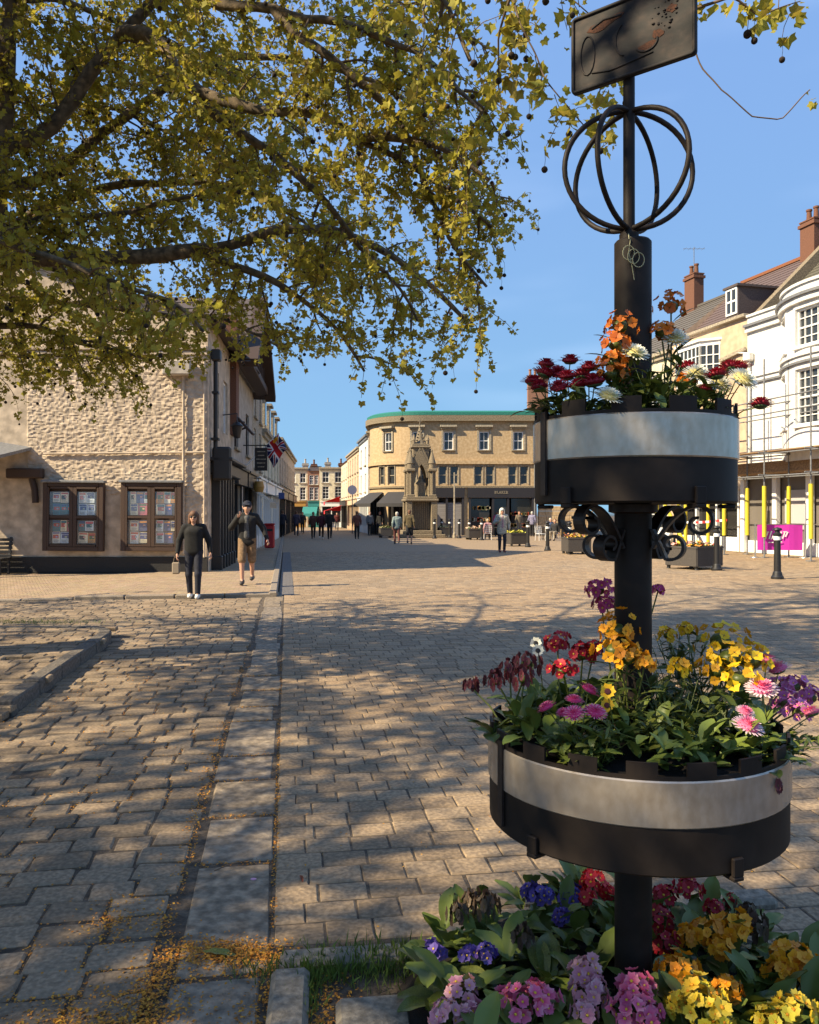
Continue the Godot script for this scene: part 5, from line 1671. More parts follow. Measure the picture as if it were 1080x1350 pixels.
		for k in 4: add_leaf(cr, rg, e + any_dir(rg) * 0.03, 0.05)
	finish_tree(t, cr, 300)

func other_tree(at: Vector3, sd: int, label: String, reach: float, n: int) -> void:
	var t := thing("plane_tree", label, "tree", at)
	var rg := RandomNumberGenerator.new()
	rg.seed = sd
	part("trunk", limb_mesh([Vector3(0, 0, 0), Vector3(0.05, 1.5, 0), Vector3(0, 3.0, 0.05), Vector3(0.1, 4.2, 0)], 0.42, 0.3, 12), M["bark"], t)
	var cr := Crown.new()
	cr.wood = Geo.new()
	for i in n:
		var a := i * 2.4 + rg.randf_range(-0.3, 0.3)
		var up := 3.6 + 3.0 * i / n
		var r := reach * rg.randf_range(0.75, 1.1) * (1.0 - 0.35 * i / n)
		var d := Vector3(cos(a), 0, sin(a))
		var l := [Vector3(0.05, minf(up, 4.1), 0), Vector3(0, up, 0) + d * r * 0.3 + Vector3(0, r * 0.22, 0), Vector3(0, up, 0) + d * r * 0.65 + Vector3(0, r * 0.42, 0), Vector3(0, up, 0) + d * r + Vector3(0, r * 0.4, 0)]
		part("limb", limb_mesh(l, 0.085, 0.015, 7), M["bark"], t)
		clothe(cr, rg, l, 0.1, 0.22, 0.27, 1.5, 0.15, 0.098, 0.028, 0.15)
	finish_tree(t, cr, 0)
# ---------------------------------------------------------------- the tiered flower post
func arc_block(g: Geo, r0: float, r1: float, y0: float, y1: float, a0: float, a1: float, segs := 3) -> void:
	for i in segs:
		var a := a0 + (a1 - a0) * i / segs
		var b := a0 + (a1 - a0) * (i + 1) / segs
		var p := func(r: float, t: float, y: float) -> Vector3: return Vector3(sin(t) * r, y, cos(t) * r)
		g.quad(p.call(r1, a, y0), p.call(r1, b, y0), p.call(r1, b, y1), p.call(r1, a, y1))
		g.quad(p.call(r0, b, y0), p.call(r0, a, y0), p.call(r0, a, y1), p.call(r0, b, y1))
		g.quad(p.call(r1, a, y1), p.call(r1, b, y1), p.call(r0, b, y1), p.call(r0, a, y1))
		if i == 0: g.quad(p.call(r0, a, y0), p.call(r1, a, y0), p.call(r1, a, y1), p.call(r0, a, y1))
		if i == segs - 1: g.quad(p.call(r1, b, y0), p.call(r0, b, y0), p.call(r0, b, y1), p.call(r1, b, y1))

func ribbon(g: Geo, pts: Array, side: Vector3, w: float, th: float) -> void:    # flat bar bent along pts
	for i in pts.size() - 1:
		var d0: Vector3 = (pts[mini(i + 1, pts.size() - 1)] - pts[maxi(i - 1, 0)]).normalized()
		var d1: Vector3 = (pts[mini(i + 2, pts.size() - 1)] - pts[i]).normalized()
		var n0 := side.cross(d0).normalized() * th
		var n1 := side.cross(d1).normalized() * th
		var s := side * w * 0.5
		var a: Vector3 = pts[i]
		var b: Vector3 = pts[i + 1]
		g.quad(a + s + n0, b + s + n1, b - s + n1, a - s + n0)
		g.quad(a - s - n0, b - s - n1, b + s - n1, a + s - n0)
		g.quad(a - s + n0, b - s + n1, b - s - n1, a - s - n0)
		g.quad(a + s - n0, b + s - n1, b + s + n1, a + s + n0)

func flower_post() -> void:
	var blk := rich("post_black", 0.034, 0.025, 0.020, 0.55, 0.6, 0.008, 0.7, 0.25)
	var rusty := rich("bracket_black", 0.040, 0.028, 0.024, 0.5, 0.3, 0.02, 0.4, 1.2, 5, Color(1.0, 0.75, 0.6))
	var soil := rich("soil", 0.035, 0.024, 0.016, 1.0, 0.2, 0.06, 0.4, 10.0)
	var foil := rich("silver_band", 0.60, 0.52, 0.43, 0.27, 0.45, 0.012, 0.86, 0.9, 5, Color(1.0, 0.97, 0.93), 0.55)
	foil.uv1_scale = Vector3(4.0, 2.0, 4.0)
	blk.metallic_specular = 0.3
	var t := thing("flower_post", "black iron post carrying two round tiered planters, wire globe and plaque", "planter post", BED)
	var g := Geo.new()
	g.lathe([Vector2(0.057, -0.05), Vector2(0.057, 2.447), Vector2(0.052, 2.453), Vector2(0.0, 2.455)], 28)
	part("post", g, blk, t)
	g = Geo.new()
	g.tube([Vector3(-0.012, 2.44, 0.0), Vector3(-0.012, 3.45, 0.0)], [0.018], 14)
	g.lathe([Vector2(0.03, 2.44), Vector2(0.03, 2.475), Vector2(0.018, 2.485)], 14, Vector3(-0.012, 0, 0))
	part("rod", g, blk, t)
	for k in 3:
		g = Geo.new()
		var az := [deg_to_rad(4), deg_to_rad(49), deg_to_rad(-48)][k] as float
		var rp := []
		for i in 49:
			var a := TAU * i / 48
			rp.append(Vector3(cos(az) * sin(a) * 0.205, 2.675 - cos(a) * 0.184, -sin(az) * sin(a) * 0.205) + Vector3(-0.012, 0, 0))
		g.tube(rp, [0.0085], 8, false)
		part("globe_ring", g, blk, t)
	# two drums
	for d in [[0.305, 1.63, 12], [0.447, 0.655, 18]]:
		var R: float = d[0]
		var y: float = d[1]
		g = Geo.new()
		g.lathe([Vector2(0.05, y + 0.012), Vector2(R - 0.02, y + 0.006), Vector2(R - 0.006, y), Vector2(R, y + 0.006), Vector2(R, y + 0.262)], 64)
		g.lathe([Vector2(R - 0.008, y + 0.262), Vector2(R - 0.008, y + 0.03), Vector2(0.05, y + 0.03)], 64)
		g.lathe([Vector2(R, y + 0.262), Vector2(R - 0.008, y + 0.262)], 64)
		var drum := part("planter_drum", g, blk, t)
		g = Geo.new()
		g.lathe([Vector2(R + 0.001, y + 0.128), Vector2(R + 0.005, y + 0.132), Vector2(R + 0.005, y + 0.248), Vector2(R + 0.001, y + 0.252)], 64)
		part("silver_band", g, foil, drum)
		for k in d[2]:
			g = Geo.new()
			var a0: float = TAU * (k + 0.12) / d[2]
			arc_block(g, R - 0.008, R, y + 0.2605, y + 0.298, a0, a0 + TAU * 0.52 / d[2], 4)
			part("merlon", g, blk, drum)
		g = Geo.new()
		g.lathe([Vector2(R - 0.01, y + 0.225), Vector2(R * 0.6, y + 0.255), Vector2(0.05, y + 0.262)], 32)
		part("soil", g, soil, drum)
		for k in 5:
			g = Geo.new()
			var a := 0.35 + TAU * k / 5
			var o := Vector3(sin(a), 0, cos(a))
			var b := Basis(Vector3.UP, a)
			g.bev(o * (R + 0.008) + Vector3(0, y + 0.022, 0), Vector3(0.035, 0.05, 0.012), 0.003, b); g.bev(o * (R - 0.008) + Vector3(0, y - 0.008, 0), Vector3(0.035, 0.012, 0.045), 0.003, b)
			part("clip", g, blk, drum)
		g = Geo.new()
		for s in [-1.25, 1.9]:
			var b := Basis(Vector3.UP, s)
			g.box(b * Vector3(0, y + 0.15, R + 0.006), Vector3(0.03, 0.25, 0.008), b)
		part("seam_strap", g, rusty, drum)
	# scrolled brackets below the upper drum
	for k in 4:
		g = Geo.new()
		var a := [deg_to_rad(62), deg_to_rad(-56), deg_to_rad(125), deg_to_rad(-122)][k] as float
		var o := Vector3(sin(a), 0, cos(a))
		var sd := Vector3.UP.cross(o)
		var pts := []
		for i in 27:                                   # outer curl
			var q := i / 26.0
			var th := lerpf(-4.6, PI * 0.5, q)
			var r := lerpf(0.014, 0.05, q)
			pts.append(o * (0.196 + cos(th) * r) + Vector3(0, 1.573 + sin(th) * r, 0))
		for i in 9:
			var q := (i + 1) / 9.0
			pts.append(o * lerpf(0.196, 0.062, q) + Vector3(0, 1.623 - 0.13 * q * q, 0))
		ribbon(g, pts, sd, 0.042, 0.0045)
		pts = []
		for i in 29:                                   # inner lower curl
			var q := i / 28.0
			var th := lerpf(4.4, -PI * 0.62, q)
			var r := lerpf(0.012, 0.046, q)
			pts.append(o * (0.118 + cos(th) * r) + Vector3(0, 1.503 + sin(th) * r, 0))
		for i in 6:
			var q := (i + 1) / 6.0
			pts.append(pts[28].lerp(o * 0.06 + Vector3(0, 1.55, 0), q))
		ribbon(g, pts, sd, 0.042, 0.0045)
		part("scroll_bracket", g, rusty, t)
	g = Geo.new()
	g.lathe([Vector2(0.058, 1.60), Vector2(0.075, 1.605), Vector2(0.075, 1.628)], 28); g.lathe([Vector2(0.058, 0.62), Vector2(0.08, 0.626), Vector2(0.08, 0.653)], 28)
	part("collar", g, rusty, t)
	# cast plaque at the top, turned a little from the viewer
	var xf := Transform3D(Basis(Vector3.UP, -0.654), Vector3(-0.012, 2.953, 0))
	var W := 0.40
	var H := 0.245
	var cast := rich("plaque_iron", 0.075, 0.045, 0.03, 0.75, 0.35, 0.012, 0.12, 2.0, 5, Color(0.55, 0.6, 0.7))
	var outline := func(w: float, h: float, r: float) -> PackedVector2Array:
		var p := PackedVector2Array()
		for c in [[w / 2 - r, r, -90], [w / 2 - r, h - r, 0], [-w / 2 + r, h - r, 90], [-w / 2 + r, r, 180]]:
			for i in 6:
				var a := deg_to_rad(c[2] + 90.0 * i / 5)
				p.append(Vector2(c[0] + cos(a) * r, c[1] + sin(a) * r))
		return p
	g = Geo.new()
	g.plate(outline.call(W, H, 0.012), xf * Transform3D(Basis(), Vector3(0.02, 0, 0.02)), 0.012)
	var pl := part("plaque", g, cast, t)
	g = Geo.new()
	var op: PackedVector2Array = outline.call(W - 0.01, H - 0.01, 0.01)
	var loop := []
	for i in op.size() + 1: loop.append(xf * Vector3(op[i % op.size()].x + 0.02, op[i % op.size()].y + 0.005, 0.033))
	g.tube(loop, [0.006], 6, false)
	part("rim", g, cast, pl)
	g = Geo.new()
	var curve := func(pts: Array, r: float) -> void:
		var q := []
		for p in pts: q.append(xf * Vector3(p[0] + 0.02, p[1], 0.033))
		var gq := Geo.new()
		gq.tube(q, [r], 6, true)
		part("relief", gq, cast, pl)
	var oval := func(cx: float, cy: float, rx: float, ry: float, a0: float, a1: float) -> Array:
		var q := []
		for i in 17:
			var a := lerpf(a0, a1, i / 16.0)
			q.append([cx + cos(a) * rx, cy + sin(a) * ry])
		return q
	curve.call(oval.call(-0.145, 0.11, 0.024, 0.062, 0, TAU), 0.0028); curve.call(oval.call(-0.02, 0.12, 0.03, 0.05, 1.9, 4.6), 0.0026)
	curve.call(oval.call(0.05, 0.085, 0.034, 0.026, -2.7, 0.2), 0.003); curve.call([[-0.13, 0.05], [-0.07, 0.038], [0.0, 0.043], [0.07, 0.05]], 0.0028)
	curve.call([[-0.13, 0.19], [-0.09, 0.205], [-0.03, 0.2]], 0.004)
	for i in 26:
		var a := i * 2.4
		var r := 0.045 * sqrt(i / 26.0)
		g.ball(xf * Vector3(0.11 + cos(a) * r * rnd(0.6, 1.3) + 0.02, 0.15 + sin(a) * r * rnd(0.6, 1.4), 0.032), Vector3(0.006, 0.003, 0.004) * rnd(0.5, 1.2), 4, 6)
	for q in [[-0.10, 0.19, 0.05, 0.018], [-0.05, 0.2, 0.03, 0.012], [0.055, 0.075, 0.035, 0.014], [0.085, 0.10, 0.02, 0.016], [0.13, 0.16, 0.018, 0.014]]:
		var pg := PackedVector2Array()
		for i in 11: pg.append(Vector2(q[0] + 0.02 + cos(TAU * i / 11) * q[2] * rnd(0.6, 1.1), q[1] + sin(TAU * i / 11) * q[3] * rnd(0.6, 1.2)))
		var gr := Geo.new()
		gr.plate(pg, xf * Transform3D(Basis(), Vector3(0, 0, 0.032)), 0.0015)
		part("rust_patch", gr, rich("rust", 0.17, 0.06, 0.025, 0.9, 0.1, 0.03, 0.35, 3.0), pl)
	part("flaked_boss", g, cast, pl).set_meta("kind", "stuff")
	# pale twine tied round the rod
	var tw := thing("twine", "pale looped twine tied to the rod above the post", "twine", BED + Vector3(0, 2.45, 0))
	g = Geo.new()
	for k in 3:
		var p := []
		for i in 15:
			var a := TAU * i / 14
			p.append(Vector3(-0.03 + 0.014 * k + sin(a) * 0.018, -0.03 - 0.045 * (1 - cos(a)) * 0.5 - 0.012 * k, 0.062 + 0.004 * k))
		g.tube(p, [0.0016], 5, false)
	g.tube([Vector3(-0.02, 0.0, 0.05), Vector3(-0.03, -0.05, 0.063), Vector3(-0.018, -0.1, 0.062), Vector3(-0.012, -0.135, 0.06)], [0.0014], 5)
	var lp := []
	for i in 13: lp.append(Vector3(-0.012 + sin(TAU * i / 12) * 0.021, 0.02, cos(TAU * i / 12) * 0.021))
	g.tube(lp, [0.002], 5, false)
	g.tube([Vector3(-0.02, 0.02, 0.02), Vector3(-0.025, 0.01, 0.045), Vector3(-0.028, -0.01, 0.06)], [0.0016], 5)
	part("strand", g, mat("twine_pale", 0.45, 0.42, 0.24, 0.9), tw)

	# the bed at the foot
	var bed := thing("flower_bed", "stone edged flower bed round the foot of the black post", "flower bed", BED)
	g = Geo.new()
	g.lathe([Vector2(0.80, -0.03), Vector2(0.72, 0.03), Vector2(0.45, 0.07), Vector2(0.0, 0.08)], 32)
	part("soil", g, soil, bed)
	var sm := rich("edging_stone", 0.34, 0.29, 0.22, 0.85, 0.5, 0.025, 0.6, 6.0)
	for s in [[-1.08, 0.02, 0.13, 0.55, 0.045], [-0.80, 0.10, 0.24, 0.42, 0.035], [-0.93, -0.36, 0.46, 0.10, 0.04], [-0.50, -0.40, 0.36, 0.12, 0.04], [0.0, -0.86, 0.5, 0.12, 0.03], [0.55, -0.80, 0.5, 0.12, 0.03], [-0.98, 0.55, 0.5, 0.3, 0.04]]:
		g = Geo.new()
		g.bev(Vector3(0, s[4] - 0.06, 0), Vector3(s[2], 0.12, s[3]), 0.018)
		var o := part("edging_stone", g, sm, bed)
		o.position = Vector3(s[0], 0, s[1])
		o.rotation = Vector3(0.01, 0.1, 0.012)

# ---------------------------------------------------------------- plants
var flower_cols := {
	"crimson": [Color(0.32, 0.010, 0.026), Color(0.46, 0.02, 0.045)], "white": [Color(0.74, 0.72, 0.58), Color(0.80, 0.78, 0.66)], "orange": [Color(0.60, 0.13, 0.004), Color(0.68, 0.19, 0.008)],
	"amber": [Color(0.80, 0.30, 0.005), Color(0.86, 0.38, 0.012)], "yellow": [Color(0.86, 0.45, 0.006), Color(0.90, 0.56, 0.015)], "lemon": [Color(0.68, 0.47, 0.02), Color(0.74, 0.56, 0.06)],
	"pink": [Color(0.78, 0.06, 0.22), Color(0.82, 0.30, 0.40)], "rose_pale": [Color(0.74, 0.27, 0.34), Color(0.82, 0.50, 0.50)], "rose": [Color(0.80, 0.16, 0.30), Color(0.84, 0.66, 0.66)], "lilac": [Color(0.62, 0.10, 0.34), Color(0.70, 0.28, 0.46)],
	"magenta": [Color(0.55, 0.02, 0.15), Color(0.66, 0.09, 0.26)], "red": [Color(0.36, 0.006, 0.020), Color(0.46, 0.012, 0.03)], "scarlet": [Color(0.68, 0.014, 0.022), Color(0.74, 0.03, 0.03)],
	"maroon": [Color(0.11, 0.012, 0.018), Color(0.17, 0.03, 0.035)], "purple": [Color(0.10, 0.055, 0.30), Color(0.16, 0.10, 0.40)], "brown": [Color(0.075, 0.045, 0.03), Color(0.12, 0.075, 0.045)],
}
var fmesh := {}

func petal(g: Geo, c: Vector3, ax: Basis, a: float, r: float, w: float, lift: float, c0: Color, c1: Color, notch := 0.1) -> void:
	var d := Vector3(cos(a), 0, sin(a))
	var s := Vector3(-sin(a), 0, cos(a))
	var p := [d * 0.08, d * r * 0.55 + s * w * 0.75 + Vector3.UP * lift * 0.5, d * r * 0.95 + s * w * 0.62 + Vector3.UP * lift, d * r * (1.0 - notch) + Vector3.UP * lift * 0.8, d * r * 0.95 - s * w * 0.62 + Vector3.UP * lift, d * r * 0.55 - s * w * 0.75 + Vector3.UP * lift * 0.5]
	var q := []
	for v in p: q.append(c + ax * v)
	var k := g.v.size()
	var nn: Vector3 = ((q[1] - q[0]).cross(q[5] - q[0])).normalized()
	if nn.dot(ax.y) < 0: nn = -nn
	for i in 6:
		g.v.append(q[i]); g.n.append(nn); g.c.append(c0 if i in [0] else c1)
	for i in range(1, 5): g.ix.append_array(PackedInt32Array([k, k + i + 1, k + i]))

func floret(key: String, petals: int, kind := 0) -> ArrayMesh:
	var id := key + str(petals) + str(kind)
	if fmesh.has(id): return fmesh[id]
	var k: float = [1.0, 0.78, 1.08, 0.9][kind]
	var cols := []
	for q in flower_cols[key]: cols.append(Color(q.r * k, q.g * k * [1.0, 0.85, 1.1, 1.0][kind], q.b * k))
	var rg := RandomNumberGenerator.new()
	rg.seed = 13 + kind
	var g := Geo.new()
	for i in petals:
		petal(g, Vector3(0, rg.randf_range(-0.03, 0.03), 0), Basis(Vector3(1, 0, 0.5).normalized(), rg.randf_range(-0.12, 0.12)), TAU * i / petals + rg.randf_range(-0.12, 0.12), rg.randf_range(0.82, 1.08), TAU / petals * rg.randf_range(0.46, 0.62), rg.randf_range(0.05, 0.5), cols[0], cols[1] if i % 2 else cols[0].lerp(cols[1], 0.5), 0.14)
	if petals == 5:
		g.col = Color(0.8, 0.5, 0.04) if key not in ["brown", "maroon"] else Color(0.1, 0.06, 0.02)
		if key in ["lemon", "amber"]: g.col = Color(0.75, 0.28, 0.01)
		g.ball(Vector3(0, 0.09, 0), Vector3(0.2, 0.1, 0.2), 4, 8)
	fmesh[id] = g.mesh()
	return fmesh[id]

func pompon(key: String) -> ArrayMesh:
	var id := "pom" + key
	if fmesh.has(id): return fmesh[id]
	var cols: Array = flower_cols[key]
	var g := Geo.new()
	var rg := RandomNumberGenerator.new()
	rg.seed = 4
	for ring in 5:
		var n := 26 - ring * 4
		for i in n:
			var tilt := 0.05 + ring * 0.24
			var r := 1.0 - ring * 0.16
			var b := Basis(Vector3.UP, TAU * i / n + ring * 0.2 + rg.randf_range(-0.06, 0.06)) * Basis(Vector3.BACK, tilt + rg.randf_range(-0.06, 0.06))
			var inner: Color = cols[0]
			if key == "white": inner = Color(0.62, 0.60, 0.38)
			var tint: Color = cols[0 if ring > 1 else 1] if key == "rose" else cols[(i + ring) % 2]
			petal(g, Vector3(0, 0.10 + ring * 0.055, 0), b, 0.0, r, 0.085, 0.04, inner, tint, -0.05)
	g.col = Color(0.07, 0.11, 0.03)
	g.ball(Vector3(0, 0.0, 0), Vector3(0.5, 0.16, 0.5), 4, 9)
	g.col = cols[0] if key != "white" else Color(0.6, 0.52, 0.2)
	g.ball(Vector3(0, 0.2, 0), Vector3(0.66, 0.26, 0.66), 6, 12)
	fmesh[id] = g.mesh()
	return fmesh[id]

func blade(id: String, w: float, curl: float, crinkle: float, n := 7, m := 4) -> ArrayMesh:      # a leaf one unit long along +z
	if fmesh.has(id): return fmesh[id]
	var g := Geo.new()
	var grid := []
	for j in n + 1:
		var v := j / float(n)
		var half := w * pow(sin(PI * clampf(v * 0.93 + 0.05, 0, 1)), 0.75) * (0.55 + 0.45 * v)
		for i in m + 1:
			var u := i / float(m) * 2 - 1
			grid.append(Vector3(u * half, absf(u) * half * 0.35 - curl * v * v + crinkle * sin(v * 17.0 + absf(u) * 3.0) * absf(u) + crinkle * 0.7 * sin(v * 29.0) * (1 - absf(u)), v))
	var k := g.v.size()
	for p in grid:
		g.v.append(p); g.n.append(Vector3.ZERO); g.c.append(Color.WHITE)
	for j in n:
		for i in m:
			var a := j * (m + 1) + i
			g.ix.append_array(PackedInt32Array([a, a + 1, a + m + 1, a + 1, a + m + 2, a + m + 1]))
	for i in range(0, g.ix.size(), 3):
		var nn := (g.v[g.ix[i + 2]] - g.v[g.ix[i]]).cross(g.v[g.ix[i + 1]] - g.v[g.ix[i]])
		for q in 3: g.n[g.ix[i + q]] += nn
	for i in g.n.size(): g.n[i] = g.n[i].normalized()
	fmesh[id] = g.mesh()
	return fmesh[id]

func green(i: int) -> StandardMaterial3D:
	var c: Array = [[0.12, 0.16, 0.028], [0.17, 0.215, 0.035], [0.24, 0.27, 0.055], [0.095, 0.13, 0.028]][i]
	var m := leafy("plant_green_%d" % i, c[0], c[1], c[2], Color(0.5, 0.5, 0.5), 0.42)
	m.uv1_triplanar = true; m.uv1_world_triplanar = true; m.uv1_scale = Vector3.ONE / 0.12
	m.albedo_texture = noise_tex(0.03, 4, 0.6, 1.0)
	return m

func bouquet_leaf(t: Node3D, id: String, mesh: ArrayMesh, at: Vector3, yaw: float, pitch: float, size: float, tone: int) -> void:
	var o := part("leaf", mesh, green(tone), t)
	o.transform = Transform3D((Basis(Vector3.UP, yaw) * Basis(Vector3.RIGHT, -pitch) * Basis(Vector3.BACK, rnd(-0.4, 0.4))).scaled(Vector3.ONE * size), at)

func stalk(t: Node3D, a: Vector3, b: Vector3, r: float) -> void:
	var g := Geo.new()
	var mid := a.lerp(b, 0.55) + Vector3(rnd(-0.012, 0.012), 0.01, rnd(-0.012, 0.012))
	g.tube([a, a.lerp(mid, 0.5) + Vector3(rnd(-0.004, 0.004), 0, rnd(-0.004, 0.004)), mid, b], [r, r, r * 0.9, r * 0.8], 5)
	part("stem", g, green(2), t)

func plants() -> void:
	var fm := leafy("petal", 1, 1, 1, Color(0.4, 0.4, 0.4), 0.6)
	fm.vertex_color_use_as_albedo = true
	var prim := blade("prim", 0.30, 0.28, 0.018)
	var lance := blade("lance", 0.11, 0.25, 0.0, 5, 2)
	var spoon := blade("spoon", 0.32, 0.35, 0.0, 5, 2)
	rng.seed = 99
	for e in PLANTS:
		var heads: Array = e[4]
		var soil: float = e[3]
		var c := Vector3.ZERO
		for h in heads: c += h[0]
		c /= heads.size()
		var base := Vector3(c.x, soil, c.z)
		var rad: float = 0.25 if soil > 1.5 else (0.37 if soil > 0.5 else 0.66)
		var off := Vector2(base.x - BED.x, base.z - BED.z)
		if off.length() > rad: off = off.normalized() * rad
		if off.length() < 0.09: off = off.normalized() * 0.09
		base = Vector3(BED.x + off.x, soil - (0.0 if soil > 0.5 else 0.02), BED.z + off.y)
		var t := thing(e[0], e[5], "plant", base)
		var kind: String = e[1]
		for h in heads:
			var p: Vector3 = h[0] - base
			var s: float = h[1]
			match kind:
				"daisy":
					stalk(t, Vector3(rnd(-0.02, 0.02), 0, rnd(-0.02, 0.02)), p, 0.0022)
					var o := part("flower_head", pompon(e[2]), fm, t)
					var tilt := Basis.from_euler(Vector3(rnd(-0.1, 0.55), rnd(0, TAU), rnd(-0.35, 0.35)))
					if e[2] == "white": tilt = Basis.from_euler(Vector3(rnd(0.5, 1.1), 0, rnd(-0.3, 0.3)))
					o.transform = Transform3D(tilt.scaled(Vector3.ONE * 0.041 * s), p)
				"pansy":
					stalk(t, Vector3(rnd(-0.02, 0.02), 0, 0), p, 0.002)
					var o := part("flower_head", floret(e[2], 5), fm, t)
					o.transform = Transform3D((Basis(Vector3.RIGHT, 1.1) * Basis(Vector3.UP, 0.3)).scaled(Vector3.ONE * 0.022 * s), p)
					var gd := Geo.new()
					gd.ball(Vector3(0, 0.16, 0), Vector3(0.4, 0.05, 0.4), 4, 8)
					part("eye", gd, M["black_paint"] if e[2] == "white" else mat("pansy_eye", 0.1, 0.02, 0.02, 0.8), o)
				"wall", "poly":
					stalk(t, Vector3(rnd(-0.03, 0.03), 0, rnd(-0.03, 0.03)), p, 0.0035)
					var gc := Geo.new()
					var cr := 0.038 * s if kind == "wall" else 0.042 * s
					gc.ball(Vector3.ZERO, Vector3(cr, cr * 0.8, cr) * 0.5, 5, 7)
					var o := part("flower_head", gc, green(1), t)
					o.position = p
					var n := int(11 + 7 * s) if kind == "poly" else int(8 + 6 * s)
					var spent: bool = e[2] in ["maroon", "brown"]
					for i in n:
						var y := 1.0 - 1.35 * (i + 0.5) / n
						var a := i * 2.4 + rnd(-0.3, 0.3)
						var rr := sqrt(1 - y * y)
						var d := Vector3(cos(a) * rr, y * 0.85, sin(a) * rr)
						var fo := part("floret", floret(e[2], 4 if kind == "wall" else 5, rng.randi() % 4), fm, o)
						var yy := (d + Vector3(rnd(-0.3, 0.3), 0.15, rnd(-0.3, 0.3))).normalized()
						var xx := yy.cross(Vector3(0.3, 0.2, 1)).normalized()
						var fs := rnd(0.75, 1.2) * (0.0195 if kind == "wall" else 0.0195) * lerpf(0.8, 1.0, minf(s, 1.2)) * (0.62 if spent else 1.0) * (0.85 if soil > 0.5 else 1.1)
						fo.transform = Transform3D((Basis(xx, yy, xx.cross(yy)) * Basis(Vector3.UP, rnd(0, TAU))).scaled(Vector3(fs, fs * (2.2 if spent else 1.0), fs)), d * cr * rnd(0.65, 1.3))
		# foliage
		var top := 0.0
		for h in heads: top = maxf(top, h[0].y - base.y)
		match kind:
			"daisy":
				for i in 7: bouquet_leaf(t, "", spoon, Vector3(rnd(-0.035, 0.035), 0, rnd(-0.035, 0.035)), rnd(0, TAU), rnd(0.4, 1.2), rnd(0.045, 0.075), 1 + i % 2)
			"pansy":
				for i in 6: bouquet_leaf(t, "", spoon, Vector3(rnd(-0.03, 0.03), rnd(0, 0.05), rnd(-0.03, 0.03)), rnd(0, TAU), rnd(0.2, 0.9), rnd(0.04, 0.06), i % 2)
			"wall":
				for h in heads:
					for i in 13:
						var q: Vector3 = Vector3.ZERO.lerp(h[0] - base, rnd(0.12, 0.88)) + Vector3(rnd(-0.012, 0.012), 0, rnd(-0.012, 0.012))
						bouquet_leaf(t, "", lance, q, rnd(0, TAU), rnd(-0.1, 1.1), rnd(0.055, 0.1), [0, 1, 2][i % 3])
			"poly":
				var n := 9 if soil < 0.5 else 6
				for i in n: bouquet_leaf(t, "", prim, Vector3(rnd(-0.04, 0.04), 0.01, rnd(-0.04, 0.04)), TAU * i / n + rnd(-0.3, 0.3), rnd(0.25, 1.0), (rnd(0.10, 0.155) if soil < 0.5 else rnd(0.09, 0.15)), [0, 1, 2, 0][i % 4])
			"rosette":
				for h in heads:
					var q: Vector3 = h[0] - base
					for i in 7: bouquet_leaf(t, "", prim, Vector3(q.x, maxf(q.y - 0.08, 0.02), q.z), TAU * i / 7 + rnd(-0.4, 0.4), rnd(0.1, 0.9), rnd(0.11, 0.17) if soil < 0.5 else rnd(0.09, 0.13), [1, 2, 0][i % 3])
			"green":
				for h in heads:
					var q: Vector3 = h[0] - base
					for j in 7:
						var tip := q + Vector3(rnd(-0.09, 0.09), rnd(-0.04, 0.03), rnd(-0.07, 0.07))
						stalk(t, Vector3(rnd(-0.03, 0.03), 0, rnd(-0.03, 0.03)), tip, 0.0016)
						for i in 7: bouquet_leaf(t, "", lance if j % 2 else spoon, Vector3.ZERO.lerp(tip, rnd(0.3, 1.0)) + Vector3(rnd(-0.015, 0.015), 0, rnd(-0.015, 0.015)), rnd(0, TAU), rnd(0.0, 1.1), rnd(0.03, 0.055), [0, 1, 2, 0][(i + j) % 4])
	# ground cover filling the planters and the bed between the plants
	var xs := []
	var cs := []
	for tier in [[0.25, 1.87, 160, 0.07], [0.40, 0.90, 520, 0.085], [0.68, 0.06, 620, 0.13]]:
		for i in tier[2]:
			var a := rnd(0, TAU)
			var r: float = sqrt(rng.randf()) * tier[0]
			if r < 0.07: continue
			var b := Basis(Vector3.UP, rnd(0, TAU)) * Basis(Vector3.RIGHT, -rnd(0.1, 1.3))
			xs.append(Transform3D(b.scaled(Vector3.ONE * tier[3] * rnd(0.6, 1.2)), BED + Vector3(sin(a) * r, tier[1] + rnd(0, 0.09), cos(a) * r)))
			var k := rnd(0.7, 1.1)
			cs.append(Color(0.15 * k, 0.195 * k, 0.033 * k))
	var lm := leafy("underleaf", 1, 1, 1, Color(0.5, 0.5, 0.5), 0.5)
	lm.vertex_color_use_as_albedo = true
	tag(scatter("low_foliage", prim, lm, xs, cs), "dense small leaves covering the soil of bed and planters", "foliage")
	# grass and weeds between the edging stones
	var gb := Geo.new()
	gb.tri(Vector3(-0.03, 0, 0), Vector3(0.03, 0, 0), Vector3(0.02, 0.6, 0.06)); gb.tri(Vector3(-0.03, 0, 0), Vector3(0.02, 0.6, 0.06), Vector3(0.0, 1.0, 0.22))
	xs = []
	cs = []
	for q in [[-0.22, -2.86, 0.16, 0.05, 700, 0.06], [-0.35, -2.78, 0.03, 0.1, 500, 0.05], [-0.05, -2.93, 0.1, 0.03, 350, 0.075], [-5.3, -11.2, 0.6, 0.12, 900, 0.05]]:
		for i in q[4]:
			var p := Vector3(q[0] + rng.randfn(0, q[2]), 0.0, q[1] + rng.randfn(0, q[3]))
			if p.z < -9: p.y = 0.11
			xs.append(Transform3D((Basis(Vector3.UP, rnd(0, TAU)) * Basis(Vector3.RIGHT, rnd(-0.7, 0.7))).scaled(Vector3.ONE * q[5] * rnd(0.5, 1.2)), p))
			var k := rnd(0.6, 1.2)
			cs.append(Color(0.13 * k, 0.19 * k, 0.03 * k))
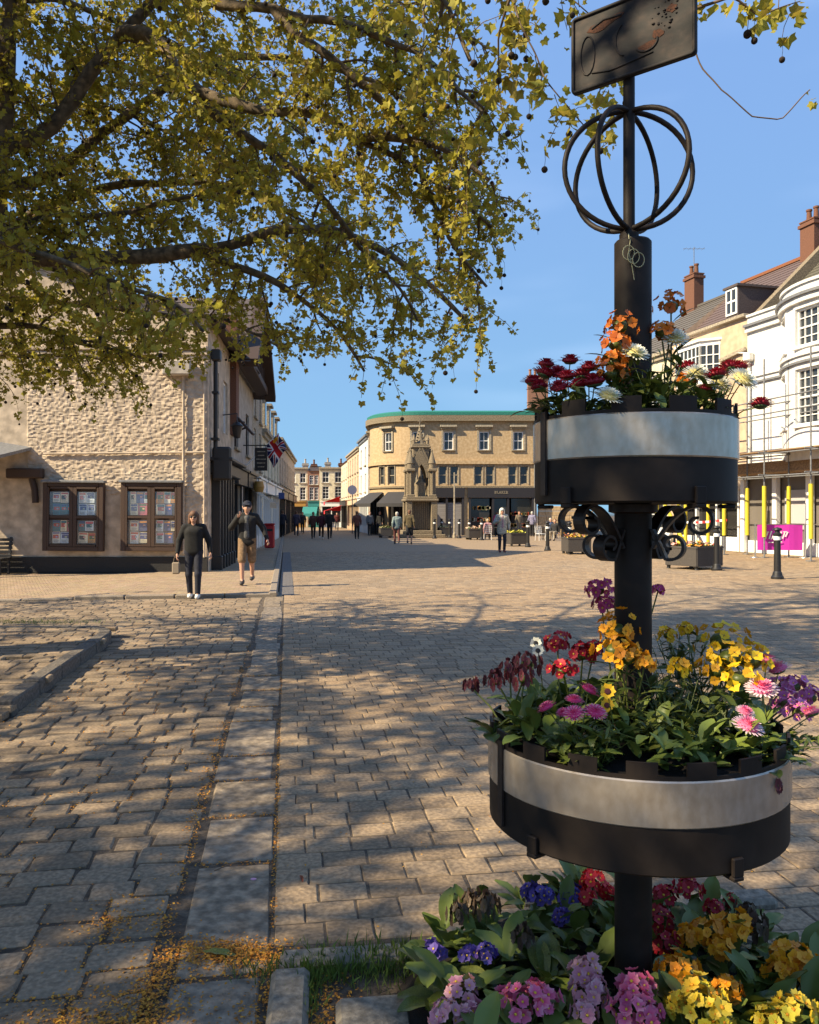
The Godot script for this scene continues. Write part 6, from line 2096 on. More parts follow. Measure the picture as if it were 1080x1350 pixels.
	tag(scatter("grass_tufts", gb.mesh(), lm, xs, cs), "short bright grass growing between the edging stones and kerbs", "grass")

var PLANTS := [
	["daisy_plant", "daisy", "crimson", 1.875, [[Vector3(0.443, 2.077, -2.66), 1.0], [Vector3(0.423, 2.037, -2.6), 1.0], [Vector3(0.472, 2.043, -2.62), 1.0], [Vector3(0.384, 2.003, -2.55), 1.0], [Vector3(0.397, 1.979, -2.5), 1.0]], "crimson daisies at the street end of the upper planter"],
	["daisy_plant", "daisy", "crimson", 1.875, [[Vector3(0.513, 2.082, -2.62), 1.0], [Vector3(0.537, 2.022, -2.55), 1.0], [Vector3(0.481, 2.011, -2.5), 1.0], [Vector3(0.448, 1.971, -2.45), 1.0]], "crimson daisies standing tall over the upper planter rim"],
	["daisy_plant", "daisy", "crimson", 1.875, [[Vector3(0.559, 2.048, -2.55), 1.0], [Vector3(0.541, 1.977, -2.4), 1.25], [Vector3(0.497, 1.971, -2.42), 1.0]], "crimson daisies beside the large white one in the upper planter"],
	["daisy_plant", "daisy", "white", 1.875, [[Vector3(0.557, 1.923, -2.3), 1.05], [Vector3(0.662, 2.067, -2.42), 1.1]], "white daisies in front of the pole in the upper planter"],
	["wallflower", "wall", "orange", 1.875, [[Vector3(0.632, 2.162, -2.46), 1.25], [Vector3(0.613, 2.101, -2.44), 1.1], [Vector3(0.602, 2.045, -2.42), 1.0], [Vector3(0.59, 2.006, -2.4), 1.0]], "orange wallflower left against the pole of the upper planter"],
	["wallflower", "wall", "orange", 1.875, [[Vector3(0.835, 2.259, -2.62), 1.3], [Vector3(0.782, 2.163, -2.55), 1.0], [Vector3(0.827, 2.167, -2.6), 0.8], [Vector3(0.843, 2.004, -2.5), 0.6]], "tall orange wallflower leaning away from the upper pole"],
	["daisy_plant", "daisy", "white", 1.875, [[Vector3(0.825, 2.14, -2.55), 1.05], [Vector3(0.858, 2.01, -2.45), 1.1], [Vector3(0.943, 1.99, -2.5), 1.0], [Vector3(0.911, 2.062, -2.7), 1.0]], "white daisies on long stems above the upper planter foliage"],
	["daisy_plant", "daisy", "crimson", 1.875, [[Vector3(0.846, 2.037, -2.5), 1.0], [Vector3(0.908, 2.003, -2.42), 1.0], [Vector3(0.977, 2.037, -2.5), 1.0], [Vector3(0.861, 1.959, -2.4), 0.7]], "dark crimson daisies between pale ones in the upper planter"],
	["daisy_plant", "daisy", "white", 1.875, [[Vector3(0.992, 1.994, -2.45), 1.2]], "single pale daisy seen from behind at the upper rim"],
	["daisy_plant", "daisy", "crimson", 1.875, [[Vector3(1.005, 2.037, -2.5), 1.0], [Vector3(1.027, 1.913, -2.4), 0.95]], "crimson daisy bending down outside the upper planter rim"],
	["leafy_plant", "green", "", 1.875, [[Vector3(0.688, 1.993, -2.4), 1.0], [Vector3(0.754, 1.993, -2.4), 1.0], [Vector3(0.736, 2.046, -2.45), 1.0], [Vector3(0.652, 1.963, -2.35), 1.0]], "low leafy plant in the middle of the upper planter"],
	["leafy_plant", "green", "", 1.875, [[Vector3(0.887, 1.948, -2.4), 1.0]], "low leafy plant near the bowed daisies of the upper planter"],
	["leafy_plant", "green", "", 1.875, [[Vector3(0.455, 1.948, -2.4), 1.0], [Vector3(0.404, 1.944, -2.5), 1.0]], "pale leafed plant below the crimson daisies of the upper planter"],
	["polyanthus", "poly", "maroon", 0.875, [[Vector3(0.201, 1.027, -2.72), 0.5], [Vector3(0.278, 1.065, -2.62), 0.8], [Vector3(0.325, 1.089, -2.66), 0.8], [Vector3(0.381, 1.111, -2.66), 1.0], [Vector3(0.347, 1.096, -2.5), 0.8]], "fading maroon polyanthus spilling over the lower planter edge"],
	["polyanthus", "poly", "red", 0.875, [[Vector3(0.494, 1.162, -2.74), 1.0], [Vector3(0.561, 1.14, -2.66), 0.9], [Vector3(0.606, 1.148, -2.7), 0.8], [Vector3(0.476, 1.112, -2.55), 0.8]], "deep red polyanthus in the lower planter"],
	["stock_plant", "poly", "magenta", 0.875, [[Vector3(0.67, 1.329, -2.9), 1.0], [Vector3(0.692, 1.278, -2.88), 0.9], [Vector3(0.894, 1.325, -2.95), 0.4]], "magenta stock flower rising behind the pole"],
	["pansy", "pansy", "white", 0.875, [[Vector3(0.43, 1.157, -2.8), 1.0], [Vector3(0.425, 1.145, -2.72), 1.0]], "white pansies with black eyes among the red polyanthus"],
	["wallflower", "wall", "amber", 0.875, [[Vector3(0.628, 1.242, -2.5), 1.7], [Vector3(0.609, 1.192, -2.44), 1.5], [Vector3(0.649, 1.169, -2.44), 1.2], [Vector3(0.693, 1.157, -2.42), 0.7]], "amber wallflower directly before the pole of the lower planter"],
	["daisy_plant", "daisy", "pink", 0.875, [[Vector3(0.517, 1.083, -2.38), 0.85], [Vector3(0.469, 1.064, -2.34), 0.7], [Vector3(0.461, 1.037, -2.3), 0.75], [Vector3(0.519, 1.039, -2.3), 0.85], [Vector3(0.397, 1.037, -2.36), 0.8], [Vector3(0.441, 1.026, -2.36), 0.5]], "small bright pink daisies on the shaded left of the lower planter"],
	["pansy", "pansy", "yellow", 0.875, [[Vector3(0.564, 1.092, -2.34), 1.1], [Vector3(0.567, 1.048, -2.36), 1.0]], "yellow pansy between pink daisies and amber wallflower"],
	["wallflower", "wall", "yellow", 0.875, [[Vector3(0.993, 1.193, -2.62), 1.8], [Vector3(0.995, 1.15, -2.55), 1.9], [Vector3(1.061, 1.14, -2.55), 1.6], [Vector3(0.997, 1.1, -2.48), 1.6], [Vector3(0.943, 1.116, -2.52), 1.3], [Vector3(0.911, 1.218, -2.7), 0.6], [Vector3(0.848, 1.198, -2.7), 0.7], [Vector3(0.816, 1.131, -2.5), 0.7]], "large yellow wallflower cluster in the lower planter"],
	["daisy_plant", "daisy", "rose", 0.875, [[Vector3(1.108, 1.133, -2.55), 1.1], [Vector3(1.17, 1.1, -2.6), 1.1], [Vector3(1.038, 1.077, -2.42), 1.2], [Vector3(0.946, 0.998, -2.3), 1.1], [Vector3(0.964, 1.026, -2.36), 0.7], [Vector3(1.229, 0.988, -2.5), 0.9]], "pink and white daisies on the sunward edge of the lower planter"],
	["polyanthus", "poly", "lilac", 0.875, [[Vector3(1.258, 1.035, -2.68), 0.9], [Vector3(1.298, 1.003, -2.66), 1.0], [Vector3(1.192, 0.992, -2.6), 1.0], [Vector3(1.23, 1.031, -2.7), 0.8], [Vector3(1.207, 0.98, -2.55), 0.9]], "lilac and magenta polyanthus beyond the pink daisies"],
	["polyanthus", "poly", "maroon", 0.875, [[Vector3(0.998, 0.857, -2.24), 0.45]], "withered maroon flower hanging over the lower silver band"],
	["leafy_plant", "green", "", 0.875, [[Vector3(0.695, 1.029, -2.35), 1.0], [Vector3(0.765, 0.998, -2.3), 1.0], [Vector3(0.616, 0.998, -2.3), 1.0], [Vector3(0.786, 1.108, -2.5), 1.0], [Vector3(0.849, 1.072, -2.45), 1.0], [Vector3(0.769, 1.136, -2.6), 1.0], [Vector3(0.865, 1.017, -2.4), 1.0]], "bushy green foliage in the middle of the lower planter"],
	["leafy_plant", "green", "", 0.875, [[Vector3(0.499, 0.96, -2.25), 1.0], [Vector3(0.425, 0.945, -2.3), 1.0], [Vector3(0.561, 0.98, -2.25), 1.0], [Vector3(0.489, 0.974, -2.35), 1.0]], "light green low foliage at the lower planter rim"],
	["leafy_plant", "green", "", 0.875, [[Vector3(0.898, 1.193, -2.7), 1.0], [Vector3(0.839, 1.198, -2.75), 1.0], [Vector3(0.998, 1.118, -2.7), 1.0]], "tall leafy stems behind the yellow wallflower of the lower planter"],
	["leafy_plant", "green", "", 0.875, [[Vector3(1.109, 0.917, -2.4), 1.0], [Vector3(1.02, 0.913, -2.3), 1.0], [Vector3(1.201, 0.923, -2.5), 1.0]], "green foliage drooping over the far side of the lower planter"],
	["primrose_leaves", "rosette", "", 0.875, [[Vector3(0.259, 0.992, -2.55), 1.0], [Vector3(0.37, 1.015, -2.5), 1.0]], "broad primrose leaves hanging over the lower planter edge"],
	["primrose", "poly", "purple", 0.05, [[Vector3(0.458, 0.17, -3.1), 0.75], [Vector3(0.496, 0.182, -3.05), 0.8], [Vector3(0.598, 0.176, -3.05), 0.9], [Vector3(0.541, 0.177, -2.9), 0.6]], "purple primrose group at the back of the bed"],
	["primrose", "poly", "purple", 0.05, [[Vector3(0.067, 0.128, -2.78), 0.6], [Vector3(0.089, 0.134, -2.74), 0.5]], "small purple primrose next to the grassy stones"],
	["primrose", "poly", "purple", 0.05, [[Vector3(0.246, 0.177, -2.66), 0.6], [Vector3(0.198, 0.161, -2.68), 0.5]], "dark purple primrose under crinkled leaves in the bed"],
	["primrose", "poly", "scarlet", 0.05, [[Vector3(0.693, 0.205, -3.1), 1.0], [Vector3(0.648, 0.176, -3.05), 0.8], [Vector3(0.745, 0.17, -3.1), 0.7]], "scarlet primrose behind the foot of the pole"],
	["primrose", "poly", "red", 0.05, [[Vector3(1.037, 0.21, -3.05), 0.9], [Vector3(0.947, 0.182, -3.05), 0.9], [Vector3(0.879, 0.166, -2.9), 1.0], [Vector3(0.864, 0.156, -2.75), 1.1], [Vector3(1.091, 0.185, -2.95), 0.6], [Vector3(1.178, 0.178, -3.0), 0.5]], "dark red primrose beside the foot of the pole"],
	["primrose", "poly", "brown", 0.05, [[Vector3(0.218, 0.201, -2.95), 1.0], [Vector3(0.268, 0.209, -2.9), 1.1], [Vector3(0.171, 0.209, -2.85), 0.8], [Vector3(0.374, 0.208, -2.7), 0.7]], "spent brown primrose heads in the bed"],
	["primrose", "poly", "pink", 0.05, [[Vector3(0.327, 0.198, -2.36), 1.35], [Vector3(0.29, 0.175, -2.38), 1.0], [Vector3(0.378, 0.19, -2.38), 1.1]], "bright pink primrose cluster at the front of the bed"],
	["primrose", "poly", "rose_pale", 0.05, [[Vector3(0.534, 0.224, -2.46), 1.0], [Vector3(0.532, 0.195, -2.42), 1.0], [Vector3(0.502, 0.165, -2.36), 0.8]], "pale pink primrose before the pole foot"],
	["primrose", "poly", "pink", 0.05, [[Vector3(0.655, 0.219, -2.38), 1.1], [Vector3(0.622, 0.2, -2.32), 1.2], [Vector3(0.665, 0.189, -2.32), 1.1]], "pink primrose cluster beside the yellow one"],
	["primrose", "poly", "rose_pale", 0.05, [[Vector3(0.156, 0.158, -2.48), 1.0], [Vector3(0.111, 0.134, -2.4), 1.0], [Vector3(0.173, 0.14, -2.4), 0.8]], "soft pink primrose beside the stone slab"],
	["primrose", "poly", "amber", 0.05, [[Vector3(0.809, 0.211, -2.5), 1.3], [Vector3(0.943, 0.184, -2.44), 0.9]], "amber primrose next to the foot of the pole"],
	["primrose", "poly", "amber", 0.05, [[Vector3(1.004, 0.195, -2.75), 1.1], [Vector3(1.088, 0.215, -2.75), 1.2], [Vector3(0.924, 0.187, -2.74), 0.7], [Vector3(1.008, 0.191, -2.66), 0.8]], "amber yellow primrose group with upright stalks"],
	["primrose", "poly", "amber", 0.05, [[Vector3(1.206, 0.194, -2.6), 1.2], [Vector3(1.24, 0.179, -2.55), 1.2], [Vector3(1.155, 0.167, -2.55), 1.0]], "amber primrose at the sunward end of the bed"],
	["primrose", "poly", "lemon", 0.05, [[Vector3(0.819, 0.226, -2.32), 1.4], [Vector3(0.839, 0.213, -2.28), 1.2], [Vector3(0.774, 0.187, -2.36), 0.7]], "lemon yellow primrose at the front of the bed"],
	["primrose", "poly", "lemon", 0.05, [[Vector3(1.076, 0.212, -2.3), 1.1], [Vector3(1.003, 0.205, -2.26), 1.1]], "lemon yellow primrose under the amber one"],
	["primrose", "poly", "brown", 0.05, [[Vector3(1.172, 0.209, -2.85), 0.8], [Vector3(1.19, 0.182, -2.8), 0.8]], "dried brown flower head beyond the amber primroses"],
	["primrose_leaves", "rosette", "", 0.05, [[Vector3(0.094, 0.155, -2.55), 1.0], [Vector3(0.259, 0.191, -2.55), 1.0]], "large primrose leaves near the stone edging"],
	["primrose_leaves", "rosette", "", 0.05, [[Vector3(0.433, 0.199, -2.6), 1.0]], "crinkled primrose leaves left of the pole foot"],
	["primrose_leaves", "rosette", "", 0.05, [[Vector3(0.996, 0.212, -2.45), 1.0], [Vector3(1.021, 0.203, -2.35), 1.0]], "large primrose leaves in front of the amber primroses"],
]
# ---------------------------------------------------------------- people
func nets(caps: Array, cell: float, k := 0.03) -> Geo:      # smooth union of tapered capsules, meshed as surface nets
	var lo := Vector3.ONE * 1e6
	var hi := -lo
	for q in caps:
		var r: float = maxf(q[2], q[3]) + k
		for p in [q[0], q[1]]:
			lo = lo.min(p - Vector3.ONE * r); hi = hi.max(p + Vector3.ONE * r)
	lo -= Vector3.ONE * cell * 2
	var nx := int((hi.x - lo.x) / cell) + 3
	var ny := int((hi.y - lo.y) / cell) + 3
	var nz := int((hi.z - lo.z) / cell) + 3
	var f := PackedFloat32Array()
	f.resize(nx * ny * nz)
	f.fill(1.0)
	for q in caps:
		var a: Vector3 = q[0]
		var b: Vector3 = q[1]
		var ra: float = q[2]
		var rb: float = q[3]
		var r := maxf(ra, rb) + k + cell * 2
		var m0 := (a.min(b) - Vector3.ONE * r - lo) / cell
		var m1 := (a.max(b) + Vector3.ONE * r - lo) / cell
		var ab := b - a
		var ll := maxf(ab.length_squared(), 1e-9)
		for z in range(maxi(0, int(m0.z)), mini(nz, int(m1.z) + 1)):
			for y in range(maxi(0, int(m0.y)), mini(ny, int(m1.y) + 1)):
				var row := (z * ny + y) * nx
				for x in range(maxi(0, int(m0.x)), mini(nx, int(m1.x) + 1)):
					var p := lo + Vector3(x, y, z) * cell
					var t := clampf((p - a).dot(ab) / ll, 0.0, 1.0)
					var d := p.distance_to(a + ab * t) - lerpf(ra, rb, t)
					var c := f[row + x]
					var h := maxf(k - absf(c - d), 0.0) / k
					f[row + x] = minf(c, d) - h * h * k * 0.25
	var g := Geo.new()
	var id := {}
	for z in nz - 1:
		for y in ny - 1:
			var row := (z * ny + y) * nx
			for x in nx - 1:
				var i := row + x
				var s0 := f[i] < 0
				var same := true
				var c := [f[i], f[i + 1], f[i + nx], f[i + nx + 1], f[i + nx * ny], f[i + nx * ny + 1], f[i + nx * ny + nx], f[i + nx * ny + nx + 1]]
				for j in range(1, 8):
					if (c[j] < 0) != s0:
						same = false
						break
				if same: continue
				var sum := Vector3.ZERO
				var n := 0
				for e in [[0, 1], [2, 3], [4, 5], [6, 7], [0, 2], [1, 3], [4, 6], [5, 7], [0, 4], [1, 5], [2, 6], [3, 7]]:
					if (c[e[0]] < 0) != (c[e[1]] < 0):
						var t: float = c[e[0]] / (c[e[0]] - c[e[1]])
						sum += Vector3(e[0] & 1, (e[0] >> 1) & 1, e[0] >> 2).lerp(Vector3(e[1] & 1, (e[1] >> 1) & 1, e[1] >> 2), t)
						n += 1
				id[i] = g.v.size()
				g.v.append(lo + (Vector3(x, y, z) + sum / n) * cell)
				g.n.append(Vector3(c[1] + c[3] + c[5] + c[7] - c[0] - c[2] - c[4] - c[6], c[2] + c[3] + c[6] + c[7] - c[0] - c[1] - c[4] - c[5], c[4] + c[5] + c[6] + c[7] - c[0] - c[1] - c[2] - c[3]).normalized())
				g.c.append(Color.WHITE)
	var st := [1, nx, nx * ny]
	for i in id:
		for ax in 3:
			var o: int = i + st[ax]
			if o >= f.size() or (f[i] < 0) == (f[o] < 0): continue
			var u: int = st[(ax + 1) % 3]
			var v: int = st[(ax + 2) % 3]
			if not (id.has(i - u) and id.has(i - v) and id.has(i - u - v)): continue
			var q := [id[i], id[i - u], id[i - u - v], id[i - v]]
			if f[i] < 0: g.ix.append_array(PackedInt32Array([q[0], q[2], q[1], q[0], q[3], q[2]]))
			else: g.ix.append_array(PackedInt32Array([q[0], q[1], q[2], q[0], q[2], q[3]]))
	return g

func cloth(key: String, r: float, g: float, b: float) -> StandardMaterial3D:
	return rich("cloth_" + key, r, g, b, 0.85, 0.5, 0.012, 0.6, 6.0, 4)

# the figure looks to +z; +x is its own left hand
func person(label: String, at: Vector3, turn: float, o: Dictionary, group := "") -> Node3D:
	var t := thing("person", label, "person", at, turn, group)
	var H: float = o.get("h", 1.7) / 1.72
	var cell: float = o.get("cell", 0.034)
	var fine: bool = cell < 0.025
	var st: float = o.get("step", 0.5)
	var sit: bool = o.get("sit", false)
	var J := {}
	var hipy := 0.93 if not sit else 0.50
	for s in [-1, 1]:
		var n := "L" if s > 0 else "R"
		var fw: float = st * s
		J["hip" + n] = Vector3(s * 0.09, hipy, 0)
		if sit:
			J["knee" + n] = Vector3(s * 0.13, 0.50, 0.42); J["ankle" + n] = Vector3(s * 0.13, 0.09, 0.40)
		else:
			J["knee" + n] = Vector3(s * 0.095, 0.49, 0.16 * fw + 0.05)
			J["ankle" + n] = Vector3(s * 0.085, 0.09 + (0.07 if fw < -0.3 else 0.0), 0.30 * fw - 0.01)
		J["sh" + n] = Vector3(s * 0.175, hipy + 0.485, -0.01)
		J["elbow" + n] = Vector3(s * 0.25, hipy + 0.22, -0.12 * fw - 0.03)
		J["wrist" + n] = Vector3(s * 0.25, hipy - 0.02, -0.20 * fw + 0.06)
	for k in o.get("joints", {}): J[k] = o.joints[k]
	var neck := Vector3(0, hipy + 0.55, 0.0)
	var hd := Vector3(0, hipy + 0.69, 0.025)
	for k in J: J[k] *= H
	neck *= H; hd *= H
	hipy *= H
	var B := func(a, b, ra: float, rb: float) -> Array: return [J[a] if a is String else a, J[b] if b is String else b, ra * H, rb * H]
	var pel := Vector3(0, hipy + 0.02 * H, 0)
	var waist := Vector3(0, hipy + 0.20 * H, 0)
	var chest := Vector3(0, hipy + 0.40 * H, 0)
	var sx := Vector3(0.07 * H, 0, 0)
	# skin: the whole body
	var skin := [B.call(pel - sx, pel + sx, 0.10, 0.10), B.call(waist - sx * 0.6, waist + sx * 0.6, 0.09, 0.09), B.call(pel, chest, 0.10, 0.10), B.call(chest - sx, chest + sx, 0.10, 0.10), B.call("shL", "shR", 0.055, 0.055), B.call(chest, neck, 0.07, 0.055), B.call(neck, hd, 0.053, 0.05)]
	for n in ["L", "R"]:
		skin.append(B.call("hip" + n, "knee" + n, 0.082, 0.056)); skin.append(B.call("knee" + n, "ankle" + n, 0.056, 0.037))
		skin.append(B.call("ankle" + n, J["ankle" + n] + Vector3(0, -0.05, 0.12) * H, 0.035, 0.03))
		skin.append(B.call("sh" + n, "elbow" + n, 0.048, 0.038)); skin.append(B.call("elbow" + n, "wrist" + n, 0.038, 0.026))
		if not fine:
			var hdv: Vector3 = (J["wrist" + n] - J["elbow" + n]).normalized()
			skin.append(B.call("wrist" + n, J["wrist" + n] + hdv * 0.13 * H, 0.03, 0.025))
	var headc := [B.call(hd + Vector3(0, 0.035, -0.012) * H, hd + Vector3(0, -0.02, 0.0) * H, 0.084, 0.074), B.call(hd + Vector3(0, -0.075, 0.028) * H, hd + Vector3(0, -0.03, 0.03) * H, 0.045, 0.06)]
	if not fine: skin += headc
	var g := nets(skin, cell, 0.03)
	if fine:
		headc.append(B.call(hd + Vector3(0, 0.01, 0.083) * H, hd + Vector3(0, -0.028, 0.1) * H, 0.010, 0.014))     # nose
		headc.append(B.call(hd + Vector3(-0.022, -0.064, 0.078) * H, hd + Vector3(0.022, -0.064, 0.078) * H, 0.008, 0.008))   # lips
		for s in [-1, 1]: headc.append(B.call(hd + Vector3(s * 0.084, 0.015, -0.005) * H, hd + Vector3(s * 0.08, -0.025, 0.0) * H, 0.016, 0.011))   # ears
		headc.append(B.call(neck, hd, 0.052, 0.05))
		join(g, nets(headc, 0.0085, 0.012))
		for n in ["L", "R"]:
			var s := 1.0 if n == "L" else -1.0
			var d: Vector3 = (J["wrist" + n] - J["elbow" + n]).normalized()
			var fwd := Vector3(0, 0, 1) if absf(d.z) < 0.8 else Vector3(0, 1, 0)
			fwd = (fwd - d * fwd.dot(d)).normalized()          # across the palm, towards the thumb
			var inn := d.cross(fwd).normalized() * s            # palm side
			var w: Vector3 = J["wrist" + n]
			var hc := [[w - d * 0.04, w + d * 0.02, 0.025, 0.024]]
			for i in 4:
				var x := (1.5 - i) * 0.019
				var kn := w + d * 0.085 + fwd * x
				var ln: float = [0.030, 0.036, 0.033, 0.025][i]
				hc.append([w + d * 0.01 + fwd * x * 0.7, kn, 0.015, 0.0115])
				var m1 := kn + (d + inn * 0.5).normalized() * ln
				var m2 := m1 + (d * 0.5 + inn).normalized() * ln * 0.8
				hc.append([kn, m1, 0.0095, 0.009]); hc.append([m1, m2, 0.009, 0.008])
			var th := w + d * 0.02 + fwd * 0.028
			hc.append([th, th + (d + fwd * 0.7 + inn * 0.3).normalized() * 0.04, 0.013, 0.011]); hc.append([th + (d + fwd * 0.7 + inn * 0.3).normalized() * 0.04, th + (d * 1.5 + fwd * 0.6 + inn * 0.9).normalized() * 0.065, 0.0105, 0.009])
			join(g, nets(hc, 0.0062, 0.006))
	part("body", g, mat("skin_" + o.get("skin", "fair"), 0.50, 0.27, 0.18, 0.55), t)
	# clothes
	var c2 := maxf(cell, 0.016)
	var jm: Material = o.jacket
	var pad: float = o.get("pad", 0.024)
	var hem: float = o.get("hem", -0.03)
	var low := Vector3(0, hipy + hem * H, 0.0)
	var top := [B.call(low, chest, 0.09 + pad, 0.095 + pad), B.call(chest - sx * 0.9, chest + sx * 0.9, 0.088 + pad, 0.088 + pad), B.call("shL", "shR", 0.05 + pad * 0.5, 0.05 + pad * 0.5), B.call(chest, neck + Vector3(0, 0.0, -0.01) * H, 0.08, 0.062)]
	for s in [-1.0, 1.0]:
		top.append(B.call(low + sx * s, chest + sx * s * 0.95, 0.086 + pad, 0.086 + pad)); top.append(B.call(neck + Vector3(s * 0.03, 0.0, -0.01) * H, J["shL" if s > 0 else "shR"] + Vector3(0, 0.012, 0), 0.052, 0.045 + pad * 0.5))
	for n in ["L", "R"]:
		top.append(B.call("sh" + n, "elbow" + n, 0.052 + pad * 0.8, 0.044 + pad * 0.6))
		var wr: Vector3 = J["elbow" + n].lerp(J["wrist" + n], 0.93)
		top.append(B.call("elbow" + n, wr, 0.044 + pad * 0.6, 0.034 + pad * 0.4))
	part(o.get("top_name", "jacket"), nets(top, c2, 0.03), jm, t)
	if o.has("inner"):
		var inn := [B.call(waist + Vector3(0, -0.12, 0.055 + pad * 0.5) * H, chest + Vector3(0, 0.06, 0.055 + pad * 0.5) * H, 0.075, 0.065)]
		part("shirt", nets(inn, c2, 0.02), o.inner, t)
	var leg := [B.call(pel - sx, pel + sx, 0.112, 0.112)]
	for n in ["L", "R"]:
		if o.get("shorts", false):
			leg.append(B.call("hip" + n, J["hip" + n].lerp(J["knee" + n], 0.93), 0.10, 0.088))
		else:
			leg.append(B.call("hip" + n, "knee" + n, 0.094, 0.069)); leg.append(B.call("knee" + n, J["ankle" + n] + Vector3(0, 0.02, 0), 0.069, 0.054))
	part("shorts" if o.get("shorts", false) else "trousers", nets(leg, c2, 0.025), o.legs, t)
	for n in ["L", "R"]:
		var a: Vector3 = J["ankle" + n]
		var sh := [B.call(a + Vector3(0, -0.03, -0.03) * H, a + Vector3(0, -0.045, 0.13) * H, 0.048, 0.042), B.call(a, a + Vector3(0, -0.03, 0), 0.048, 0.046)]
		part("shoe", nets(sh, minf(c2, 0.02), 0.02), o.shoes, t)
	# hair, hat, glasses
	if o.has("hair"):
		var hr := [B.call(hd + Vector3(0, 0.05, -0.03) * H, hd + Vector3(0, 0.0, -0.035) * H, 0.088, 0.082)]
		if o.get("long", false):
			for s in [-1, 1]: hr.append(B.call(hd + Vector3(s * 0.05, 0.03, -0.02) * H, hd + Vector3(s * 0.075, -0.10, -0.015) * H, 0.06, 0.04))
			hr.append(B.call(hd + Vector3(0, 0.06, 0.005) * H, hd + Vector3(0, 0.055, -0.03) * H, 0.075, 0.085))
		part("hair", nets(hr, minf(c2, 0.016), 0.02), o.hair, t)
	if o.has("hat"):
		var gh := Geo.new()
		gh.ball(hd + Vector3(0, 0.045, -0.012) * H, Vector3(0.096, 0.098, 0.104) * H, 10, 16)
		gh.bev(hd + Vector3(0, 0.06, 0.115) * H, Vector3(0.14, 0.014, 0.10) * H, 0.005, Basis(Vector3.RIGHT, 0.25))
		part("cap", gh, o.hat, t)
	if o.get("glasses", false):
		var gg := Geo.new()
		for s in [-1, 1]:
			gg.ball(hd + Vector3(s * 0.034, 0.012, 0.086) * H, Vector3(0.031, 0.024, 0.012) * H, 6, 10); gg.bar(hd + Vector3(s * 0.062, 0.018, 0.08) * H, hd + Vector3(s * 0.086, 0.018, 0.0) * H, 0.006, 0.008)
		gg.bar(hd + Vector3(-0.02, 0.016, 0.092) * H, hd + Vector3(0.02, 0.016, 0.092) * H, 0.008, 0.006)
		part("sunglasses", gg, M["black_paint"], t)
	elif fine:
		var ge := Geo.new()
		for s in [-1, 1]: ge.ball(hd + Vector3(s * 0.032, 0.012, 0.081) * H, Vector3(0.013, 0.008, 0.008) * H, 6, 8)
		part("eyes", ge, mat("eye_dark", 0.05, 0.04, 0.035, 0.3), t)
	return t

func join(a: Geo, b: Geo) -> void:
	var k := a.v.size()
	a.v.append_array(b.v); a.n.append_array(b.n); a.c.append_array(b.c)
	for i in b.ix: a.ix.append(i + k)

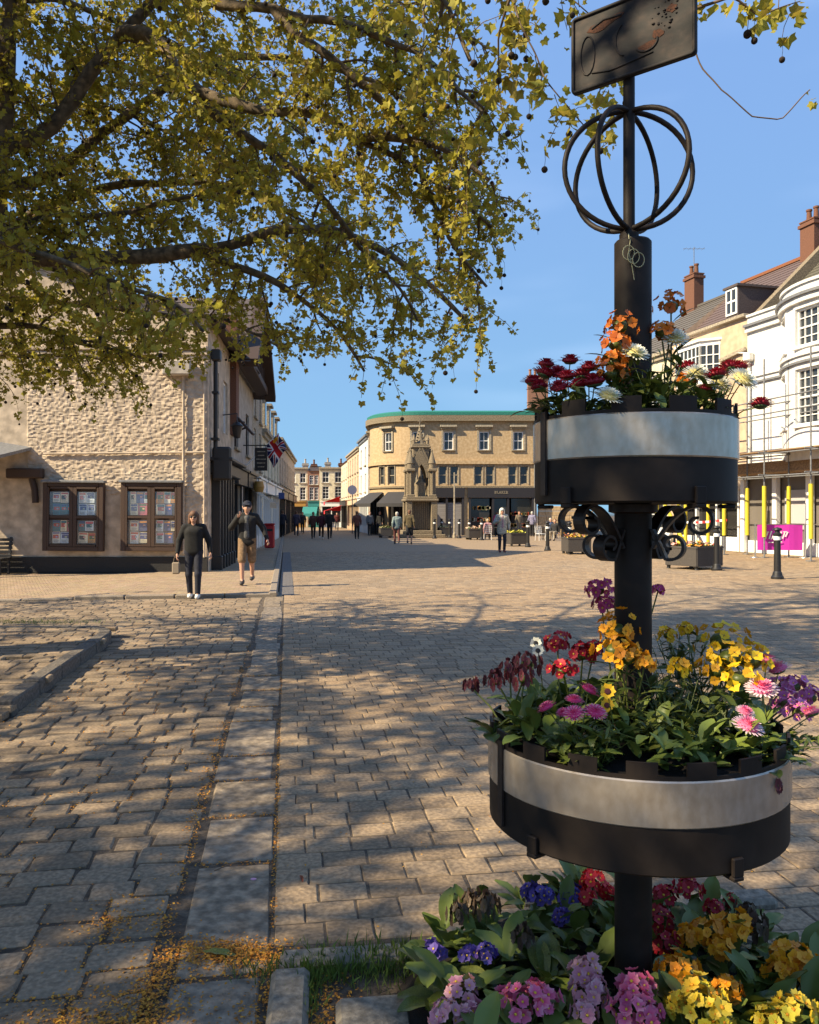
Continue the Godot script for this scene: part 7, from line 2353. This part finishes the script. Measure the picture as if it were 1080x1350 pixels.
func people() -> void:
	var black := cloth("black", 0.013, 0.012, 0.012)
	var navy := cloth("navy", 0.022, 0.024, 0.045)
	var white_shoe := mat("shoe_white", 0.7, 0.68, 0.64, 0.6)
	var dark_shoe := mat("shoe_dark", 0.04, 0.035, 0.035, 0.6)
	var brown_hair := mat("hair_brown", 0.13, 0.06, 0.03, 0.7)
	var grey_hair := mat("hair_grey", 0.5, 0.46, 0.40, 0.7)
	person("woman in black jacket, dark jeans and white trainers walking with sunglasses", Vector3(-4.06, 0.0, -15.45), 0.12, {"h": 1.62, "cell": 0.018, "jacket": black, "legs": navy, "shoes": white_shoe, "hair": brown_hair, "long": true, "glasses": true, "step": 0.28, "pad": 0.028, "hem": 0.02,
		"joints": {"elbowR": Vector3(-0.29, 1.16, -0.03), "wristR": Vector3(-0.31, 0.90, 0.06), "elbowL": Vector3(0.29, 1.16, -0.03), "wristL": Vector3(0.33, 0.92, 0.02)}})
	person("man in black zip jacket, khaki shorts and cap raising a hand to his mouth", Vector3(-3.50, 0.07, -17.7), 0.08, {"h": 1.77, "cell": 0.018, "jacket": black, "inner": cloth("grey", 0.13, 0.13, 0.13), "legs": cloth("khaki", 0.33, 0.20, 0.10), "shorts": true, "shoes": dark_shoe, "hair": brown_hair, "hat": navy, "step": -0.55, "pad": 0.028,
		"joints": {"elbowR": Vector3(-0.32, 1.20, 0.06), "wristR": Vector3(-0.15, 1.42, 0.24), "elbowL": Vector3(0.33, 1.17, -0.04), "wristL": Vector3(0.42, 0.95, 0.05)}})
	person("white haired woman in long pale coat and sunglasses crossing the square", Vector3(3.82, 0, -33.9), 0.1, {"h": 1.80, "cell": 0.022, "jacket": cloth("cream", 0.60, 0.58, 0.48), "inner": cloth("pink_stripe", 0.55, 0.36, 0.42), "legs": navy, "shoes": mat("shoe_red", 0.2, 0.05, 0.04, 0.6), "hair": mat("hair_white", 0.72, 0.68, 0.56, 0.7), "long": true, "glasses": true, "step": 0.15, "pad": 0.04, "hem": -0.14,
		"joints": {"elbowR": Vector3(-0.30, 1.16, 0.0), "wristR": Vector3(-0.16, 1.24, 0.2), "elbowL": Vector3(0.29, 1.15, -0.04), "wristL": Vector3(0.28, 0.92, 0.02)}})
	var g := "people walking away down the street"
	person("person in pale teal jacket and rust trousers walking away beside another", Vector3(-0.66, 0, -43.0), PI + 0.2, {"h": 1.66, "jacket": cloth("teal", 0.36, 0.46, 0.44), "legs": cloth("rust", 0.22, 0.07, 0.06), "shoes": dark_shoe, "hair": grey_hair})
	person("person in olive jacket and dark shorts walking away with a tan bag", Vector3(0.0, 0, -42.6), PI - 0.1, {"h": 1.76, "jacket": cloth("olive", 0.15, 0.11, 0.05), "legs": cloth("charcoal", 0.03, 0.03, 0.035), "shorts": true, "shoes": dark_shoe, "hair": brown_hair, "step": -0.4})
	person("person in brown jacket at the edge of a group of three in the street", Vector3(-6.1, 0, -52.0), PI, {"h": 1.68, "jacket": cloth("brown", 0.14, 0.05, 0.035), "legs": black, "shoes": dark_shoe, "hair": brown_hair}, g)
	person("person in maroon jacket in the middle of the three in the street", Vector3(-5.55, 0, -51.6), PI, {"h": 1.66, "jacket": cloth("maroon", 0.12, 0.02, 0.03), "legs": black, "shoes": white_shoe, "hair": brown_hair, "step": -0.4}, g)
	person("tall person all in black beside two in brown and maroon", Vector3(-4.98, 0, -51.2), PI, {"h": 1.78, "jacket": black, "legs": black, "shoes": dark_shoe, "hair": brown_hair}, g)
	person("lone person in russet jacket and black trousers in the street mouth", Vector3(-3.3, 0, -51.5), PI + 0.1, {"h": 1.72, "jacket": cloth("russet", 0.20, 0.065, 0.045), "legs": black, "shoes": dark_shoe, "hair": brown_hair, "step": 0.1}, g)
	person("person in navy coat on the shaded pavement near the red stand", Vector3(-8.2, 0.066, -53.0), PI, {"h": 1.70, "jacket": navy, "legs": black, "shoes": dark_shoe, "hair": brown_hair}, g)
	person("person in purple grey jacket and dark trousers on the shaded pavement", Vector3(-8.0, 0.0, -58.0), PI, {"h": 1.75, "jacket": cloth("mauve", 0.10, 0.08, 0.12), "legs": navy, "shoes": dark_shoe, "hair": brown_hair, "step": -0.5}, g)
	person("person in dark grey coat further down the shaded pavement", Vector3(-8.6, 0.0, -66.0), 0.0, {"h": 1.70, "jacket": cloth("dusk", 0.06, 0.05, 0.05), "legs": black, "shoes": dark_shoe, "hair": brown_hair}, g)
	person("small figure in dark red top far down the street", Vector3(-6.9, 0, -78.0), 0.2, {"h": 1.66, "jacket": cloth("dark_red", 0.18, 0.03, 0.03), "legs": navy, "shoes": dark_shoe, "hair": brown_hair}, g)
	person("person in grey standing under the black awnings", Vector3(-2.9, 0, -60.0), 0.4, {"h": 1.72, "jacket": cloth("light_grey", 0.3, 0.29, 0.28), "legs": black, "shoes": dark_shoe, "hair": brown_hair, "step": 0.05})
	person("person in dark coat standing by the black awning posts", Vector3(-2.2, 0, -61.0), -0.5, {"h": 1.74, "jacket": black, "legs": navy, "shoes": dark_shoe, "hair": brown_hair, "step": 0.05})
	person("person in bright pink top at the shop door", Vector3(6.2, 0, -58.2), PI, {"h": 1.7, "jacket": cloth("hot_pink", 0.5, 0.04, 0.16), "legs": black, "shoes": dark_shoe, "hair": brown_hair, "step": 0.1})
	person("person in tan jacket before the shop window", Vector3(7.75, 0, -58.0), 0.3, {"h": 1.74, "jacket": cloth("tan", 0.30, 0.24, 0.16), "legs": cloth("stone", 0.3, 0.27, 0.22), "shoes": dark_shoe, "hair": brown_hair, "step": 0.1})
	person("person in lavender shirt looking into the shop window", Vector3(8.6, 0, -57.6), PI - 0.3, {"h": 1.72, "jacket": cloth("lavender", 0.36, 0.34, 0.50), "legs": black, "shoes": dark_shoe, "hair": grey_hair, "step": 0.1})
	person("person in pink top sitting on a white chair with back turned", Vector3(4.75, 0, -49.8), PI, {"h": 1.68, "sit": true, "jacket": cloth("pink", 0.62, 0.34, 0.36), "legs": cloth("charcoal", 0.03, 0.03, 0.035), "shoes": dark_shoe, "hair": mat("hair_sand", 0.45, 0.33, 0.2, 0.7)})
	person("person in blue shirt sitting at a table beyond the bollards", Vector3(9.1, 0, -53.0), 0.5, {"h": 1.72, "sit": true, "jacket": cloth("blue", 0.12, 0.19, 0.36), "legs": navy, "shoes": dark_shoe, "hair": grey_hair})
	person("person in dark top sitting low at the table beyond the bollards", Vector3(8.6, 0, -48.5), -0.6, {"h": 1.68, "sit": true, "jacket": cloth("charcoal", 0.03, 0.03, 0.035), "legs": cloth("beige", 0.46, 0.38, 0.28), "shoes": dark_shoe, "hair": brown_hair})
# ---------------------------------------------------------------- street furniture
func props() -> void:
	var iron := rich("bollard_black", 0.022, 0.02, 0.02, 0.5, 0.4, 0.03, 0.6, 2.0)
	var gs := Geo.new()
	gs.lathe([Vector2(0.15, 0.0), Vector2(0.15, 0.05), Vector2(0.12, 0.09), Vector2(0.105, 0.16), Vector2(0.085, 0.19), Vector2(0.075, 0.93), Vector2(0.09, 0.95)], 16)
	gs.lathe([Vector2(0.075, 1.04), Vector2(0.10, 1.06), Vector2(0.105, 1.10), Vector2(0.06, 1.14), Vector2(0.055, 1.17), Vector2(0.11, 1.2), Vector2(0.1, 1.24), Vector2(0.0, 1.27)], 16)
	var shaft := gs.mesh()
	var gb := Geo.new()
	gb.lathe([Vector2(0.085, 0.945), Vector2(0.088, 0.96), Vector2(0.086, 1.03), Vector2(0.08, 1.045)], 16)
	var band := gb.mesh()
	var spots := [[9.01, -20.1, "black bollard with white band before the magenta banner"], [8.65, -23.1, "black bollard with white band at the corner of the nearest planter box"], [6.49, -33.3, "black bollard with white band beside a box planter, behind the post's scrolls"], [5.94, -35.3, "black bollard standing alone past the woman in the pale coat"], [5.67, -39.3, "black bollard against the side of the yellow flowered box"],
		[4.35, -49.5, "black bollard next to the person in pink on the chair"], [3.72, -51.0, "black bollard at the end of the small flower box"], [3.23, -53.3, "black bollard near the thin pole before the grey shutters"], [2.65, -54.1, "black bollard at the corner of the box before the shutters"], [2.19, -56.0, "black bollard behind the box before the shutters"], [1.6, -52.6, "black bollard just beside the gothic monument"]]
	for s in spots:
		var t := thing("bollard", s[2], "bollard", Vector3(s[0], 0, s[1]), 0.0, "black bollards round the square")
		part("shaft", shaft, iron, t)
		part("white_band", band, M["white_paint"], t)
	# box planters
	var lm := vcol("box_flowers", 0.6)
	rng.seed = 31
	var boxes := [[8.28, -23.9, 1.15, 0.55, "black box planter of orange and pink flowers before the scaffold"], [6.62, -32.6, 0.95, 0.1, "black box planter half hidden by the scrolled brackets"], [5.25, -40.6, 0.95, 0.3, "dark slatted box planter full of yellow flowers"], [3.95, -50.6, 0.85, 0.2, "small dark box planter with pale flowers by the seated person"], [2.35, -55.2, 0.85, 0.2, "small dark box planter before the grey shutters"], [-1.6, -54.5, 0.8, 0.2, "small dark box planter left of the gothic monument"]]
	for k in boxes.size():
		var b: Array = boxes[k]
		var t := thing("box_planter", b[4], "planter", Vector3(b[0], 0, b[1]), b[3], "black box planters round the square")
		var w: float = b[2]
		var g := Geo.new()
		for s in [[0, w / 2, 0.0], [0, -w / 2, PI], [1, w / 2, PI / 2], [1, -w / 2, -PI / 2]]:
			var bs := Basis(Vector3.UP, s[2])
			g.bev(bs * Vector3(0, 0.36, w / 2 - 0.02), Vector3(w - 0.045, 0.52, 0.04), 0.006, bs)
			g.bev(bs * Vector3(0, 0.63, w / 2 - 0.015), Vector3(w, 0.06, 0.06), 0.006, bs)
		g.box(Vector3(0, 0.12, 0), Vector3(w - 0.06, 0.03, w - 0.06))
		part("box", g, rich("box_timber", 0.10, 0.085, 0.075, 0.7, 0.6, 0.03, 0.6, 3.0), t)
		for s in [[-1, -1], [1, -1], [1, 1], [-1, 1]]:
			g = Geo.new()
			g.lathe([Vector2(0.07, 0.0), Vector2(0.05, 0.03), Vector2(0.06, 0.11)], 10, Vector3(s[0] * (w / 2 - 0.08), 0, s[1] * (w / 2 - 0.08)))
			part("foot", g, iron, t)
		g = Geo.new()
		g.box(Vector3(0, 0.56, 0), Vector3(w - 0.1, 0.04, w - 0.1))
		part("soil", g, M["soil"], t)
		g = Geo.new()
		var pal: Array = [[Color(0.75, 0.28, 0.03), Color(0.8, 0.5, 0.05), Color(0.6, 0.12, 0.1), Color(0.7, 0.35, 0.3)], [Color(0.8, 0.5, 0.05), Color(0.7, 0.3, 0.2)], [Color(0.8, 0.68, 0.05), Color(0.75, 0.7, 0.1)], [Color(0.6, 0.5, 0.35), Color(0.7, 0.45, 0.3)], [Color(0.55, 0.45, 0.2), Color(0.5, 0.4, 0.2)], [Color(0.3, 0.25, 0.1), Color(0.2, 0.2, 0.08)]][k]
		for i in 420:
			var p := Vector3(rnd(-w / 2 + 0.05, w / 2 - 0.05), 0.58 + absf(rng.randfn(0.05, 0.07)), rnd(-w / 2 + 0.05, w / 2 - 0.05))
			var bs := Basis.from_euler(Vector3(rnd(-0.8, 0.8), rnd(0, TAU), rnd(-0.8, 0.8)))
			var s := rnd(0.025, 0.05)
			var up := p.y > 0.66
			g.col = pal[rng.randi() % pal.size()] if up and rng.randf() < 0.75 else Color(0.06, 0.1, 0.02)
			g.quad(p + bs * Vector3(-s, 0, s), p + bs * Vector3(s, 0, s), p + bs * Vector3(s, 0.01, -s), p + bs * Vector3(-s, 0.01, -s))
		var o := part("flowers", g, lm, t)
		o.set_meta("kind", "stuff")
	# magenta café banner between steel posts
	var t := thing("cafe_banner", "magenta fabric barrier with white lettering between steel posts", "barrier", Vector3(13.45, 0, -29.8), -0.12)
	var g := Geo.new()
	var mg := mat("magenta_cloth", 0.50, 0.025, 0.36, 0.75)
	for i in 10:
		var f := func(q: int) -> float: return 0.03 * sin(q * 1.1)
		var x0 := -0.79 + 1.58 * i / 10
		var x1 := -0.79 + 1.58 * (i + 1) / 10
		g.quad(Vector3(x0, 0.27, f.call(i)), Vector3(x1, 0.27, f.call(i + 1)), Vector3(x1, 1.2, f.call(i + 1) * 0.3), Vector3(x0, 1.2, f.call(i) * 0.3))
	part("cloth", g, mg, t)
	g = Geo.new()
	for s in [[-0.5, 0.0, 0.34], [-0.36, 0.02, 0.40], [-0.29, 0.0, 0.22], [-0.20, 0.02, 0.42], [-0.12, 0.02, 0.38], [-0.02, 0.03, 0.36], [0.1, 0.03, 0.34], [0.2, 0.1, 0.24]]:
		g.bar(Vector3(s[0] - 0.03, 0.66 + s[1], 0.05), Vector3(s[0] + 0.06, 0.66 + s[1] + s[2] * 0.72, 0.045), 0.045, 0.006, Vector3.BACK)
	for s in [[-0.44, 0.93, 0.1], [-0.1, 0.70, 0.08], [0.16, 0.94, 0.14], [-0.16, 0.82, 0.08]]: g.box(Vector3(s[0], s[1], 0.05), Vector3(s[2], 0.03, 0.006))
	for s in 5: g.box(Vector3(-0.38 + s * 0.1, 0.55 + 0.006 * s, 0.05), Vector3(0.08, 0.035, 0.006))
	part("lettering", g, M["white_paint"], t)
	for x in [-0.86, 0.86, 1.5]:
		g = Geo.new()
		g.lathe([Vector2(0.19, 0.0), Vector2(0.18, 0.02), Vector2(0.03, 0.035), Vector2(0.025, 1.22), Vector2(0.0, 1.23)], 14, Vector3(x, 0, 0))
		part("post", g, mat("steel", 0.55, 0.53, 0.5, 0.3, 0.9), t)
	g = Geo.new()
	g.tube([Vector3(-0.86, 1.21, 0), Vector3(1.5, 1.21, 0)], [0.014], 6)
	part("rail", g, M["steel"], t)
	# café chairs and tables
	var chair_spots := [[4.75, -49.85, PI, "white lattice chair under the person in pink"], [7.75, -48.6, 0.4, "empty white lattice chair beyond the lone bollard"], [8.6, -48.5, -0.6, "white chair under the person in the dark top"], [9.1, -53.05, 0.5, "white chair under the person in blue"]]
	for c in chair_spots:
		var ch := thing("cafe_chair", c[3], "chair", Vector3(c[0], 0, c[1]), c[2], "white café chairs")
		g = Geo.new()
		g.bev(Vector3(0, 0.40, 0.0), Vector3(0.44, 0.03, 0.42), 0.01)
		part("seat", g, M["white_paint"], ch)
		for s in [[-1, -1], [1, -1], [1, 1], [-1, 1]]:
			g = Geo.new()
			g.tube([Vector3(s[0] * 0.2, 0.39, s[1] * 0.19), Vector3(s[0] * 0.22, 0.0, s[1] * 0.22)], [0.015], 6)
			part("leg", g, M["white_paint"], ch)
		g = Geo.new()
		for s in [-0.2, -0.1, 0.0, 0.1, 0.2]: g.bar(Vector3(s, 0.41, -0.2), Vector3(s, 0.85, -0.27), 0.025, 0.02)
		for y in [0.5, 0.62, 0.74, 0.86]: g.box(Vector3(0, y, -0.2 - 0.07 * (y - 0.41) / 0.44), Vector3(0.44, 0.025, 0.03))
		part("backrest", g, M["white_paint"], ch)
	for c in [[8.3, -51.0, "small dark round café table beside the seated people"], [5.6, -51.0, "small dark round café table near the person in pink"]]:
		var tb := thing("cafe_table", c[2], "table", Vector3(c[0], 0, c[1]))
		g = Geo.new()
		g.lathe([Vector2(0.0, 0.72), Vector2(0.36, 0.72), Vector2(0.37, 0.735), Vector2(0.36, 0.75), Vector2(0.0, 0.75)], 20)
		part("table_top", g, M["black_paint"], tb)
		g = Geo.new()
		g.lathe([Vector2(0.22, 0.0), Vector2(0.2, 0.02), Vector2(0.03, 0.04), Vector2(0.03, 0.72)], 12)
		part("pedestal", g, M["black_paint"], tb)
	# advertising board, thin pole, low wall
	t = thing("chalk_board", "small black A shaped board standing before the stone wall", "sign", Vector3(10.5, 0, -55.0))
	g = Geo.new()
	g.bar(Vector3(0, 0, 0.25), Vector3(0, 1.1, 0.02), 0.6, 0.03, Vector3.BACK); g.bar(Vector3(0, 0, -0.25), Vector3(0, 1.1, -0.02), 0.6, 0.03, Vector3.BACK)
	part("board", g, M["black_paint"], t)
	t = thing("slender_pole", "thin pale pole standing before the grey roller shutters", "pole", Vector3(2.95, 0, -53.9))
	g = Geo.new()
	g.tube([Vector3.ZERO, Vector3(0, 4.3, 0)], [0.06, 0.045], 8); g.lathe([Vector2(0.12, 0), Vector2(0.1, 0.3), Vector2(0.06, 0.35)], 10)
	part("shaft", g, M["pale_stone"], t)
	t = thing("stone_garden_wall", "coursed tan stone wall closing the gap right of the curved building", "wall", Vector3(9.5, 0, -60.6))
	rng.seed = 8
	for j in 6:
		var x := 0.0
		while x < 3.6:
			var w := rnd(0.4, 0.75)
			g = Geo.new()
			g.bev(Vector3(x + w / 2, 0.17 + j * 0.36, rnd(-0.01, 0.01)), Vector3(w - 0.015, 0.345, 0.4), 0.02)
			part("stone", g, M["sandstone"], t)
			x += w
	white_car()
	# the bag in the woman's hand
	t = thing("carrier_bag", "small brown carrier bag hanging from the hand of the woman in black", "bag", Vector3(-4.37, 0.42, -15.36))
	g = Geo.new()
	g.bev(Vector3(0, 0.16, 0), Vector3(0.145, 0.22, 0.06), 0.02)
	part("bag", g, mat("paper_bag", 0.24, 0.19, 0.14, 0.8), t)
	g = Geo.new()
	g.tube([Vector3(-0.05, 0.27, 0), Vector3(-0.03, 0.36, 0.0), Vector3(0.0, 0.40, 0), Vector3(0.03, 0.36, 0.0), Vector3(0.05, 0.27, 0)], [0.004], 5)
	part("handle", g, M["paper_bag"], t)
	# litter and a dropped leaf on the cobbles
	var lt := thing("fallen_leaf", "curled pale green leaf lying on the orange bud scales", "leaf", Vector3(-0.75, 0.012, -2.98), 1.5)
	part("blade", blade("fallen", 0.22, 0.1, 0.02), green(2), lt).scale = Vector3.ONE * 0.12
	var br := thing("fallen_leaf", "small curled rust brown leaf on the squared setts", "leaf", Vector3(-0.48, 0.014, -3.6), 0.4)
	part("blade", fmesh["fallen"], mat("rust_leaf", 0.25, 0.07, 0.03, 0.8), br).scale = Vector3(0.045, 0.12, 0.045)
	var pe := thing("fallen_petal", "single pink petal lying on a gutter flagstone", "petal", Vector3(-0.68, 0.004, -3.58))
	g = Geo.new()
	g.ball(Vector3(0, 0.003, 0), Vector3(0.014, 0.004, 0.009), 5, 8)
	part("petal_blade", g, mat("petal_pink", 0.75, 0.35, 0.5, 0.7), pe)
	var sk := thing("fallen_twig", "short bare twig lying on a gutter flagstone", "twig", Vector3(-0.80, 0.008, -3.72), 0.5)
	g = Geo.new()
	g.tube([Vector3(-0.09, 0, 0.02), Vector3(-0.02, 0.006, 0), Vector3(0.1, 0, -0.02)], [0.003, 0.0025, 0.0015], 5)
	part("stick", g, M["twig_brown"], sk)

func white_car() -> void:
	var t := thing("parked_car", "white parked car half hidden behind the scrolled brackets", "car", Vector3(10.75, 0, -36.6), -0.22)
	var body := mat("car_white", 0.74, 0.74, 0.72, 0.25)
	# side profile (z forward towards the camera, y) and half width at each station
	var st := [[-2.1, 0.45, 0.95, 0.78], [-1.95, 0.3, 1.02, 0.84], [-1.2, 0.25, 1.05, 0.88], [0.0, 0.24, 1.03, 0.89], [1.0, 0.25, 1.0, 0.88], [1.7, 0.3, 0.9, 0.82], [2.05, 0.4, 0.72, 0.70]]
	var g := Geo.new()
	var ring := func(s: Array) -> Array:
		var z: float = s[0]
		var y0: float = s[1]
		var y1: float = s[2]
		var w: float = s[3]
		return [Vector3(-w * 0.9, y0, z), Vector3(-w, y0 + 0.15, z), Vector3(-w, y1 - 0.2, z), Vector3(-w * 0.88, y1, z), Vector3(w * 0.88, y1, z), Vector3(w, y1 - 0.2, z), Vector3(w, y0 + 0.15, z), Vector3(w * 0.9, y0, z)]
	var add := func(gg: Geo, list: Array) -> void:
		for i in list.size() - 1:
			var a: Array = ring.call(list[i])
			var b: Array = ring.call(list[i + 1])
			for k in 8: gg.quad(a[k], b[k], b[(k + 1) % 8], a[(k + 1) % 8])
		for e in [0, list.size() - 1]:
			var a: Array = ring.call(list[e])
			for k in range(1, 7):
				if e == 0: gg.tri(a[0], a[k], a[k + 1])
				else: gg.tri(a[0], a[k + 1], a[k])
	add.call(g, st)
	part("body", g, body, t)
	g = Geo.new()
	var A := [Vector3(-0.74, 1.0, -1.9), Vector3(0.74, 1.0, -1.9), Vector3(0.78, 1.0, 1.0), Vector3(-0.78, 1.0, 1.0)]
	var R := [Vector3(-0.58, 1.55, -1.6), Vector3(0.58, 1.55, -1.6), Vector3(0.6, 1.55, 0.15), Vector3(-0.6, 1.55, 0.15)]
	for k in 4: g.quad(A[(k + 1) % 4], A[k], R[k], R[(k + 1) % 4])
	part("window_band", g, M["glass"], t)
	g = Geo.new()
	g.bev(Vector3(0, 1.56, -0.72), Vector3(1.2, 0.05, 1.78), 0.02)
	for k in 4: g.bar(A[k], R[k], 0.07, 0.06)
	part("roof", g, body, t)
	for s in [[-0.82, 1.35], [0.82, 1.35], [-0.82, -1.3], [0.82, -1.3]]:
		g = Geo.new()
		g.tube([Vector3(s[0] - 0.1, 0.31, s[1]), Vector3(s[0] + 0.1, 0.31, s[1])], [0.31], 20)
		var wh := part("wheel", g, M["black_paint"], t)
		g = Geo.new()
		g.tube([Vector3(s[0] - 0.105, 0.31, s[1]), Vector3(s[0] + 0.105, 0.31, s[1])], [0.19], 12)
		part("rim", g, M["lead"], wh)
	for s in [-0.52, 0.52]:
		g = Geo.new()
		g.ball(Vector3(s, 0.66, 1.98), Vector3(0.17, 0.09, 0.1), 6, 10)
		part("headlight", g, mat("lens", 0.6, 0.62, 0.64, 0.1), t)
	g = Geo.new()
	g.bev(Vector3(0, 0.5, 2.04), Vector3(0.9, 0.14, 0.06), 0.02)
	part("grille", g, M["black_paint"], t)
# ---------------------------------------------------------------- build
func _ready() -> void:
	var cam := Camera3D.new()
	cam.name = "camera"
	add_child(cam)
	cam.position = Vector3(0, 1.6, 0)
	cam.rotation.x = deg_to_rad(0.11)
	cam.fov = 63.92
	cam.near = 0.05
	cam.far = 900.0
	cam.current = true

	var env := Environment.new()
	env.background_mode = Environment.BG_SKY
	var sky := Sky.new()
	var sm := ProceduralSkyMaterial.new()
	sm.sky_top_color = Color(0.365, 0.48, 0.655)
	sm.sky_horizon_color = Color(0.42, 0.575, 0.672)
	sm.sky_curve = 0.16
	sm.sky_energy_multiplier = 1.0
	sm.ground_horizon_color = Color(0.55, 0.6, 0.62)
	sm.ground_bottom_color = Color(0.3, 0.27, 0.24)
	sm.sun_angle_max = 1.0
	# thin high cloud wisps low over the roofs, all round the horizon
	var wisp := FastNoiseLite.new()
	wisp.seed = 12; wisp.frequency = 1.0; wisp.fractal_octaves = 4
	var im := Image.create(1024, 512, false, Image.FORMAT_RGBA8)
	for y in 512:
		var el := (0.5 - (y + 0.5) / 512.0) * PI
		for x in 1024:
			var a := TAU * x / 1024.0
			var d := Vector3(cos(a) * cos(el), sin(el), sin(a) * cos(el))
			var q := wisp.get_noise_3d(d.x * 2.2, d.y * 16.0, d.z * 2.2)
			im.set_pixel(x, y, Color(1, 1, 1, clampf(q * 1.1 - 0.08, 0.0, 0.6) * (1.0 if el > 0.0 else 0.0)))
	sm.sky_cover = ImageTexture.create_from_image(im)
	sm.sky_cover_modulate = Color(0.36, 0.36, 0.36, 0.5)
	sky.sky_material = sm
	env.sky = sky
	env.tonemap_mode = Environment.TONE_MAPPER_LINEAR
	env.tonemap_exposure = 2.2
	env.sdfgi_enabled = true; env.ssao_enabled = true; env.ssil_enabled = true
	var we := WorldEnvironment.new()
	we.name = "world"
	we.environment = env
	add_child(we)
	var sun := DirectionalLight3D.new()
	sun.name = "sun"
	add_child(sun)
	sun.look_at_from_position(Vector3(-0.71, 0.63, 0.31) * 50.0, Vector3.ZERO)
	sun.light_energy = 1.45
	sun.light_color = Color(1.0, 0.93, 0.79)
	sun.light_angular_distance = 0.5
	sun.shadow_enabled = true

	noise.seed = 1; noise.frequency = 0.02; noise.fractal_octaves = 3
	rng.seed = 1
	wall_materials()
	var t0 := Time.get_ticks_msec()
	for step in [build_ground, corner_house, left_street, far_street, curved_building, conduit_house, right_row, big_tree, shade_trees, flower_post, plants, people, props]:
		step.call()
		print(Time.get_ticks_msec() - t0)

func shade_trees() -> void:
	other_tree(Vector3(-9.5, 0, -1.2), 5, "plane tree out of view beside the near cobbles, shading the foreground", 6.6, 19)
	other_tree(Vector3(-7.2, 0, 1.6), 8, "plane tree standing behind the viewer, shading the flower post", 6.8, 20)
	other_tree(Vector3(-15.5, 0, -8.5), 6, "plane tree further left along the kerbed island", 6.2, 15)
